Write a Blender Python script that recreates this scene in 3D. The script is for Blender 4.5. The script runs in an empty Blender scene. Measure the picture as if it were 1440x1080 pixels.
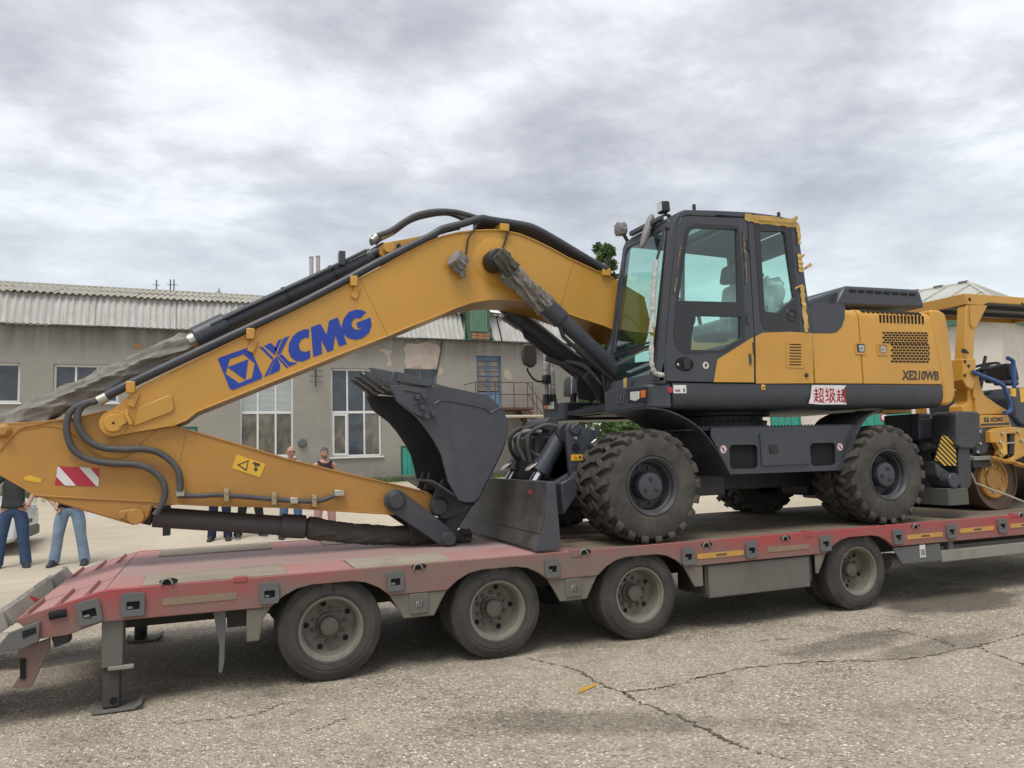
import bpy, bmesh, math, random
from mathutils import Vector, Matrix, Quaternion
from mathutils.geometry import tessellate_polygon
from math import sin, cos, pi, radians, hypot, atan2

scene = bpy.context.scene
COL = scene.collection
random.seed(7)

# ------------------------------------------------------------------ camera, sky, sun, exposure
# X runs along the trailer, Y away from the photographer, Z up; the photographer stands at the origin
cam_data = bpy.data.cameras.new('camera')
cam = bpy.data.objects.new('camera', cam_data)
COL.objects.link(cam)
yaw, pitch, roll = 0.37409, 0.09087, -0.02887
fwd = Vector((sin(yaw)*cos(pitch), cos(yaw)*cos(pitch), sin(pitch)))
rgt = Vector((cos(yaw), -sin(yaw), 0.0))
upv = rgt.cross(fwd)
r2 = rgt*cos(roll) + upv*sin(roll)
u2 = upv*cos(roll) - rgt*sin(roll)
cam.matrix_world = Matrix(((r2.x, u2.x, -fwd.x, 0), (r2.y, u2.y, -fwd.y, 0), (r2.z, u2.z, -fwd.z, 1.7), (0, 0, 0, 1)))
cam_data.sensor_width = 36.0
cam_data.lens = 36.0*1060.0/1440.0
cam_data.clip_start = 0.05
cam_data.clip_end = 2000.0
scene.camera = cam

SUN_EL, SUN_AZ = radians(64), radians(-140)     # azimuth from +Y towards +X
world = bpy.data.worlds.new('World')
scene.world = world
world.use_nodes = True
wn, wl = world.node_tree.nodes, world.node_tree.links
wn.clear()
def W(t, **k):
    n = wn.new(t)
    for a, v in k.items(): setattr(n, a, v)
    return n
wout = W('ShaderNodeOutputWorld')
sky = W('ShaderNodeTexSky', sky_type='NISHITA', sun_disc=False, sun_elevation=SUN_EL, sun_rotation=SUN_AZ)
bg_sky = W('ShaderNodeBackground'); bg_sky.inputs['Strength'].default_value = 0.10
wl.new(sky.outputs[0], bg_sky.inputs['Color'])
# overcast: a flat cloud deck above the yard, seen in perspective (direction divided by its height)
tc = W('ShaderNodeTexCoord')
sep = W('ShaderNodeSeparateXYZ'); wl.new(tc.outputs['Generated'], sep.inputs[0])
def wm(op, a, b=None, clamp=False):
    n = W('ShaderNodeMath', operation=op); n.use_clamp = clamp
    for i, v in enumerate((a, b)):
        if v is None: continue
        if isinstance(v, (int, float)): n.inputs[i].default_value = v
        else: wl.new(v, n.inputs[i])
    return n.outputs[0]
zz = wm('ADD', wm('MAXIMUM', sep.outputs['Z'], 0.0), 0.16)
px_ = wm('DIVIDE', sep.outputs['X'], zz); py_ = wm('DIVIDE', sep.outputs['Y'], zz)
comb = W('ShaderNodeCombineXYZ'); wl.new(px_, comb.inputs[0]); wl.new(py_, comb.inputs[1])
def wnoise(scale, detail, rough, dist, off):
    mp = W('ShaderNodeMapping'); mp.inputs['Location'].default_value = off
    mp.inputs['Rotation'].default_value = (0, 0, 0.5); mp.inputs['Scale'].default_value = (1.0, 1.2, 1.0)
    wl.new(comb.outputs[0], mp.inputs[0])
    n = W('ShaderNodeTexNoise'); wl.new(mp.outputs[0], n.inputs['Vector'])
    n.inputs['Scale'].default_value = scale; n.inputs['Detail'].default_value = detail
    n.inputs['Roughness'].default_value = rough; n.inputs['Distortion'].default_value = dist
    return n.outputs['Fac']
n1 = wnoise(0.95, 7, 0.5, 0.15, (4.916, 9.671, 0.0))
n2 = wnoise(2.9, 10, 0.6, 0.1, (11.808, 17.698, 3.7))
mixn = wm('ADD', wm('MULTIPLY', n1, 0.55), wm('MULTIPLY', n2, 0.45))
ramp = W('ShaderNodeValToRGB'); wl.new(mixn, ramp.inputs[0])
e = ramp.color_ramp.elements
e[0].position = 0.37; e[0].color = (0.27, 0.284, 0.318, 1)
e[1].position = 0.64; e[1].color = (0.64, 0.66, 0.685, 1)
for p, c in ((0.45, (0.36, 0.376, 0.411, 1)), (0.52, (0.46, 0.478, 0.513, 1)), (0.57, (0.57, 0.59, 0.62, 1))):
    k = e.new(p); k.color = c
# the far end of the cloud deck thins to an even pale layer
hz = W('ShaderNodeMapRange'); wl.new(sep.outputs['Z'], hz.inputs['Value'])
hz.inputs['From Min'].default_value = 0.02; hz.inputs['From Max'].default_value = 0.36
hmix = W('ShaderNodeMix', data_type='RGBA'); wl.new(hz.outputs[0], hmix.inputs['Factor'])
hmix.inputs[6].default_value = (0.56, 0.605, 0.635, 1); wl.new(ramp.outputs[0], hmix.inputs[7])
bg_cl = W('ShaderNodeBackground'); bg_cl.inputs['Strength'].default_value = 1.0
wl.new(hmix.outputs[2], bg_cl.inputs['Color'])
wmix = W('ShaderNodeMixShader'); wmix.inputs[0].default_value = 0.93
wl.new(bg_sky.outputs[0], wmix.inputs[1]); wl.new(bg_cl.outputs[0], wmix.inputs[2])
wl.new(wmix.outputs[0], wout.inputs['Surface'])

sun_data = bpy.data.lights.new('sun', 'SUN')
sun_data.energy = 1.5; sun_data.angle = radians(28); sun_data.color = (1.0, 0.96, 0.9)
sun = bpy.data.objects.new('sun', sun_data)
COL.objects.link(sun)
sun_dir = Vector((sin(SUN_AZ)*cos(SUN_EL), cos(SUN_AZ)*cos(SUN_EL), sin(SUN_EL)))
sun.rotation_euler = (-sun_dir).to_track_quat('-Z', 'Y').to_euler()
sun.location = sun_dir*60

scene.view_settings.view_transform = 'Standard'
scene.view_settings.look = 'None'
scene.view_settings.exposure = 0.72
scene.view_settings.gamma = 1.0
scene.view_settings.use_curve_mapping = False
scene.render.engine = 'CYCLES'
scene.cycles.max_bounces = 8
scene.cycles.transparent_max_bounces = 16
scene.cycles.use_denoising = True

# ------------------------------------------------------------------ materials
MATS = {}
def new_mat(name):
    m = bpy.data.materials.new(name); m.use_nodes = True
    nt = m.node_tree; nt.nodes.clear()
    out = nt.nodes.new('ShaderNodeOutputMaterial'); b = nt.nodes.new('ShaderNodeBsdfPrincipled')
    nt.links.new(b.outputs[0], out.inputs[0])
    MATS[name] = m
    return m, nt.nodes, nt.links, b
def noise(N, L, scale, detail=4, rough=0.55, dist=0.0, coord='Object', vscale=None, seed=0.0):
    t = N.new('ShaderNodeTexCoord'); mp = N.new('ShaderNodeMapping')
    L.new(t.outputs[coord], mp.inputs[0])
    mp.inputs['Location'].default_value = (seed*3.1, seed*1.7, seed*2.3)
    if vscale: mp.inputs['Scale'].default_value = vscale
    n = N.new('ShaderNodeTexNoise'); L.new(mp.outputs[0], n.inputs['Vector'])
    n.inputs['Scale'].default_value = scale; n.inputs['Detail'].default_value = detail
    n.inputs['Roughness'].default_value = rough; n.inputs['Distortion'].default_value = dist
    return n.outputs['Fac']
def rampf(N, L, src, p0, p1, v0=0.0, v1=1.0):
    r = N.new('ShaderNodeMapRange'); L.new(src, r.inputs['Value'])
    r.inputs['From Min'].default_value = p0; r.inputs['From Max'].default_value = p1
    r.inputs['To Min'].default_value = v0; r.inputs['To Max'].default_value = v1
    return r.outputs[0]
def mixc(N, L, f, a, b):
    m = N.new('ShaderNodeMix'); m.data_type = 'RGBA'
    if isinstance(f, (int, float)): m.inputs['Factor'].default_value = f
    else: L.new(f, m.inputs['Factor'])
    for i, v in ((6, a), (7, b)):
        if isinstance(v, tuple): m.inputs[i].default_value = (*v[:3], 1)
        else: L.new(v, m.inputs[i])
    return m.outputs[2]
def bump(N, L, b, h, strength=0.2, dist=0.01):
    n = N.new('ShaderNodeBump'); n.inputs['Strength'].default_value = strength; n.inputs['Distance'].default_value = dist
    L.new(h, n.inputs['Height']); L.new(n.outputs[0], b.inputs['Normal'])
def math_(N, L, op, a, b=None, clamp=False):
    n = N.new('ShaderNodeMath'); n.operation = op; n.use_clamp = clamp
    for i, v in enumerate((a, b)):
        if v is None: continue
        if isinstance(v, (int, float)): n.inputs[i].default_value = v
        else: L.new(v, n.inputs[i])
    return n.outputs[0]
def paint(name, col, rough=0.45, metal=0.0, col2=None, amt=0.5, scale=3.0, dirt=None, dirt_amt=0.4, dirt_scale=2.0, bmp=0.05, bscale=40, spec=0.5, fine=0.12):
    """Base colour with a broad tone drift, shaped dirt and fine grain."""
    m, N, L, b = new_mat(name)
    c2 = col2 or tuple(x*0.82 for x in col)
    f = rampf(N, L, noise(N, L, scale, 5, 0.6, 0.4), 0.35, 0.68, 0, amt)
    c = mixc(N, L, f, col, c2)
    if dirt:
        d = noise(N, L, dirt_scale, 8, 0.68, 0.8, seed=2.0)
        d = rampf(N, L, d, 0.46, 0.72, 0, dirt_amt)
        c = mixc(N, L, d, c, dirt)
        rr = math_(N, L, 'ADD', math_(N, L, 'MULTIPLY', d, 0.4), rough, True); L.new(rr, b.inputs['Roughness'])
    else:
        b.inputs['Roughness'].default_value = rough
    g = noise(N, L, bscale, 3, 0.6, seed=4.0)
    dk = mixc(N, L, rampf(N, L, g, 0.3, 0.7, 0, fine), c, tuple(x*0.6 for x in col))
    L.new(dk, b.inputs['Base Color'])
    b.inputs['Metallic'].default_value = metal
    b.inputs['Specular IOR Level'].default_value = spec
    if bmp: bump(N, L, b, g, bmp, 0.004)
    return m
def flat(name, col, rough=0.6, metal=0.0): return paint(name, col, rough, metal, bmp=0.0, fine=0.05, amt=0.2)

yellow = paint('yellow_paint', (0.585, 0.305, 0.046), 0.28, col2=(0.51, 0.258, 0.037), amt=0.8, scale=1.1, dirt=(0.36, 0.22, 0.08), dirt_amt=0.35, dirt_scale=1.3, bmp=0.02, fine=0.06)
yellow_dusty = paint('dusty_yellow_paint', (0.47, 0.235, 0.045), 0.45, col2=(0.40, 0.20, 0.043), amt=0.9, scale=1.6, dirt=(0.30, 0.17, 0.07), dirt_amt=0.6, dirt_scale=2.0, bmp=0.03, fine=0.08)
yellow_bright = paint('yellow_plastic', (0.62, 0.34, 0.05), 0.4, bmp=0.02)
graphite = paint('graphite_paint', (0.045, 0.051, 0.066), 0.40, col2=(0.037, 0.042, 0.054), dirt=(0.11, 0.10, 0.092), dirt_amt=0.35, dirt_scale=2.2, bmp=0.02)
graphite_dusty = paint('dusty_graphite_paint', (0.044, 0.047, 0.055), 0.5, col2=(0.034, 0.035, 0.040), dirt=(0.13, 0.115, 0.10), dirt_amt=0.6, dirt_scale=2.6, bmp=0.04)
bucket_grey = paint('bucket_grey_paint', (0.056, 0.060, 0.073), 0.45, col2=(0.046, 0.049, 0.060), amt=0.9, dirt=(0.14, 0.13, 0.12), dirt_amt=0.4, dirt_scale=1.8, bmp=0.02)
worn_steel = paint('worn_bare_steel', (0.12, 0.115, 0.11), 0.42, 0.35, col2=(0.05, 0.05, 0.05), amt=0.9, scale=2.5, dirt=(0.22, 0.2, 0.17), dirt_amt=0.5, bmp=0.05)
black = paint('black_plastic', (0.022, 0.022, 0.025), 0.5, dirt=(0.07, 0.065, 0.06), dirt_amt=0.3, bmp=0.02)
rubber = paint('hose_rubber', (0.062, 0.064, 0.068), 0.55, dirt=(0.14, 0.13, 0.115), dirt_amt=0.6, dirt_scale=6, bmp=0.05, bscale=80)
hole = flat('dark_hollow', (0.008, 0.008, 0.009), 0.9)
chrome = paint('chrome_rod', (0.75, 0.75, 0.76), 0.16, 1.0, bmp=0.0, fine=0.05)
zinc = paint('zinc_fitting', (0.5, 0.48, 0.42), 0.4, 0.8, bmp=0.02)
canvas = paint('canvas_wrap', (0.26, 0.243, 0.213), 0.8, col2=(0.18, 0.167, 0.146), amt=0.9, scale=5, dirt=(0.13, 0.12, 0.104), dirt_amt=0.6, dirt_scale=7, bmp=0.25, bscale=55)
canvas_dark = paint('dark_canvas_wrap', (0.085, 0.077, 0.062), 0.88, col2=(0.055, 0.05, 0.042), amt=0.9, scale=5, dirt=(0.12, 0.105, 0.085), dirt_amt=0.5, dirt_scale=7, bmp=0.25, bscale=55)
blue_print = flat('blue_print', (0.012, 0.048, 0.34), 0.6)
white_print = paint('white_print', (0.72, 0.71, 0.69), 0.5, dirt=(0.4, 0.37, 0.33), dirt_amt=0.4, dirt_scale=5)
red_print = flat('red_print', (0.42, 0.022, 0.045), 0.45)
dark_print = flat('dark_print', (0.05, 0.045, 0.042), 0.5)
yellow_label = flat('yellow_label', (0.72, 0.42, 0.035), 0.4)
orange_plastic = flat('orange_lens', (0.65, 0.17, 0.03), 0.25)
plate_grey = paint('cast_grey_plate', (0.115, 0.118, 0.118), 0.6, dirt=(0.17, 0.15, 0.135), dirt_amt=0.5, dirt_scale=4, bmp=0.08)
white_paint = paint('white_paint', (0.74, 0.73, 0.71), 0.5, dirt=(0.45, 0.42, 0.37), dirt_amt=0.3)
def tyre_mat(name, col, dust, amt):
    m, N, L, b = new_mat(name)
    n = noise(N, L, 5, 7, 0.65, 0.6)
    c = mixc(N, L, rampf(N, L, n, 0.38, 0.68, 0.1*amt, amt), col, dust)
    L.new(c, b.inputs['Base Color']); b.inputs['Roughness'].default_value = 0.82
    bump(N, L, b, noise(N, L, 90, 3), 0.15, 0.003)
    return m
tyre_ex = tyre_mat('tread_rubber', (0.036, 0.033, 0.029), (0.115, 0.10, 0.082), 0.6)
tyre_tr = tyre_mat('trailer_tyre_rubber', (0.036, 0.034, 0.032), (0.095, 0.083, 0.07), 0.6)
def glass_mat(name, tint, gloss=0.12, rough=0.02):
    m = bpy.data.materials.new(name); m.use_nodes = True
    N, L = m.node_tree.nodes, m.node_tree.links; N.clear()
    o = N.new('ShaderNodeOutputMaterial'); t = N.new('ShaderNodeBsdfTransparent'); g = N.new('ShaderNodeBsdfGlossy')
    t.inputs[0].default_value = (*tint, 1); g.inputs['Roughness'].default_value = rough
    lw = N.new('ShaderNodeLayerWeight'); lw.inputs[0].default_value = 0.5
    pw = N.new('ShaderNodeMath'); pw.operation = 'POWER'; pw.inputs[1].default_value = 4.0; L.new(lw.outputs['Facing'], pw.inputs[0])
    mx = N.new('ShaderNodeMixShader')
    mm = N.new('ShaderNodeMath'); mm.operation = 'ADD'; mm.use_clamp = True; mm.inputs[1].default_value = gloss
    L.new(pw.outputs[0], mm.inputs[0]); L.new(mm.outputs[0], mx.inputs[0])
    L.new(t.outputs[0], mx.inputs[1]); L.new(g.outputs[0], mx.inputs[2]); L.new(mx.outputs[0], o.inputs[0])
    MATS[name] = m
    return m
cab_glass = glass_mat('tinted_cab_glass', (0.84, 0.972, 0.935), 0.04)
screen_glass = glass_mat('reflective_cab_glass', (0.82, 0.96, 0.92), 0.08)
lamp_glass = glass_mat('lamp_glass', (0.9, 0.9, 0.9), 0.1)

# ------------------------------------------------------------------ mesh building
ROOT = {}
class MB:
    """Collects simple solids into one mesh."""
    def __init__(s): s.v = []; s.f = []
    def add(s, vs, fs):
        o = len(s.v); s.v += [tuple(p) for p in vs]; s.f += [tuple(i+o for i in f) for f in fs]; return s
    def box(s, x0, x1, y0, y1, z0, z1):
        return s.add([(x0,y0,z0),(x1,y0,z0),(x1,y1,z0),(x0,y1,z0),(x0,y0,z1),(x1,y0,z1),(x1,y1,z1),(x0,y1,z1)],
                     [(0,3,2,1),(4,5,6,7),(0,1,5,4),(1,2,6,5),(2,3,7,6),(3,0,4,7)])
    def obox(s, c, ax, ay, az):
        """box about c with half-axis vectors"""
        c, ax, ay, az = Vector(c), Vector(ax), Vector(ay), Vector(az)
        P = [c+ax*i+ay*j+az*k for k in (-1,1) for i,j in ((-1,-1),(1,-1),(1,1),(-1,1))]
        return s.add(P, [(0,3,2,1),(4,5,6,7),(0,1,5,4),(1,2,6,5),(2,3,7,6),(3,0,4,7)])
    def bar(s, a, b, w, h, up=(0,0,1)):
        a, b = Vector(a), Vector(b); d = (b-a).normalized(); u = Vector(up)
        if abs(d.dot(u)) > 0.98: u = Vector((1,0,0))
        r = d.cross(u).normalized(); u = r.cross(d)
        return s.obox((a+b)/2, (b-a)/2, r*w/2, u*h/2)
    def prism(s, poly, a0, a1, plane='xz', holes=()):
        def P(p, a):
            return {'xz': (p[0], a, p[1]), 'xy': (p[0], p[1], a), 'yz': (a, p[0], p[1])}[plane]
        loops = [list(poly)] + [list(h) for h in holes]
        flatp = [p for l in loops for p in l]; n = len(flatp)
        vs = [P(p, a0) for p in flatp] + [P(p, a1) for p in flatp]
        fs = []
        if holes:
            tr = tessellate_polygon([[Vector((p[0], p[1], 0)) for p in l] for l in loops])
            for t in tr: fs.append(tuple(t)); fs.append(tuple(n+i for i in reversed(t)))
        else:
            fs.append(tuple(range(n))); fs.append(tuple(n+i for i in reversed(range(n))))
        o = 0
        for l in loops:
            k = len(l)
            for i in range(k):
                j = (i+1) % k; fs.append((o+i, o+j, n+o+j, n+o+i))
            o += k
        return s.add(vs, fs)
    def tube(s, pts, r, seg=8, closed=False, radii=None):
        pts = [Vector(p) for p in pts]; n = len(pts); rings = []
        t0 = (pts[1]-pts[0]).normalized()
        u = t0.orthogonal().normalized(); o = len(s.v); prev = t0
        for i, p in enumerate(pts):
            if i == 0: t = t0
            elif i == n-1: t = (pts[i]-pts[i-1]).normalized()
            else:
                t = ((pts[i]-pts[i-1]).normalized()+(pts[i+1]-pts[i]).normalized())
                t = t.normalized() if t.length > 1e-6 else prev
            u = prev.rotation_difference(t) @ u; prev = t
            w = t.cross(u); rr = radii[i] if radii else r
            s.v += [tuple(p+(u*cos(2*pi*k/seg)+w*sin(2*pi*k/seg))*rr) for k in range(seg)]
        for i in range(n-1):
            for k in range(seg):
                k2 = (k+1) % seg
                s.f.append((o+i*seg+k, o+i*seg+k2, o+(i+1)*seg+k2, o+(i+1)*seg+k))
        s.f.append(tuple(o+k for k in reversed(range(seg)))); s.f.append(tuple(o+(n-1)*seg+k for k in range(seg)))
        return s
    def cyl(s, a, b, r, r1=None, seg=20): return s.tube([a, b], r, seg, radii=[r, r if r1 is None else r1])
    def lathe(s, prof, c, axis='y', seg=32, closed=False, cap=True):
        """prof: (radius, offset along the axis)"""
        o = len(s.v); c = Vector(c); m = len(prof)
        for k in range(seg):
            a = 2*pi*k/seg; ca, sa = cos(a), sin(a)
            for r, d in prof:
                q = {'y': (r*ca, d, r*sa), 'z': (r*ca, r*sa, d), 'x': (d, r*ca, r*sa)}[axis]
                s.v.append(tuple(c+Vector(q)))
        for k in range(seg):
            k2 = (k+1) % seg
            for i in range(m if closed else m-1):
                j = (i+1) % m
                s.f.append((o+k*m+i, o+k*m+j, o+k2*m+j, o+k2*m+i))
        if m == 2 and prof[0][0] < 1e-5: cap = False      # a plain disc is complete already
        if not closed and cap:
            for i in (0, m-1):
                if prof[i][0] > 1e-5: s.f.append(tuple(o+k*m+i for k in range(seg)))
        return s
    def strip(s, a, b, th, plane=None):
        """a thin curved sheet between two rows of points, thickened by the vector th"""
        n = len(a); t = Vector(th)
        vs = [Vector(p) for p in a]+[Vector(p) for p in b]; vs = vs+[p+t for p in vs]
        fs = []
        for i in range(n-1):
            fs += [(i,i+1,n+i+1,n+i),(2*n+i,3*n+i,3*n+i+1,2*n+i+1),(i,2*n+i,2*n+i+1,i+1),(n+i,n+i+1,3*n+i+1,3*n+i)]
        fs += [(0,n,3*n,2*n),(n-1,2*n+n-1,3*n+n-1,2*n-1)]
        return s.add(vs, fs)
    def build(s, name, mat, parent=None, bevel=0.0, smooth=35, label=None, seg=2, local=False):
        me = bpy.data.meshes.new(name)
        off = Vector((0,0,0))
        if parent is not None and not local: off = ROOT.get(parent.name, off)
        me.from_pydata([(v[0]-off.x, v[1]-off.y, v[2]-off.z) for v in s.v], [], s.f)
        bm = bmesh.new(); bm.from_mesh(me)
        bmesh.ops.remove_doubles(bm, verts=bm.verts, dist=1e-5)
        bmesh.ops.recalc_face_normals(bm, faces=bm.faces)
        bm.to_mesh(me); bm.free()
        if smooth:
            me.polygons.foreach_set('use_smooth', [True]*len(me.polygons))
            me.set_sharp_from_angle(angle=radians(smooth))
        me.materials.append(mat)
        return link(name, me, parent, bevel, seg, label)
def link(name, me, parent=None, bevel=0.0, seg=2, label=None):
    o = bpy.data.objects.new(name, me); COL.objects.link(o)
    if parent is not None:
        o.parent = parent; ROOT[o.name] = ROOT.get(parent.name, Vector((0,0,0)))
    if bevel:
        b = o.modifiers.new('bevel', 'BEVEL'); b.width = bevel; b.segments = seg; b.limit_method = 'ANGLE'; b.angle_limit = radians(40)
    if label: o['label'] = label
    return o
def thing(name, label, cat, loc=(0,0,0), rotz=0.0, group=None, local=False):
    o = bpy.data.objects.new(name, None); COL.objects.link(o)
    o.empty_display_size = 0.2
    o.location = loc; o.rotation_euler = (0, 0, rotz)
    o['label'] = label; o['category'] = cat
    if group: o['group'] = group
    ROOT[o.name] = Vector((0,0,0)) if local else Vector(loc)     # local: its parts are given in its own axes
    return o
def tag(o, label, cat, group=None):
    o['label'] = label; o['category'] = cat
    if group: o['group'] = group
    return o
def structure(o): o['kind'] = 'structure'; return o
def dup(o, parent, loc=None):
    """a copy of a part with its own sub-parts"""
    c = o.copy(); COL.objects.link(c); c.parent = parent
    ROOT[c.name] = ROOT.get(parent.name, Vector((0,0,0)))
    if loc is not None: c.location = loc
    for ch in list(o.children): dup(ch, c)
    return c
def curve(pts, n=6, closed=False):
    """smooth run through the points (Catmull-Rom), any dimension"""
    P = [tuple(p) for p in pts]; m = len(P); out = []
    for i in range(m if closed else m-1):
        if closed: p0, p1, p2, p3 = P[i-1], P[i], P[(i+1)%m], P[(i+2)%m]
        else: p0, p1, p2, p3 = P[max(i-1,0)], P[i], P[i+1], P[min(i+2,m-1)]
        for k in range(n):
            t = k/n
            out.append(tuple(0.5*((2*b)+(c-a)*t+(2*a-5*b+4*c-d)*t*t+(3*b-a-3*c+d)*t**3) for a,b,c,d in zip(p0,p1,p2,p3)))
    if not closed: out.append(P[-1])
    return out
def arc(cx, cz, r, a0, a1, n=12): return [(cx+r*cos(a0+(a1-a0)*i/n), cz+r*sin(a0+(a1-a0)*i/n)) for i in range(n+1)]
def rrect(x0, x1, z0, z1, r, n=4):
    return arc(x1-r,z0+r,r,-pi/2,0,n)+arc(x1-r,z1-r,r,0,pi/2,n)+arc(x0+r,z1-r,r,pi/2,pi,n)+arc(x0+r,z0+r,r,pi,1.5*pi,n)
def at_y(pts, y): return [(p[0], y, p[1]) for p in pts]
def text_mesh(body, size, bold=0.0, shear=0.0, depth=0.002, spacing=1.0):
    cu = bpy.data.curves.new('lettering', 'FONT'); cu.body = body; cu.size = size
    cu.offset = bold; cu.shear = shear; cu.extrude = depth/2; cu.space_character = spacing; cu.resolution_u = 3
    o = bpy.data.objects.new('lettering', cu); COL.objects.link(o)
    dg = bpy.context.evaluated_depsgraph_get()
    me = bpy.data.meshes.new_from_object(o.evaluated_get(dg))
    bpy.data.objects.remove(o); bpy.data.curves.remove(cu)
    return me
def lettering(body, x0, x1, z0, z1, y, mat, parent, bold=0.0, shear=0.0, name='lettering', tilt=0.0, spacing=1.0, normal='y'):
    """text fitted to a box on a face looking towards -Y (or -X)"""
    me = text_mesh(body, 0.1, bold, shear, 0.003, spacing)
    xs = [v.co.x for v in me.vertices]; ys = [v.co.y for v in me.vertices]
    off = ROOT.get(parent.name, Vector((0,0,0)))
    sx = (x1-x0)/(max(xs)-min(xs)); sy = (z1-z0)/(max(ys)-min(ys)); mx, my = min(xs), min(ys)
    for v in me.vertices:
        a, b, d = (v.co.x-mx)*sx, (v.co.y-my)*sy, v.co.z
        if normal == 'y': p = Vector((x0+a, y-d, z0+b+a*tilt))
        else: p = Vector((y-d, x1-a, z0+b))     # y carries the X of the face, x0..x1 the Y range
        v.co = p-off
    me.materials.clear(); me.materials.append(mat)
    return link(name, me, parent)


# ------------------------------------------------------------------ ground
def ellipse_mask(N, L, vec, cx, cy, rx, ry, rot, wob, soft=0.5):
    """1 inside a stain, or a patch of painted shade, on the ground, 0 outside"""
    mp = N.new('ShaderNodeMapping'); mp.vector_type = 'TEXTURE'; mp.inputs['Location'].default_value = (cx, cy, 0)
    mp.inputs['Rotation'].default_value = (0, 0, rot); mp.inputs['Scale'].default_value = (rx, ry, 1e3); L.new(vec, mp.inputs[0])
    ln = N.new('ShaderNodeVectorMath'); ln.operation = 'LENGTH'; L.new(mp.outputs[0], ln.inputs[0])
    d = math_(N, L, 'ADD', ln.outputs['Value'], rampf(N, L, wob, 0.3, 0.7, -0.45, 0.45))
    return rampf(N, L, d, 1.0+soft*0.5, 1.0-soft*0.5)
def ground_mat():
    m, N, L, b = new_mat('exposed_aggregate_concrete')
    t = N.new('ShaderNodeTexCoord'); co = t.outputs['Object']
    def stones(scale, lo, hi):
        v = N.new('ShaderNodeTexVoronoi'); v.inputs['Scale'].default_value = scale; L.new(co, v.inputs['Vector'])
        hs = N.new('ShaderNodeSeparateColor'); L.new(v.outputs['Color'], hs.inputs[0])
        st = N.new('ShaderNodeValToRGB'); L.new(hs.outputs[0], st.inputs[0]); e = st.color_ramp.elements
        e[0].color = (0.075, 0.06, 0.045, 1); e[1].color = (1.0, 0.93, 0.80, 1)
        for p, c in ((0.22, (0.235, 0.197, 0.147, 1)), (0.52, (0.455, 0.39, 0.295, 1)), (0.8, (0.70, 0.62, 0.49, 1))):
            k = e.new(p); k.color = c
        return st.outputs[0], rampf(N, L, v.outputs['Distance'], lo, hi), hs.outputs[1]
    c1, p1, r1 = stones(50, 0.36, 0.56); c2, p2, r2 = stones(28, 0.28, 0.44)
    fine = noise(N, L, 34, 8, 0.8)
    mort = mixc(N, L, rampf(N, L, fine, 0.3, 0.7), (0.185, 0.152, 0.112), (0.52, 0.446, 0.337))
    c = mixc(N, L, p1, c1, mort)
    big2 = math_(N, L, 'MULTIPLY', math_(N, L, 'SUBTRACT', 1.0, p2), rampf(N, L, r2, 0.62, 0.66), True)
    c = mixc(N, L, big2, c, c2)
    wob = noise(N, L, 1.1, 9, 0.68, 0.6, seed=9)
    big = noise(N, L, 0.55, 8, 0.62, 0.5)
    c = mixc(N, L, rampf(N, L, big, 0.32, 0.64, 0.0, 0.42), c, (0.60, 0.52, 0.405))
    mid = noise(N, L, 1.9, 10, 0.74, 0.9, seed=3)
    c = mixc(N, L, rampf(N, L, mid, 0.5, 0.70, 0, 0.6), c, (0.17, 0.138, 0.103))
    damp_and_shade = None
    for (cx, cy, rx, ry, rot, k) in STAINS_AND_SHADE:
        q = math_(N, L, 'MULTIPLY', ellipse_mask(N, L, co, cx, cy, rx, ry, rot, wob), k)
        damp_and_shade = q if damp_and_shade is None else math_(N, L, 'MAXIMUM', damp_and_shade, q)
    c = mixc(N, L, damp_and_shade, c, (0.062, 0.05, 0.039))  # darkens real stains and the painted trailer shade alike
    L.new(c, b.inputs['Base Color']); L.new(rampf(N, L, damp_and_shade, 0.3, 0.9, 0.9, 0.35), b.inputs['Roughness'])
    h = math_(N, L, 'ADD', math_(N, L, 'MULTIPLY', p1, -0.7), math_(N, L, 'MULTIPLY', fine, 0.9))
    h = math_(N, L, 'ADD', h, math_(N, L, 'MULTIPLY', big2, 0.5))
    bump(N, L, b, h, 0.8, 0.016)
    return m
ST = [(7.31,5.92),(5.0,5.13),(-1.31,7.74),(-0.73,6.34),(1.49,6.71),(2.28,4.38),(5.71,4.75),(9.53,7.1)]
STAINS_AND_SHADE = [(ST[0][0],ST[0][1],1.0,0.42,0.15,0.72),(ST[1][0],ST[1][1],0.8,0.22,0.1,0.5),(ST[2][0],ST[2][1],0.35,0.16,0.2,0.85),(ST[3][0],ST[3][1],0.7,0.22,0.2,0.5),
          (ST[4][0],ST[4][1],1.6,0.28,0.0,0.4),(ST[5][0],ST[5][1],0.9,0.2,-0.5,0.42),(ST[6][0],ST[6][1],0.9,0.16,0.1,0.4),(3.4,7.2,5.5,1.15,0.0,0.45)]  # real stains, plus painted shade near the wheels and under the trailer
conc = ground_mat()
def far_z(x, y):
    """the yard climbs gently towards the buildings"""
    t = min(max((y-12.0)/14.0, 0.0), 1.0); return 0.8*t*t*(3-2*t)
m = MB()
xs = [-900,-300,-120,-60,-40]+[-30+2.5*i for i in range(37)]+[80,140,320,900]; ys = [-300,-60,-20,-8,-2,2,5,7,9,10.5]+[12+0.7*i for i in range(21)]+[28,32,45,80,180,500,1500]
for y in ys:
    for x in xs: m.v.append((x, y, far_z(x, y)))
nx = len(xs)
for j in range(len(ys)-1):
    for i in range(nx-1): m.f.append((j*nx+i, j*nx+i+1, (j+1)*nx+i+1, (j+1)*nx+i))
structure(m.build('ground', conc))
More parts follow.
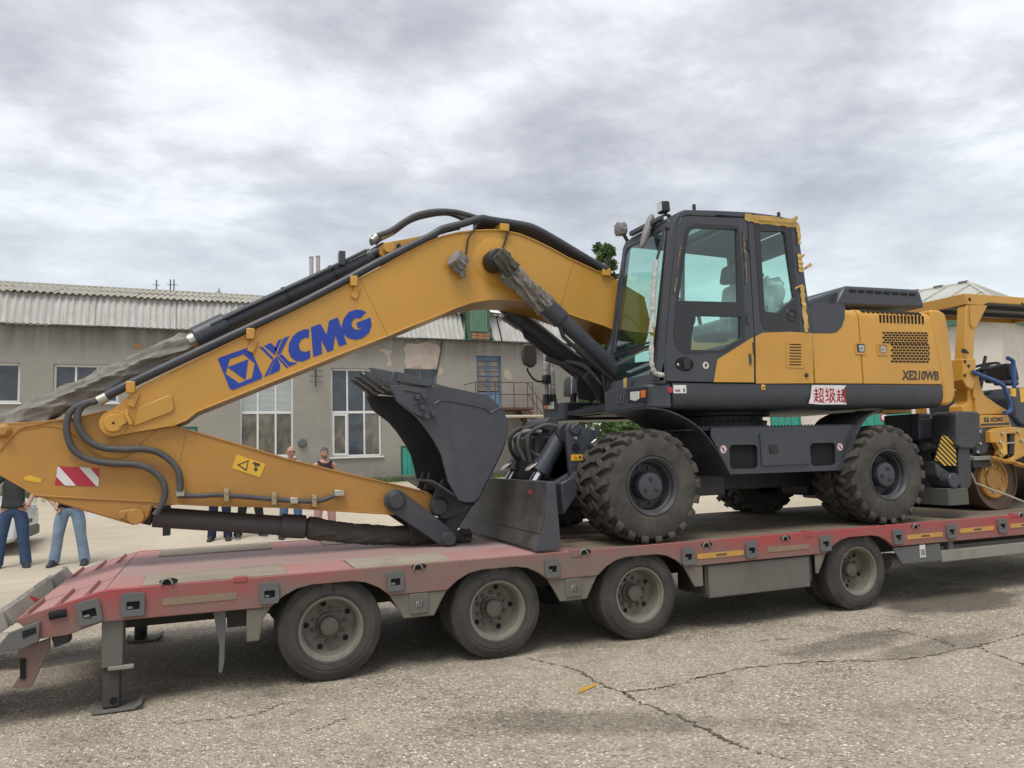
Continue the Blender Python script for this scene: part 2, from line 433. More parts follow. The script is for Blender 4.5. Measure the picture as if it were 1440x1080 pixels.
# sandy yard behind the trailer
def sand_mat():
    m, N, L, b = new_mat('trodden_sand')
    n1_ = noise(N, L, 0.35, 9, 0.65, 0.8); n2_ = noise(N, L, 9, 7, 0.7, 0.2, seed=2); n3_ = noise(N, L, 1.4, 8, 0.7, 0.4, seed=6, vscale=(0.35,1.6,1))
    c = mixc(N, L, rampf(N, L, n1_, 0.35, 0.68), (0.565, 0.49, 0.375), (0.43, 0.37, 0.28))
    c = mixc(N, L, rampf(N, L, n3_, 0.5, 0.72, 0, 0.55), c, (0.33, 0.285, 0.22))
    c = mixc(N, L, rampf(N, L, n2_, 0.35, 0.72, 0, 0.45), c, (0.36, 0.31, 0.245))
    L.new(c, b.inputs['Base Color']); b.inputs['Roughness'].default_value = 0.95
    bump(N, L, b, n2_, 0.5, 0.03)
    return m
sand = sand_mat()
m = MB(); rows = []
xs = [-60+1.5*i for i in range(101)]
for j, y in enumerate([0, 0.6, 1.3]+[2.1+0.7*i for i in range(21)]+[18.5, 22, 40]):
    for x in xs:
        yy = 9.9+y+(0.5*sin(x*0.7)+0.35*sin(x*1.9+1)+random.uniform(-.2,.2) if j == 0 else 0)
        m.v.append((x, yy, far_z(x, yy)+(0.005 if j else 0.002)+ (random.uniform(0,0.012) if 1<j<9 else 0)))
nx = len(xs); ny = len(m.v)//nx
for j in range(ny-1):
    for i in range(nx-1): m.f.append((j*nx+i, j*nx+i+1, (j+1)*nx+i+1, (j+1)*nx+i))
structure(m.build('yard_sand', sand))

# cracks in the concrete and a dab of yellow marking paint
crack_m = paint('crack_filled_with_dirt', (0.075,0.060,0.044), 0.95, col2=(0.17,0.14,0.105), amt=0.9, scale=5, bmp=0.2)
def crack(pts, w, seed):
    rnd = random.Random(seed); c = curve(pts, 14); a = []; b = []
    for i, (x, y) in enumerate(c):
        j, k = min(i+1,len(c)-1), max(i-1,0); d = (c[j][0]-c[k][0], c[j][1]-c[k][1]); l = hypot(*d) or 1; n_ = (-d[1]/l, d[0]/l)
        o = rnd.gauss(0,0.013); ww = w*0.55*rnd.choice((0.08,0.2,0.5,0.7,1.0,1.5))*(min(1,i/4)*min(1,(len(c)-1-i)/4)+0.1)
        a.append((x+n_[0]*(o+ww),y+n_[1]*(o+ww),0.004)); b.append((x+n_[0]*(o-ww),y+n_[1]*(o-ww),0.004))
    m = MB(); n = len(a); m.v = a+b; m.f = [(i,i+1,n+i+1,n+i) for i in range(n-1)]
    return structure(m.build('ground_crack', crack_m, None, smooth=0))
crack([(2.38,5.99),(2.59,5.54),(2.62,5.21),(2.66,4.87),(2.83,4.82),(3.1,4.83),(3.45,4.89),(3.87,4.92),(4.28,4.84),(4.64,4.7),(5.15,4.55),(5.57,4.57),(5.82,4.57),(6.21,4.62),(6.65,4.67)], 0.017, 1)
crack([(2.66,4.87),(2.67,4.56),(2.75,4.22),(2.77,3.88),(2.78,3.64),(2.9,3.44)], 0.022, 2)
crack([(5.84,4.61),(5.76,4.35),(5.64,4.01)], 0.016, 3)
crack([(5.73,5.55),(5.71,5.24),(5.76,5.0),(5.69,4.64)], 0.014, 4)
crack([(-0.27,5.59),(-0.01,5.55),(0.25,5.52),(0.44,5.67),(0.64,5.64)], 0.012, 5)
crack([(0.52,5.04),(0.64,5.08),(0.82,5.2)], 0.010, 6)
crack([(4.01,5.66),(4.37,5.55),(4.76,5.45)], 0.008, 7)
crack([(1.39,4.52),(1.47,4.53)], 0.012, 8)
dab = [(2.4,5.0),(2.47,5.06),(2.6,5.1),(2.57,5.04),(2.47,4.99),(2.39,4.95)]
m = MB(); m.v = [(x,y,0.006) for x,y in dab]; m.f = [tuple(range(len(dab)))]
o = m.build('yellow_mark', paint('yellow_marking_paint',(0.55,0.33,0.03),0.7,dirt=(0.3,0.24,0.13),dirt_amt=0.9,dirt_scale=25), None); tag(o, 'small dab of yellow marking paint beside the crack on the concrete', 'mark')


# ------------------------------------------------------------------ grey plastered warehouse behind the trailer
plaster = None
def plaster_mat():
    m, N, L, b = new_mat('stained_grey_plaster')
    n1_ = noise(N, L, 0.45, 9, 0.66, 0.9); n2_ = noise(N, L, 1.7, 9, 0.7, 0.6, seed=3); n3_ = noise(N, L, 14, 6, 0.7, seed=5)
    st = noise(N, L, 1.2, 7, 0.65, 0.5, vscale=(2.2,1,0.25), seed=8)
    c = mixc(N, L, rampf(N, L, n1_, 0.34, 0.66), (0.33, 0.312, 0.272), (0.27, 0.255, 0.224))
    c = mixc(N, L, rampf(N, L, n2_, 0.5, 0.62, 0, 0.5), c, (0.33, 0.305, 0.262))
    t = N.new('ShaderNodeTexCoord'); sp = N.new('ShaderNodeSeparateXYZ'); L.new(t.outputs['Object'], sp.inputs[0])
    wet = math_(N, L, 'MULTIPLY', rampf(N, L, sp.outputs['Z'], 4.9, 5.9), rampf(N, L, st, 0.36, 0.62), True)
    low = math_(N, L, 'MULTIPLY', rampf(N, L, sp.outputs['Z'], 1.9, 0.9), rampf(N, L, n2_, 0.35, 0.6), True)
    c = mixc(N, L, math_(N, L, 'MULTIPLY', wet, 0.75), c, (0.105, 0.098, 0.09))
    c = mixc(N, L, math_(N, L, 'MULTIPLY', low, 0.5), c, (0.15, 0.135, 0.11))
    c = mixc(N, L, rampf(N, L, n3_, 0.45, 0.75, 0, 0.3), c, (0.17, 0.155, 0.13))
    L.new(c, b.inputs['Base Color']); b.inputs['Roughness'].default_value = 0.95
    bump(N, L, b, n3_, 0.25, 0.02)
    return m
plaster = plaster_mat()
def asbestos_mat(name, a, b_, moss):
    m, N, L, b = new_mat(name)
    oi = N.new('ShaderNodeObjectInfo')
    n1_ = noise(N, L, 2.0, 8, 0.7, 0.5); st = noise(N, L, 2.4, 6, 0.65, 0.3, vscale=(7,1,0.5), seed=4)
    c = mixc(N, L, rampf(N, L, n1_, 0.35, 0.65), a, b_)
    c = mixc(N, L, rampf(N, L, st, 0.5, 0.72, 0, 0.6), c, moss)
    c = mixc(N, L, rampf(N, L, oi.outputs['Random'], 0, 1, 0, 0.35), c, tuple(x*0.8 for x in b_))
    L.new(c, b.inputs['Base Color']); b.inputs['Roughness'].default_value = 0.92
    bump(N, L, b, noise(N, L, 30, 4), 0.15, 0.01)
    return m
asb = asbestos_mat('weathered_asbestos_cement', (0.52,0.51,0.48), (0.45,0.44,0.41), (0.17,0.16,0.14))
asb_roof = asbestos_mat('lichen_roof_sheet', (0.43,0.40,0.34), (0.34,0.315,0.26), (0.17,0.155,0.12))
pvc = paint('white_window_frame', (0.74,0.74,0.72), 0.4, dirt=(0.5,0.48,0.44), dirt_amt=0.4, bmp=0)
def pane_mat(name, col, col2, rough=0.06, scale=1.2, vs=None):
    m, N, L, b = new_mat(name)
    L.new(mixc(N, L, rampf(N, L, noise(N, L, scale, 5, 0.6, 0.8, vscale=vs), 0.4, 0.62), col, col2), b.inputs['Base Color'])
    b.inputs['Roughness'].default_value = rough; b.inputs['Specular IOR Level'].default_value = 0.6
    return m
pane_dark = pane_mat('dark_window_pane', (0.04,0.048,0.06), (0.065,0.076,0.092))
pane_low = pane_mat('painted_reflection_pane', (0.10,0.093,0.08), (0.21,0.187,0.145), 0.1, 2.2, (1.2,1,0.5))  # brownish reflection in the lower panes, painted into their colour
pane_blind = pane_mat('window_pane_with_blind', (0.40,0.43,0.42), (0.33,0.36,0.355), 0.12, 2.0, (0.3,1,6))
blue_wood = paint('peeling_blue_door_paint', (0.09,0.19,0.32), 0.7, col2=(0.13,0.235,0.37), amt=0.8, scale=4, dirt=(0.25,0.22,0.18), dirt_amt=0.6, dirt_scale=5)
green_wood = paint('weathered_green_boards', (0.085,0.20,0.13), 0.8, col2=(0.13,0.24,0.17), amt=0.9, scale=5, dirt=(0.2,0.19,0.15), dirt_amt=0.6, dirt_scale=4)
rust = paint('rusty_brown_iron', (0.095,0.045,0.032), 0.8, col2=(0.14,0.07,0.045), amt=0.9, scale=5, bmp=0.1)
teal = paint('teal_door_paint', (0.025,0.27,0.20), 0.6, col2=(0.035,0.33,0.25), amt=0.8, scale=2, dirt=(0.2,0.25,0.2), dirt_amt=0.3)
pink_pl = paint('exposed_pinkish_plaster', (0.50,0.44,0.38), 0.95, col2=(0.46,0.35,0.29), amt=0.9, scale=1.6, dirt=(0.28,0.25,0.21), dirt_amt=0.7, dirt_scale=3, bmp=0.2)
pale_pl = paint('exposed_lime_plaster', (0.50,0.43,0.33), 0.95, dirt=(0.36,0.33,0.28), dirt_amt=0.5)
brickm = paint('orange_brick', (0.32,0.16,0.08), 0.9, col2=(0.38,0.2,0.1), amt=0.9, scale=6, bmp=0.1)

wh = thing('warehouse_building', 'long grey plastered warehouse with corrugated sheet mansard and white windows', 'building', (-6.0, 26.1, 0.0), radians(2.8), local=True)
UL, UR, ZE = -9.0, 19.45, 5.96
holes_ = {'far_left': (-2.2, 0.52, 3.60, 4.79), 'left': (1.37, 3.13, 3.60, 4.78), 'middle': (6.70, 8.43, 1.79, 4.82), 'right': (9.68, 11.46, 1.72, 4.82), 'small': (12.31, 13.56, 4.10, 4.84), 'door': (15.14, 16.16, 3.40, 5.40)}
def rc(h): u0,u1,z0,z1 = h; return [(u0,z0),(u1,z0),(u1,z1),(u0,z1)]
MB().prism([(UL,0.2),(UR,0.2),(UR,ZE+0.05),(UL,ZE+0.05)], 0.0, 0.4, 'xz', [rc(h) for h in holes_.values()]).build('wall', plaster, wh)
MB().box(UR-0.4, UR, 0.4, 11.0, 0.2, ZE+0.05).box(UL, UL+0.4, 0.4, 11.0, 0.2, ZE+0.05).box(UL, UR, 10.6, 11.0, 0.2, ZE+0.05).build('wall', plaster, wh)
MB().box(UL-0.02, UR+0.02, -0.05, -0.002, 0.2, 1.02).build('plinth', paint('concrete_plinth',(0.25,0.235,0.2),0.95,dirt=(0.14,0.13,0.11),dirt_amt=0.7), wh, 0.01)
def window(h, cols, rows, pm_by_row, frame=pvc, fr=0.07, setback=0.12, sill=True):
    u0,u1,z0,z1 = h; zs = [z0]+rows+[z1]; m = MB(); y0, y1 = setback, setback+0.06
    m.box(u0,u0+fr,y0,y1,z0,z1).box(u1-fr,u1,y0,y1,z0,z1).box(u0+fr,u1-fr,y0,y1,z0,z0+fr).box(u0+fr,u1-fr,y0,y1,z1-fr,z1)
    for r in rows: m.box(u0+fr,u1-fr,y0+0.002,y1-0.002,r-fr*0.6,r+fr*0.6)
    cw = (u1-u0)/cols
    for j in range(len(zs)-1):
        for i in range(1, cols): m.box(u0+cw*i-fr*0.42,u0+cw*i+fr*0.42,y0+0.004,y1-0.004,zs[j]+fr*0.6,zs[j+1]-fr*0.6)
    w = m.build('window', frame, wh, 0.006)
    for j in range(len(zs)-1):
        for i in range(cols):
            a0, a1 = u0+cw*i+fr*0.4, u0+cw*(i+1)-fr*0.4
            MB().box(a0, a1, y0+0.03, y0+0.036, zs[j]+fr*0.55, zs[j+1]-fr*0.55).build('pane', pm_by_row[j][i%len(pm_by_row[j])], w)
    if sill: MB().box(u0-0.06,u1+0.06,-0.08,setback,z0-0.05,z0-0.002).build('sill', frame, w, 0.006)
    return w
D_, L_, B_ = pane_dark, pane_low, pane_blind
window(holes_['far_left'], 4, [], [[D_]])
window(holes_['left'], 3, [], [[D_]])
window(holes_['middle'], 3, [3.28], [[L_], [B_]])
w_ = window(holes_['right'], 3, [3.28], [[L_, D_, L_], [D_]])
u0,u1,z0,z1 = holes_['right']; cw = (u1-u0)/3
MB().prism(rrect(u0+0.06,u0+cw-0.02,z0+0.06,3.23,0.01), 0.10, 0.118, 'xz', [rrect(u0+0.13,u0+cw-0.09,z0+0.13,3.16,0.01)]).build('opening_sash', pvc, w_, 0.004)
window(holes_['small'], 2, [], [[D_]], paint('blue_grey_frame',(0.14,0.19,0.24),0.6), sill=False)
# blue double door with glazed, barred leaves, landing and stair
u0,u1,z0,z1 = holes_['door']
dm = MB().box(u0,u0+0.09,0.12,0.2,z0,z1).box(u1-0.09,u1,0.12,0.2,z0,z1).box(u0+0.09,u1-0.09,0.12,0.2,z1-0.16,z1).box((u0+u1)/2-0.07,(u0+u1)/2+0.07,0.11,0.19,z0,z1-0.16)
bd = dm.build('door', blue_wood, wh, 0.006)
for a0,a1 in ((u0+0.09,(u0+u1)/2-0.07),((u0+u1)/2+0.07,u1-0.09)):
    MB().box(a0,a1,0.14,0.18,z0,z0+0.62).build('door_panel', paint('pale_blue_panel',(0.17,0.30,0.47),0.6,dirt=(0.3,0.3,0.3),dirt_amt=0.4), bd)
    for k in range(4):
        zz0 = z0+0.66+k*0.30; MB().box(a0,a1,0.15,0.155,zz0,zz0+0.27).build('pane', pane_mat('dusty_door_pane%d'%k,(0.30,0.25,0.2),(0.22,0.185,0.15),0.3,3), bd)
        MB().box(a0,a1,0.135,0.16,zz0+0.27,zz0+0.30).build('glazing_bar', blue_wood, bd)
g = MB()
for k in range(7): g.cyl((u0+0.05,0.04,z0+0.65+k*0.19),(u1-0.05,0.04,z0+0.65+k*0.19),0.009,seg=6)
g.build('window_bars', rust, bd)
lu0, lu1, lz, lv = 14.6, 16.95, 3.36, -1.15
stt = thing('iron_staircase', 'rusty iron landing and stair in front of the blue door', 'staircase', (-6.0, 26.1, 0.0), radians(2.8), local=True)
MB().box(lu0,lu1,lv,-0.01,lz-0.09,lz).build('landing', rust, stt, 0.01)
for u in (lu0+0.04, 15.4, 16.15, 16.7, lu1-0.04): MB().cyl((u,lv+0.03,lz),(u,lv+0.03,lz+0.92),0.018,seg=6).build('railing_post', rust, stt)
for z in (lz+0.92, lz+0.48): MB().cyl((lu0,lv+0.03,z),(lu1,lv+0.03,z),0.017,seg=6).build('railing_bar', rust, stt)
for z in (lz+0.92, lz+0.48): MB().cyl((lu0+0.03,lv,z),(lu0+0.03,-0.02,z),0.015,seg=6).build('railing_bar', rust, stt)
su1, sz1 = 18.55, 0.95
for v in (lv+0.05, lv+0.9): MB().bar((lu1-0.3,v,lz-0.1),(su1,v,sz1),0.05,0.20).build('stringer', rust, stt, 0.004)
for k in range(12):
    t_ = (k+0.7)/12; u = lu1-0.2+(su1-lu1+0.2)*t_; z = lz-0.05+(sz1-lz)*t_
    MB().box(u-0.13,u+0.13,lv+0.08,lv+0.87,z,z+0.03).build('step', rust, stt)
for dz in (0.92, 0.5): MB().cyl((lu1-0.25,lv+0.03,lz+dz),(su1+0.05,lv+0.03,sz1+dz),0.016,seg=6).build('handrail', rust, stt)
for k in range(5):
    t_ = (k+1)/5; u = lu1-0.25+(su1-lu1+0.25)*t_; z = lz+(sz1-lz)*t_; MB().cyl((u,lv+0.03,z),(u,lv+0.03,z+0.92),0.014,seg=6).build('railing_post', rust, stt)
for u in (lu0+0.3, lu1-0.2): MB().bar((u,lv+0.1,lz-0.09),(u,-0.05,lz-1.1),0.05,0.05).build('brace', rust, stt)
# green doors at ground level
for (a0,a1,z1_) in ((4.45,5.35,2.75),(12.2,12.85,1.97)):
    gd = MB().box(a0-0.06,a1+0.06,-0.02,-0.003,0.7,z1_+0.08).build('door', flat('dark_green_frame',(0.02,0.09,0.06),0.7), wh, 0.004)
    for k in range(4):
        w_ = (a1-a0)/4; MB().box(a0+w_*k+0.005,a0+w_*(k+1)-0.005,-0.045,-0.021,0.72,z1_).build('board', teal, gd, 0.004)
# peeled plaster, alarm box, wall antenna, hole
for pts in ([(12.283,5.585),(12.464,5.782),(12.822,5.759),(13.186,5.877),(13.551,5.783),(13.732,5.629),(13.68,5.361),(13.578,4.873),(13.166,4.839),(12.806,4.902),(12.404,4.85),(12.32,5.152),(12.368,5.37)],
            [(11.425,5.541),(11.624,5.565),(11.684,5.48),(11.841,5.511),(11.857,5.382),(11.752,5.345),(11.802,5.182),(11.878,5.012),(11.745,4.898),(11.677,4.982),(11.749,5.121),(11.664,5.308),(11.562,5.425),(11.441,5.439)]):
    MB().prism(pts, -0.008, -0.002).build('plaster_patch', pink_pl, wh)
MB().prism([(13.606,4.874),(13.699,4.937),(13.79,4.877),(13.825,4.763),(13.73,4.638),(13.582,4.6)], -0.008, -0.002).build('plaster_patch', pink_pl, wh)
MB().prism([(16.278,4.926),(16.451,4.883),(16.572,4.738),(16.558,4.449),(16.44,4.507),(16.268,4.596)], -0.008, -0.002).build('plaster_patch', pale_pl, wh)
MB().tube([(a,-0.03,b) for a,b in [(13.765,5.879),(13.732,5.629),(13.68,5.361),(13.63,5.139),(13.578,4.873),(13.528,4.652)]],0.018,6).build('wall_cable', black, wh)
hx = [(3.674,5.391)][0]
MB().box(hx[0]-0.13,hx[0]+0.10,-0.02,-0.004,hx[1]-0.07,hx[1]+0.07).build('brick_hole', brickm, wh)
ab = [(8.705,2.233)][0]
MB().lathe([(0.0,-0.12),(0.12,-0.10),(0.15,-0.02),(0.15,0.0)],(ab[0],-0.002,ab[1]),'y',16).build('wall_siren', plate_grey, wh)
an = [(9.147,5.191),(9.141,4.13),(8.976,4.57),(9.313,4.576)]
an_ = MB().cyl((an[0][0],-0.15,an[0][1]),(an[1][0],-0.15,an[1][1]),0.02,seg=6)
for dz in (-.35,-.15,.05,.3): an_.cyl((an[0][0]-0.2,-0.15,(an[0][1]+an[1][1])/2+dz),(an[0][0]+0.2,-0.15,(an[0][1]+an[1][1])/2+dz),0.012,seg=5)
an_.cyl((an[0][0],-0.15,(an[0][1]+an[1][1])/2),(an[0][0],0.0,(an[0][1]+an[1][1])/2),0.02,seg=6)
an_.build('wall_antenna', black, wh)
MB().box(UL,UR,-0.30,-0.001,ZE-0.02,ZE).build('soffit', plate_grey, wh)
# corrugated sheets: mansard and roof, every sheet its own object
def corr(w, p0, p1, amp=0.034, wl=0.19, lap=0.05):
    """one wavy sheet of width w from the lower edge p0 (v,z) to the upper edge p1"""
    d = Vector((0, p1[0]-p0[0], p1[1]-p0[1])).normalized(); n_ = Vector((1,0,0)).cross(d); n_ = n_ if n_.y < 0 or n_.z > 0.5 else -n_
    k = int(w/wl*6); a = []; b = []
    for i in range(k+1):
        u = (w+lap)*i/k; h = amp*cos(2*pi*u/wl)
        a.append((u, p0[0]+n_.y*h, p0[1]+n_.z*h)); b.append((u, p1[0]+n_.y*h, p1[1]+n_.z*h))
    return MB().strip(a, b, tuple(n_*0.008))
SW = 1.14
rnd = random.Random(3)
skip = (14.55, 15.75)
s0 = corr(SW, (-0.30,5.93), (0.20,7.0)).build('corrugated_sheet', asb, wh, smooth=60)
u = UL; first = True
while u < UR-0.2:
    if not (u+SW > skip[0]+0.1 and u < skip[1]-0.1):
        o = s0 if first else dup(s0, wh); first = False
        o.location = (u, rnd.uniform(-.01,.01), rnd.uniform(-.012,.012)); o.rotation_euler = (0, rnd.uniform(-.004,.004), 0)
    u += SW
for (v0,z0,v1,z1) in ((0.02,6.97,2.1,7.52),(1.95,7.50,4.1,8.06)):
    r0 = corr(SW, (v0,z0), (v1,z1), 0.03).build('roof_sheet', asb_roof, wh, smooth=60); first = True; u = UL
    while u < UR-0.2:
        o = r0 if first else dup(r0, wh); first = False
        o.location = (u, rnd.uniform(-.015,.015), rnd.uniform(-.01,.012)); u += SW
for (ua, ub) in ((13.80,14.60),(15.74,16.06)):
    o = corr(ub-ua-0.05, (-0.30,5.93), (0.20,7.0)).build('corrugated_sheet', asb, wh, smooth=60); o.location = (ua, 0, 0)
MB().box(UL-0.1,UR+0.1,4.0,4.25,8.0,8.10).build('ridge_cap', asb_roof, wh, 0.03)
MB().prism([(0.2,5.9),(0.2,6.93),(4.1,8.0),(11.2,5.9)], UL+0.05, UR-0.05, 'yz').build('roof_body', plate_grey, wh)
MB().prism([(4.1,8.05),(11.4,5.95),(11.4,6.0),(4.1,8.1)], UL, UR, 'yz').build('roof_sheet', asb_roof, wh)
# green loft door in a small dormer
dz0, dz1 = 5.97, 7.35
du0, du1 = 14.72, 15.62
MB().box(du0-0.02,du1+0.02,-0.26,3.0,dz0,dz1).build('dormer', flat('dark_green_dormer',(0.075,0.12,0.095),0.8), wh, 0.01)
for k in range(2): 
    for q in range(3): MB().box(du0+0.15+q*0.25,du0+0.37+q*0.25,-0.275,-0.262,dz0+0.03+0.12*k,dz0+0.13+0.12*k).build('brick', brickm, wh)
for k in range(6):
    w_ = 0.118; MB().box(du0+0.08+k*w_,du0+0.08+(k+1)*w_-0.008,-0.30,-0.262,dz0+0.30,dz1-0.12).build('board', green_wood, wh, 0.004)
for s_ in (-1, 1):
    c_ = (du0+du1)/2
    MB().prism([(c_,dz1+0.42),(c_+s_*0.75,dz1-0.04),(c_+s_*0.75,dz1-0.09),(c_,dz1+0.36)], -0.4, 3.2).build('dormer_roof', asb, wh)
MB().prism([(du0-0.02,dz1),(du1+0.02,dz1),((du0+du1)/2,dz1+0.34)], -0.25, 3.0).build('dormer_gable', green_wood, wh)
for sx, s_ in ((skip[0]-0.06,-1),(skip[1]+0.06,1)): 
    MB().bar((sx-0.06*s_,-0.33,5.93),(sx-0.28*s_,0.24,7.0),0.07,0.05).build('dormer_cheek', green_wood, wh)
# sunlight on the roof slope beside the dormer, painted as white sheets
rl = MB().strip([(16.05,0.3,7.13),(17.4,0.3,7.13)],[(15.9,2.0,7.58),(17.1,2.0,7.58)],(0,0,0.02)); rl.build('sunlit_roof_patch', white_paint, wh)
rl = MB().strip([(12.6,0.3,7.13),(14.1,0.3,7.13)],[(12.9,2.0,7.58),(14.3,2.0,7.58)],(0,0,0.02)); rl.build('sunlit_roof_patch', white_paint, wh)
# vent pipes and aerials on the roof
pipe_m = paint('pale_vent_pipe', (0.42,0.40,0.38), 0.7, dirt=(0.25,0.2,0.18), dirt_amt=0.7, dirt_scale=3)
for i, (a, b) in enumerate(([(9.789,8.197),(9.797,9.916)], [(10.06,8.213),(10.069,9.968)])):
    t = thing('vent_pipe', ['left one of the two pale vent pipes above the warehouse roof','right one of the two pale vent pipes above the warehouse roof'][i], 'pipe', (-6.0,26.1,0), radians(2.8), 'vent pipes on the warehouse roof', local=True)
    MB().cyl((a[0],4.6,7.6),(a[0],4.6,b[1]),0.085,seg=12).build('pipe', pipe_m, t)
    MB().cyl((a[0],4.6,b[1]-0.02),(a[0],4.6,b[1]+0.03),0.10,seg=12).build('pipe_collar', pipe_m, t)
for i, (a, b) in enumerate(([(4.066,8.062),(4.06,8.551)], [(4.54,8.091),(4.534,8.611)], [(4.663,8.099),(4.657,8.619)], [(6.261,8.14),(6.26,8.365)])):
    t = MB().cyl((0,0,0),(0,0,b[1]-7.9),0.025,seg=6).box(-0.12,0.12,-0.01,0.01,(b[1]-7.9)*0.7,(b[1]-7.9)*0.7+0.02).build('roof_aerial', plate_grey, None)
    c_, s_ = cos(radians(2.8)), sin(radians(2.8)); t.location = (-6.0+a[0]*c_-4.5*s_, 26.1+a[0]*s_+4.5*c_, 7.9)
    tag(t, ['thin aerial standing alone on the warehouse roof ridge, the leftmost','thin aerial on the roof ridge, left of a close pair','thin aerial on the roof ridge, right of a close pair','short stub aerial on the roof ridge beside the arm cylinder'][i], 'aerial', 'aerials on the warehouse roof')
# pale gas main carried across the yard in front of the stair
gp = [(14.416,2.971),(20.354,2.882)]
t = thing('gas_pipe', 'thin pale gas pipe carried level across the yard below the stair', 'pipe', (-6.0,26.1,0), radians(2.8), local=True)
zg = (gp[0][1]+gp[1][1])/2
MB().cyl((13.5,-3.0,zg),(24.0,-3.0,zg),0.05,seg=10).build('pipe', pale_pl, t)
for u in (13.8,18.2,23.5): MB().cyl((u,-3.0,0.4),(u,-3.0,zg),0.04,seg=8).build('pipe_post', plate_grey, t)

# ------------------------------------------------------------------ white building on the right
whitewash = paint('flaking_whitewash', (0.72,0.68,0.615), 0.95, col2=(0.66,0.59,0.53), amt=0.9, scale=0.8, dirt=(0.46,0.33,0.27), dirt_amt=0.6, dirt_scale=0.9, bmp=0.15, bscale=18)
green_trim = paint('green_eaves_board', (0.085,0.27,0.185), 0.6, dirt=(0.3,0.33,0.28), dirt_amt=0.5, dirt_scale=4)
tin = paint('painted_tin_roof', (0.47,0.475,0.42), 0.55, col2=(0.52,0.51,0.43), amt=0.9, scale=0.7, dirt=(0.36,0.36,0.33), dirt_amt=0.5)
WDEG = 107.50
WCX, WCY = 17.377, 12.332
wb = thing('white_building', 'whitewashed single storey building with green eaves and pale tin roof', 'building', (WCX, WCY, 0.0), radians(WDEG-90), local=True)
# local axes: +Y runs back along the left facade, +X to the right
WH = 4.55
BL = 9.4
MB().box(0,8.6,0,0.35,0.0,WH).box(0,0.35,0.35,BL,0.0,WH).box(8.25,8.6,0.35,BL,0.0,WH).box(0.35,8.25,BL-0.35,BL,0.0,WH).build('wall', whitewash, wb)
MB().box(-0.28,8.9,-0.28,-0.24,WH-0.02,WH+0.16).box(-0.28,-0.24,-0.24,BL+.3,WH-0.02,WH+0.16).build('eaves_board', green_trim, wb, 0.004)
MB().box(-0.27,-0.005,-0.27,BL+.2,WH-0.03,WH-0.021).box(0,8.8,-0.27,-0.005,WH-0.03,WH-0.021).build('soffit', green_trim, wb)
rz = 6.35; e0 = (-0.36,-0.36,WH+0.14); e1 = (8.96,-0.36,WH+0.14); e2 = (8.96,BL+.3,WH+0.14); e3 = (-0.36,BL+.3,WH+0.14); a0 = (4.3,2.1,rz); a1 = (4.3,BL+.1,rz)
MB().add([e0,e1,e2,e3,a0,a1],[(0,1,4),(0,4,5,3),(1,2,5,4),(2,3,5),(0,3,2,1)]).build('roof', tin, wb)
for k in range(12):
    y = 0.4+k*0.75; t_ = min(1.0, (y+0.36)/(2.1+0.36)); top = (-0.36+(4.3+0.36)*t_, y, WH+0.14+(rz-WH-0.14)*t_)
    MB().bar((-0.36,y,WH+0.165),(top[0],top[1],top[2]+0.025),0.03,0.05).build('roof_seam', tin, wb)
for k in range(12):
    x = 0.2+k*0.72; t_ = 1-abs(x-4.3)/4.66; MB().bar((x,-0.36,WH+0.165),(x,-0.36+2.46*t_,WH+0.165+(rz-WH-0.14)*t_),0.03,0.05).build('roof_seam', tin, wb)
rc_ = MB().tube([e0,a0,a1],0.06,8).tube([e1,a0],0.06,8).build('ridge_cap', tin, wb)
for k in range(9):
    t_ = k/9; MB().box(a0[0]-0.07,a0[0]+0.07,a0[1]+k*0.7,a0[1]+k*0.7+0.25,rz+0.03,rz+0.075).build('ridge_bracket', plate_grey, wb)
fl = MB().box(0.5,0.7,-0.30,-0.285,WH+0.02,WH+0.14).build('wall_lamp', white_paint, wb)
# teal boarded gates in the left facade
g1, g2 = [(2.209,2.258),(3.791,2.341)]; g3, g4 = [(5.316,2.42),(6.193,2.466)]
for (s0_, s1_) in ((g1[0],g2[0]),(g3[0],g4[0])):
    n_ = max(4, int((s1_-s0_)/0.2)); zt = 2.95
    gt = MB().box(-0.03,-0.003,s0_-0.05,s1_+0.05,0.2,zt+0.06).build('gate', flat('gate_frame_teal',(0.02,0.19,0.145),0.7), wb)
    for k in range(n_):
        a = s0_+(s1_-s0_)*k/n_; b = s0_+(s1_-s0_)*(k+1)/n_-0.012
        MB().box(-0.055,-0.031,a,b,0.25,zt).build('board', teal, gt, 0.004)
sg_ = [(2.831,2.357)][0]
ns = MB().lathe([(0.0,-0.008),(0.115,-0.008),(0.12,0.0)],(-0.056,sg_[0],sg_[1]),'x',24).build('round_sign', white_print, wb)
MB().lathe([(0.085,-0.011),(0.118,-0.011)],(-0.056,sg_[0],sg_[1]),'x',24,cap=False).build('sign_ring', red_print, ns)
# pale kerb blocks along its foot
kb = [(16.354,18.046,0.319),(17.33,18.038,0.318)]
for i in range(5):
    t_ = i/4; x = kb[0][0]+(kb[1][0]-kb[0][0])*t_; y = kb[0][1]+(kb[1][1]-kb[0][1])*t_; z = kb[0][2]
    b = MB().box(-0.28,0.28,-0.15,0.15,0,0.28).build('kerb_block', paint('pale_concrete_block',(0.5,0.46,0.37),0.95,dirt=(0.3,0.27,0.22),dirt_amt=0.6) if i == 0 else MATS['pale_concrete_block'], None, 0.02)
    b.location = (x,y,z-0.02); b.rotation_euler = (0,0,atan2(kb[1][1]-kb[0][1],kb[1][0]-kb[0][0]))
    tag(b, ['leftmost','second','middle','fourth','rightmost'][i]+' pale concrete block in the low row seen under the excavator chassis', 'block', 'low row of pale concrete blocks')

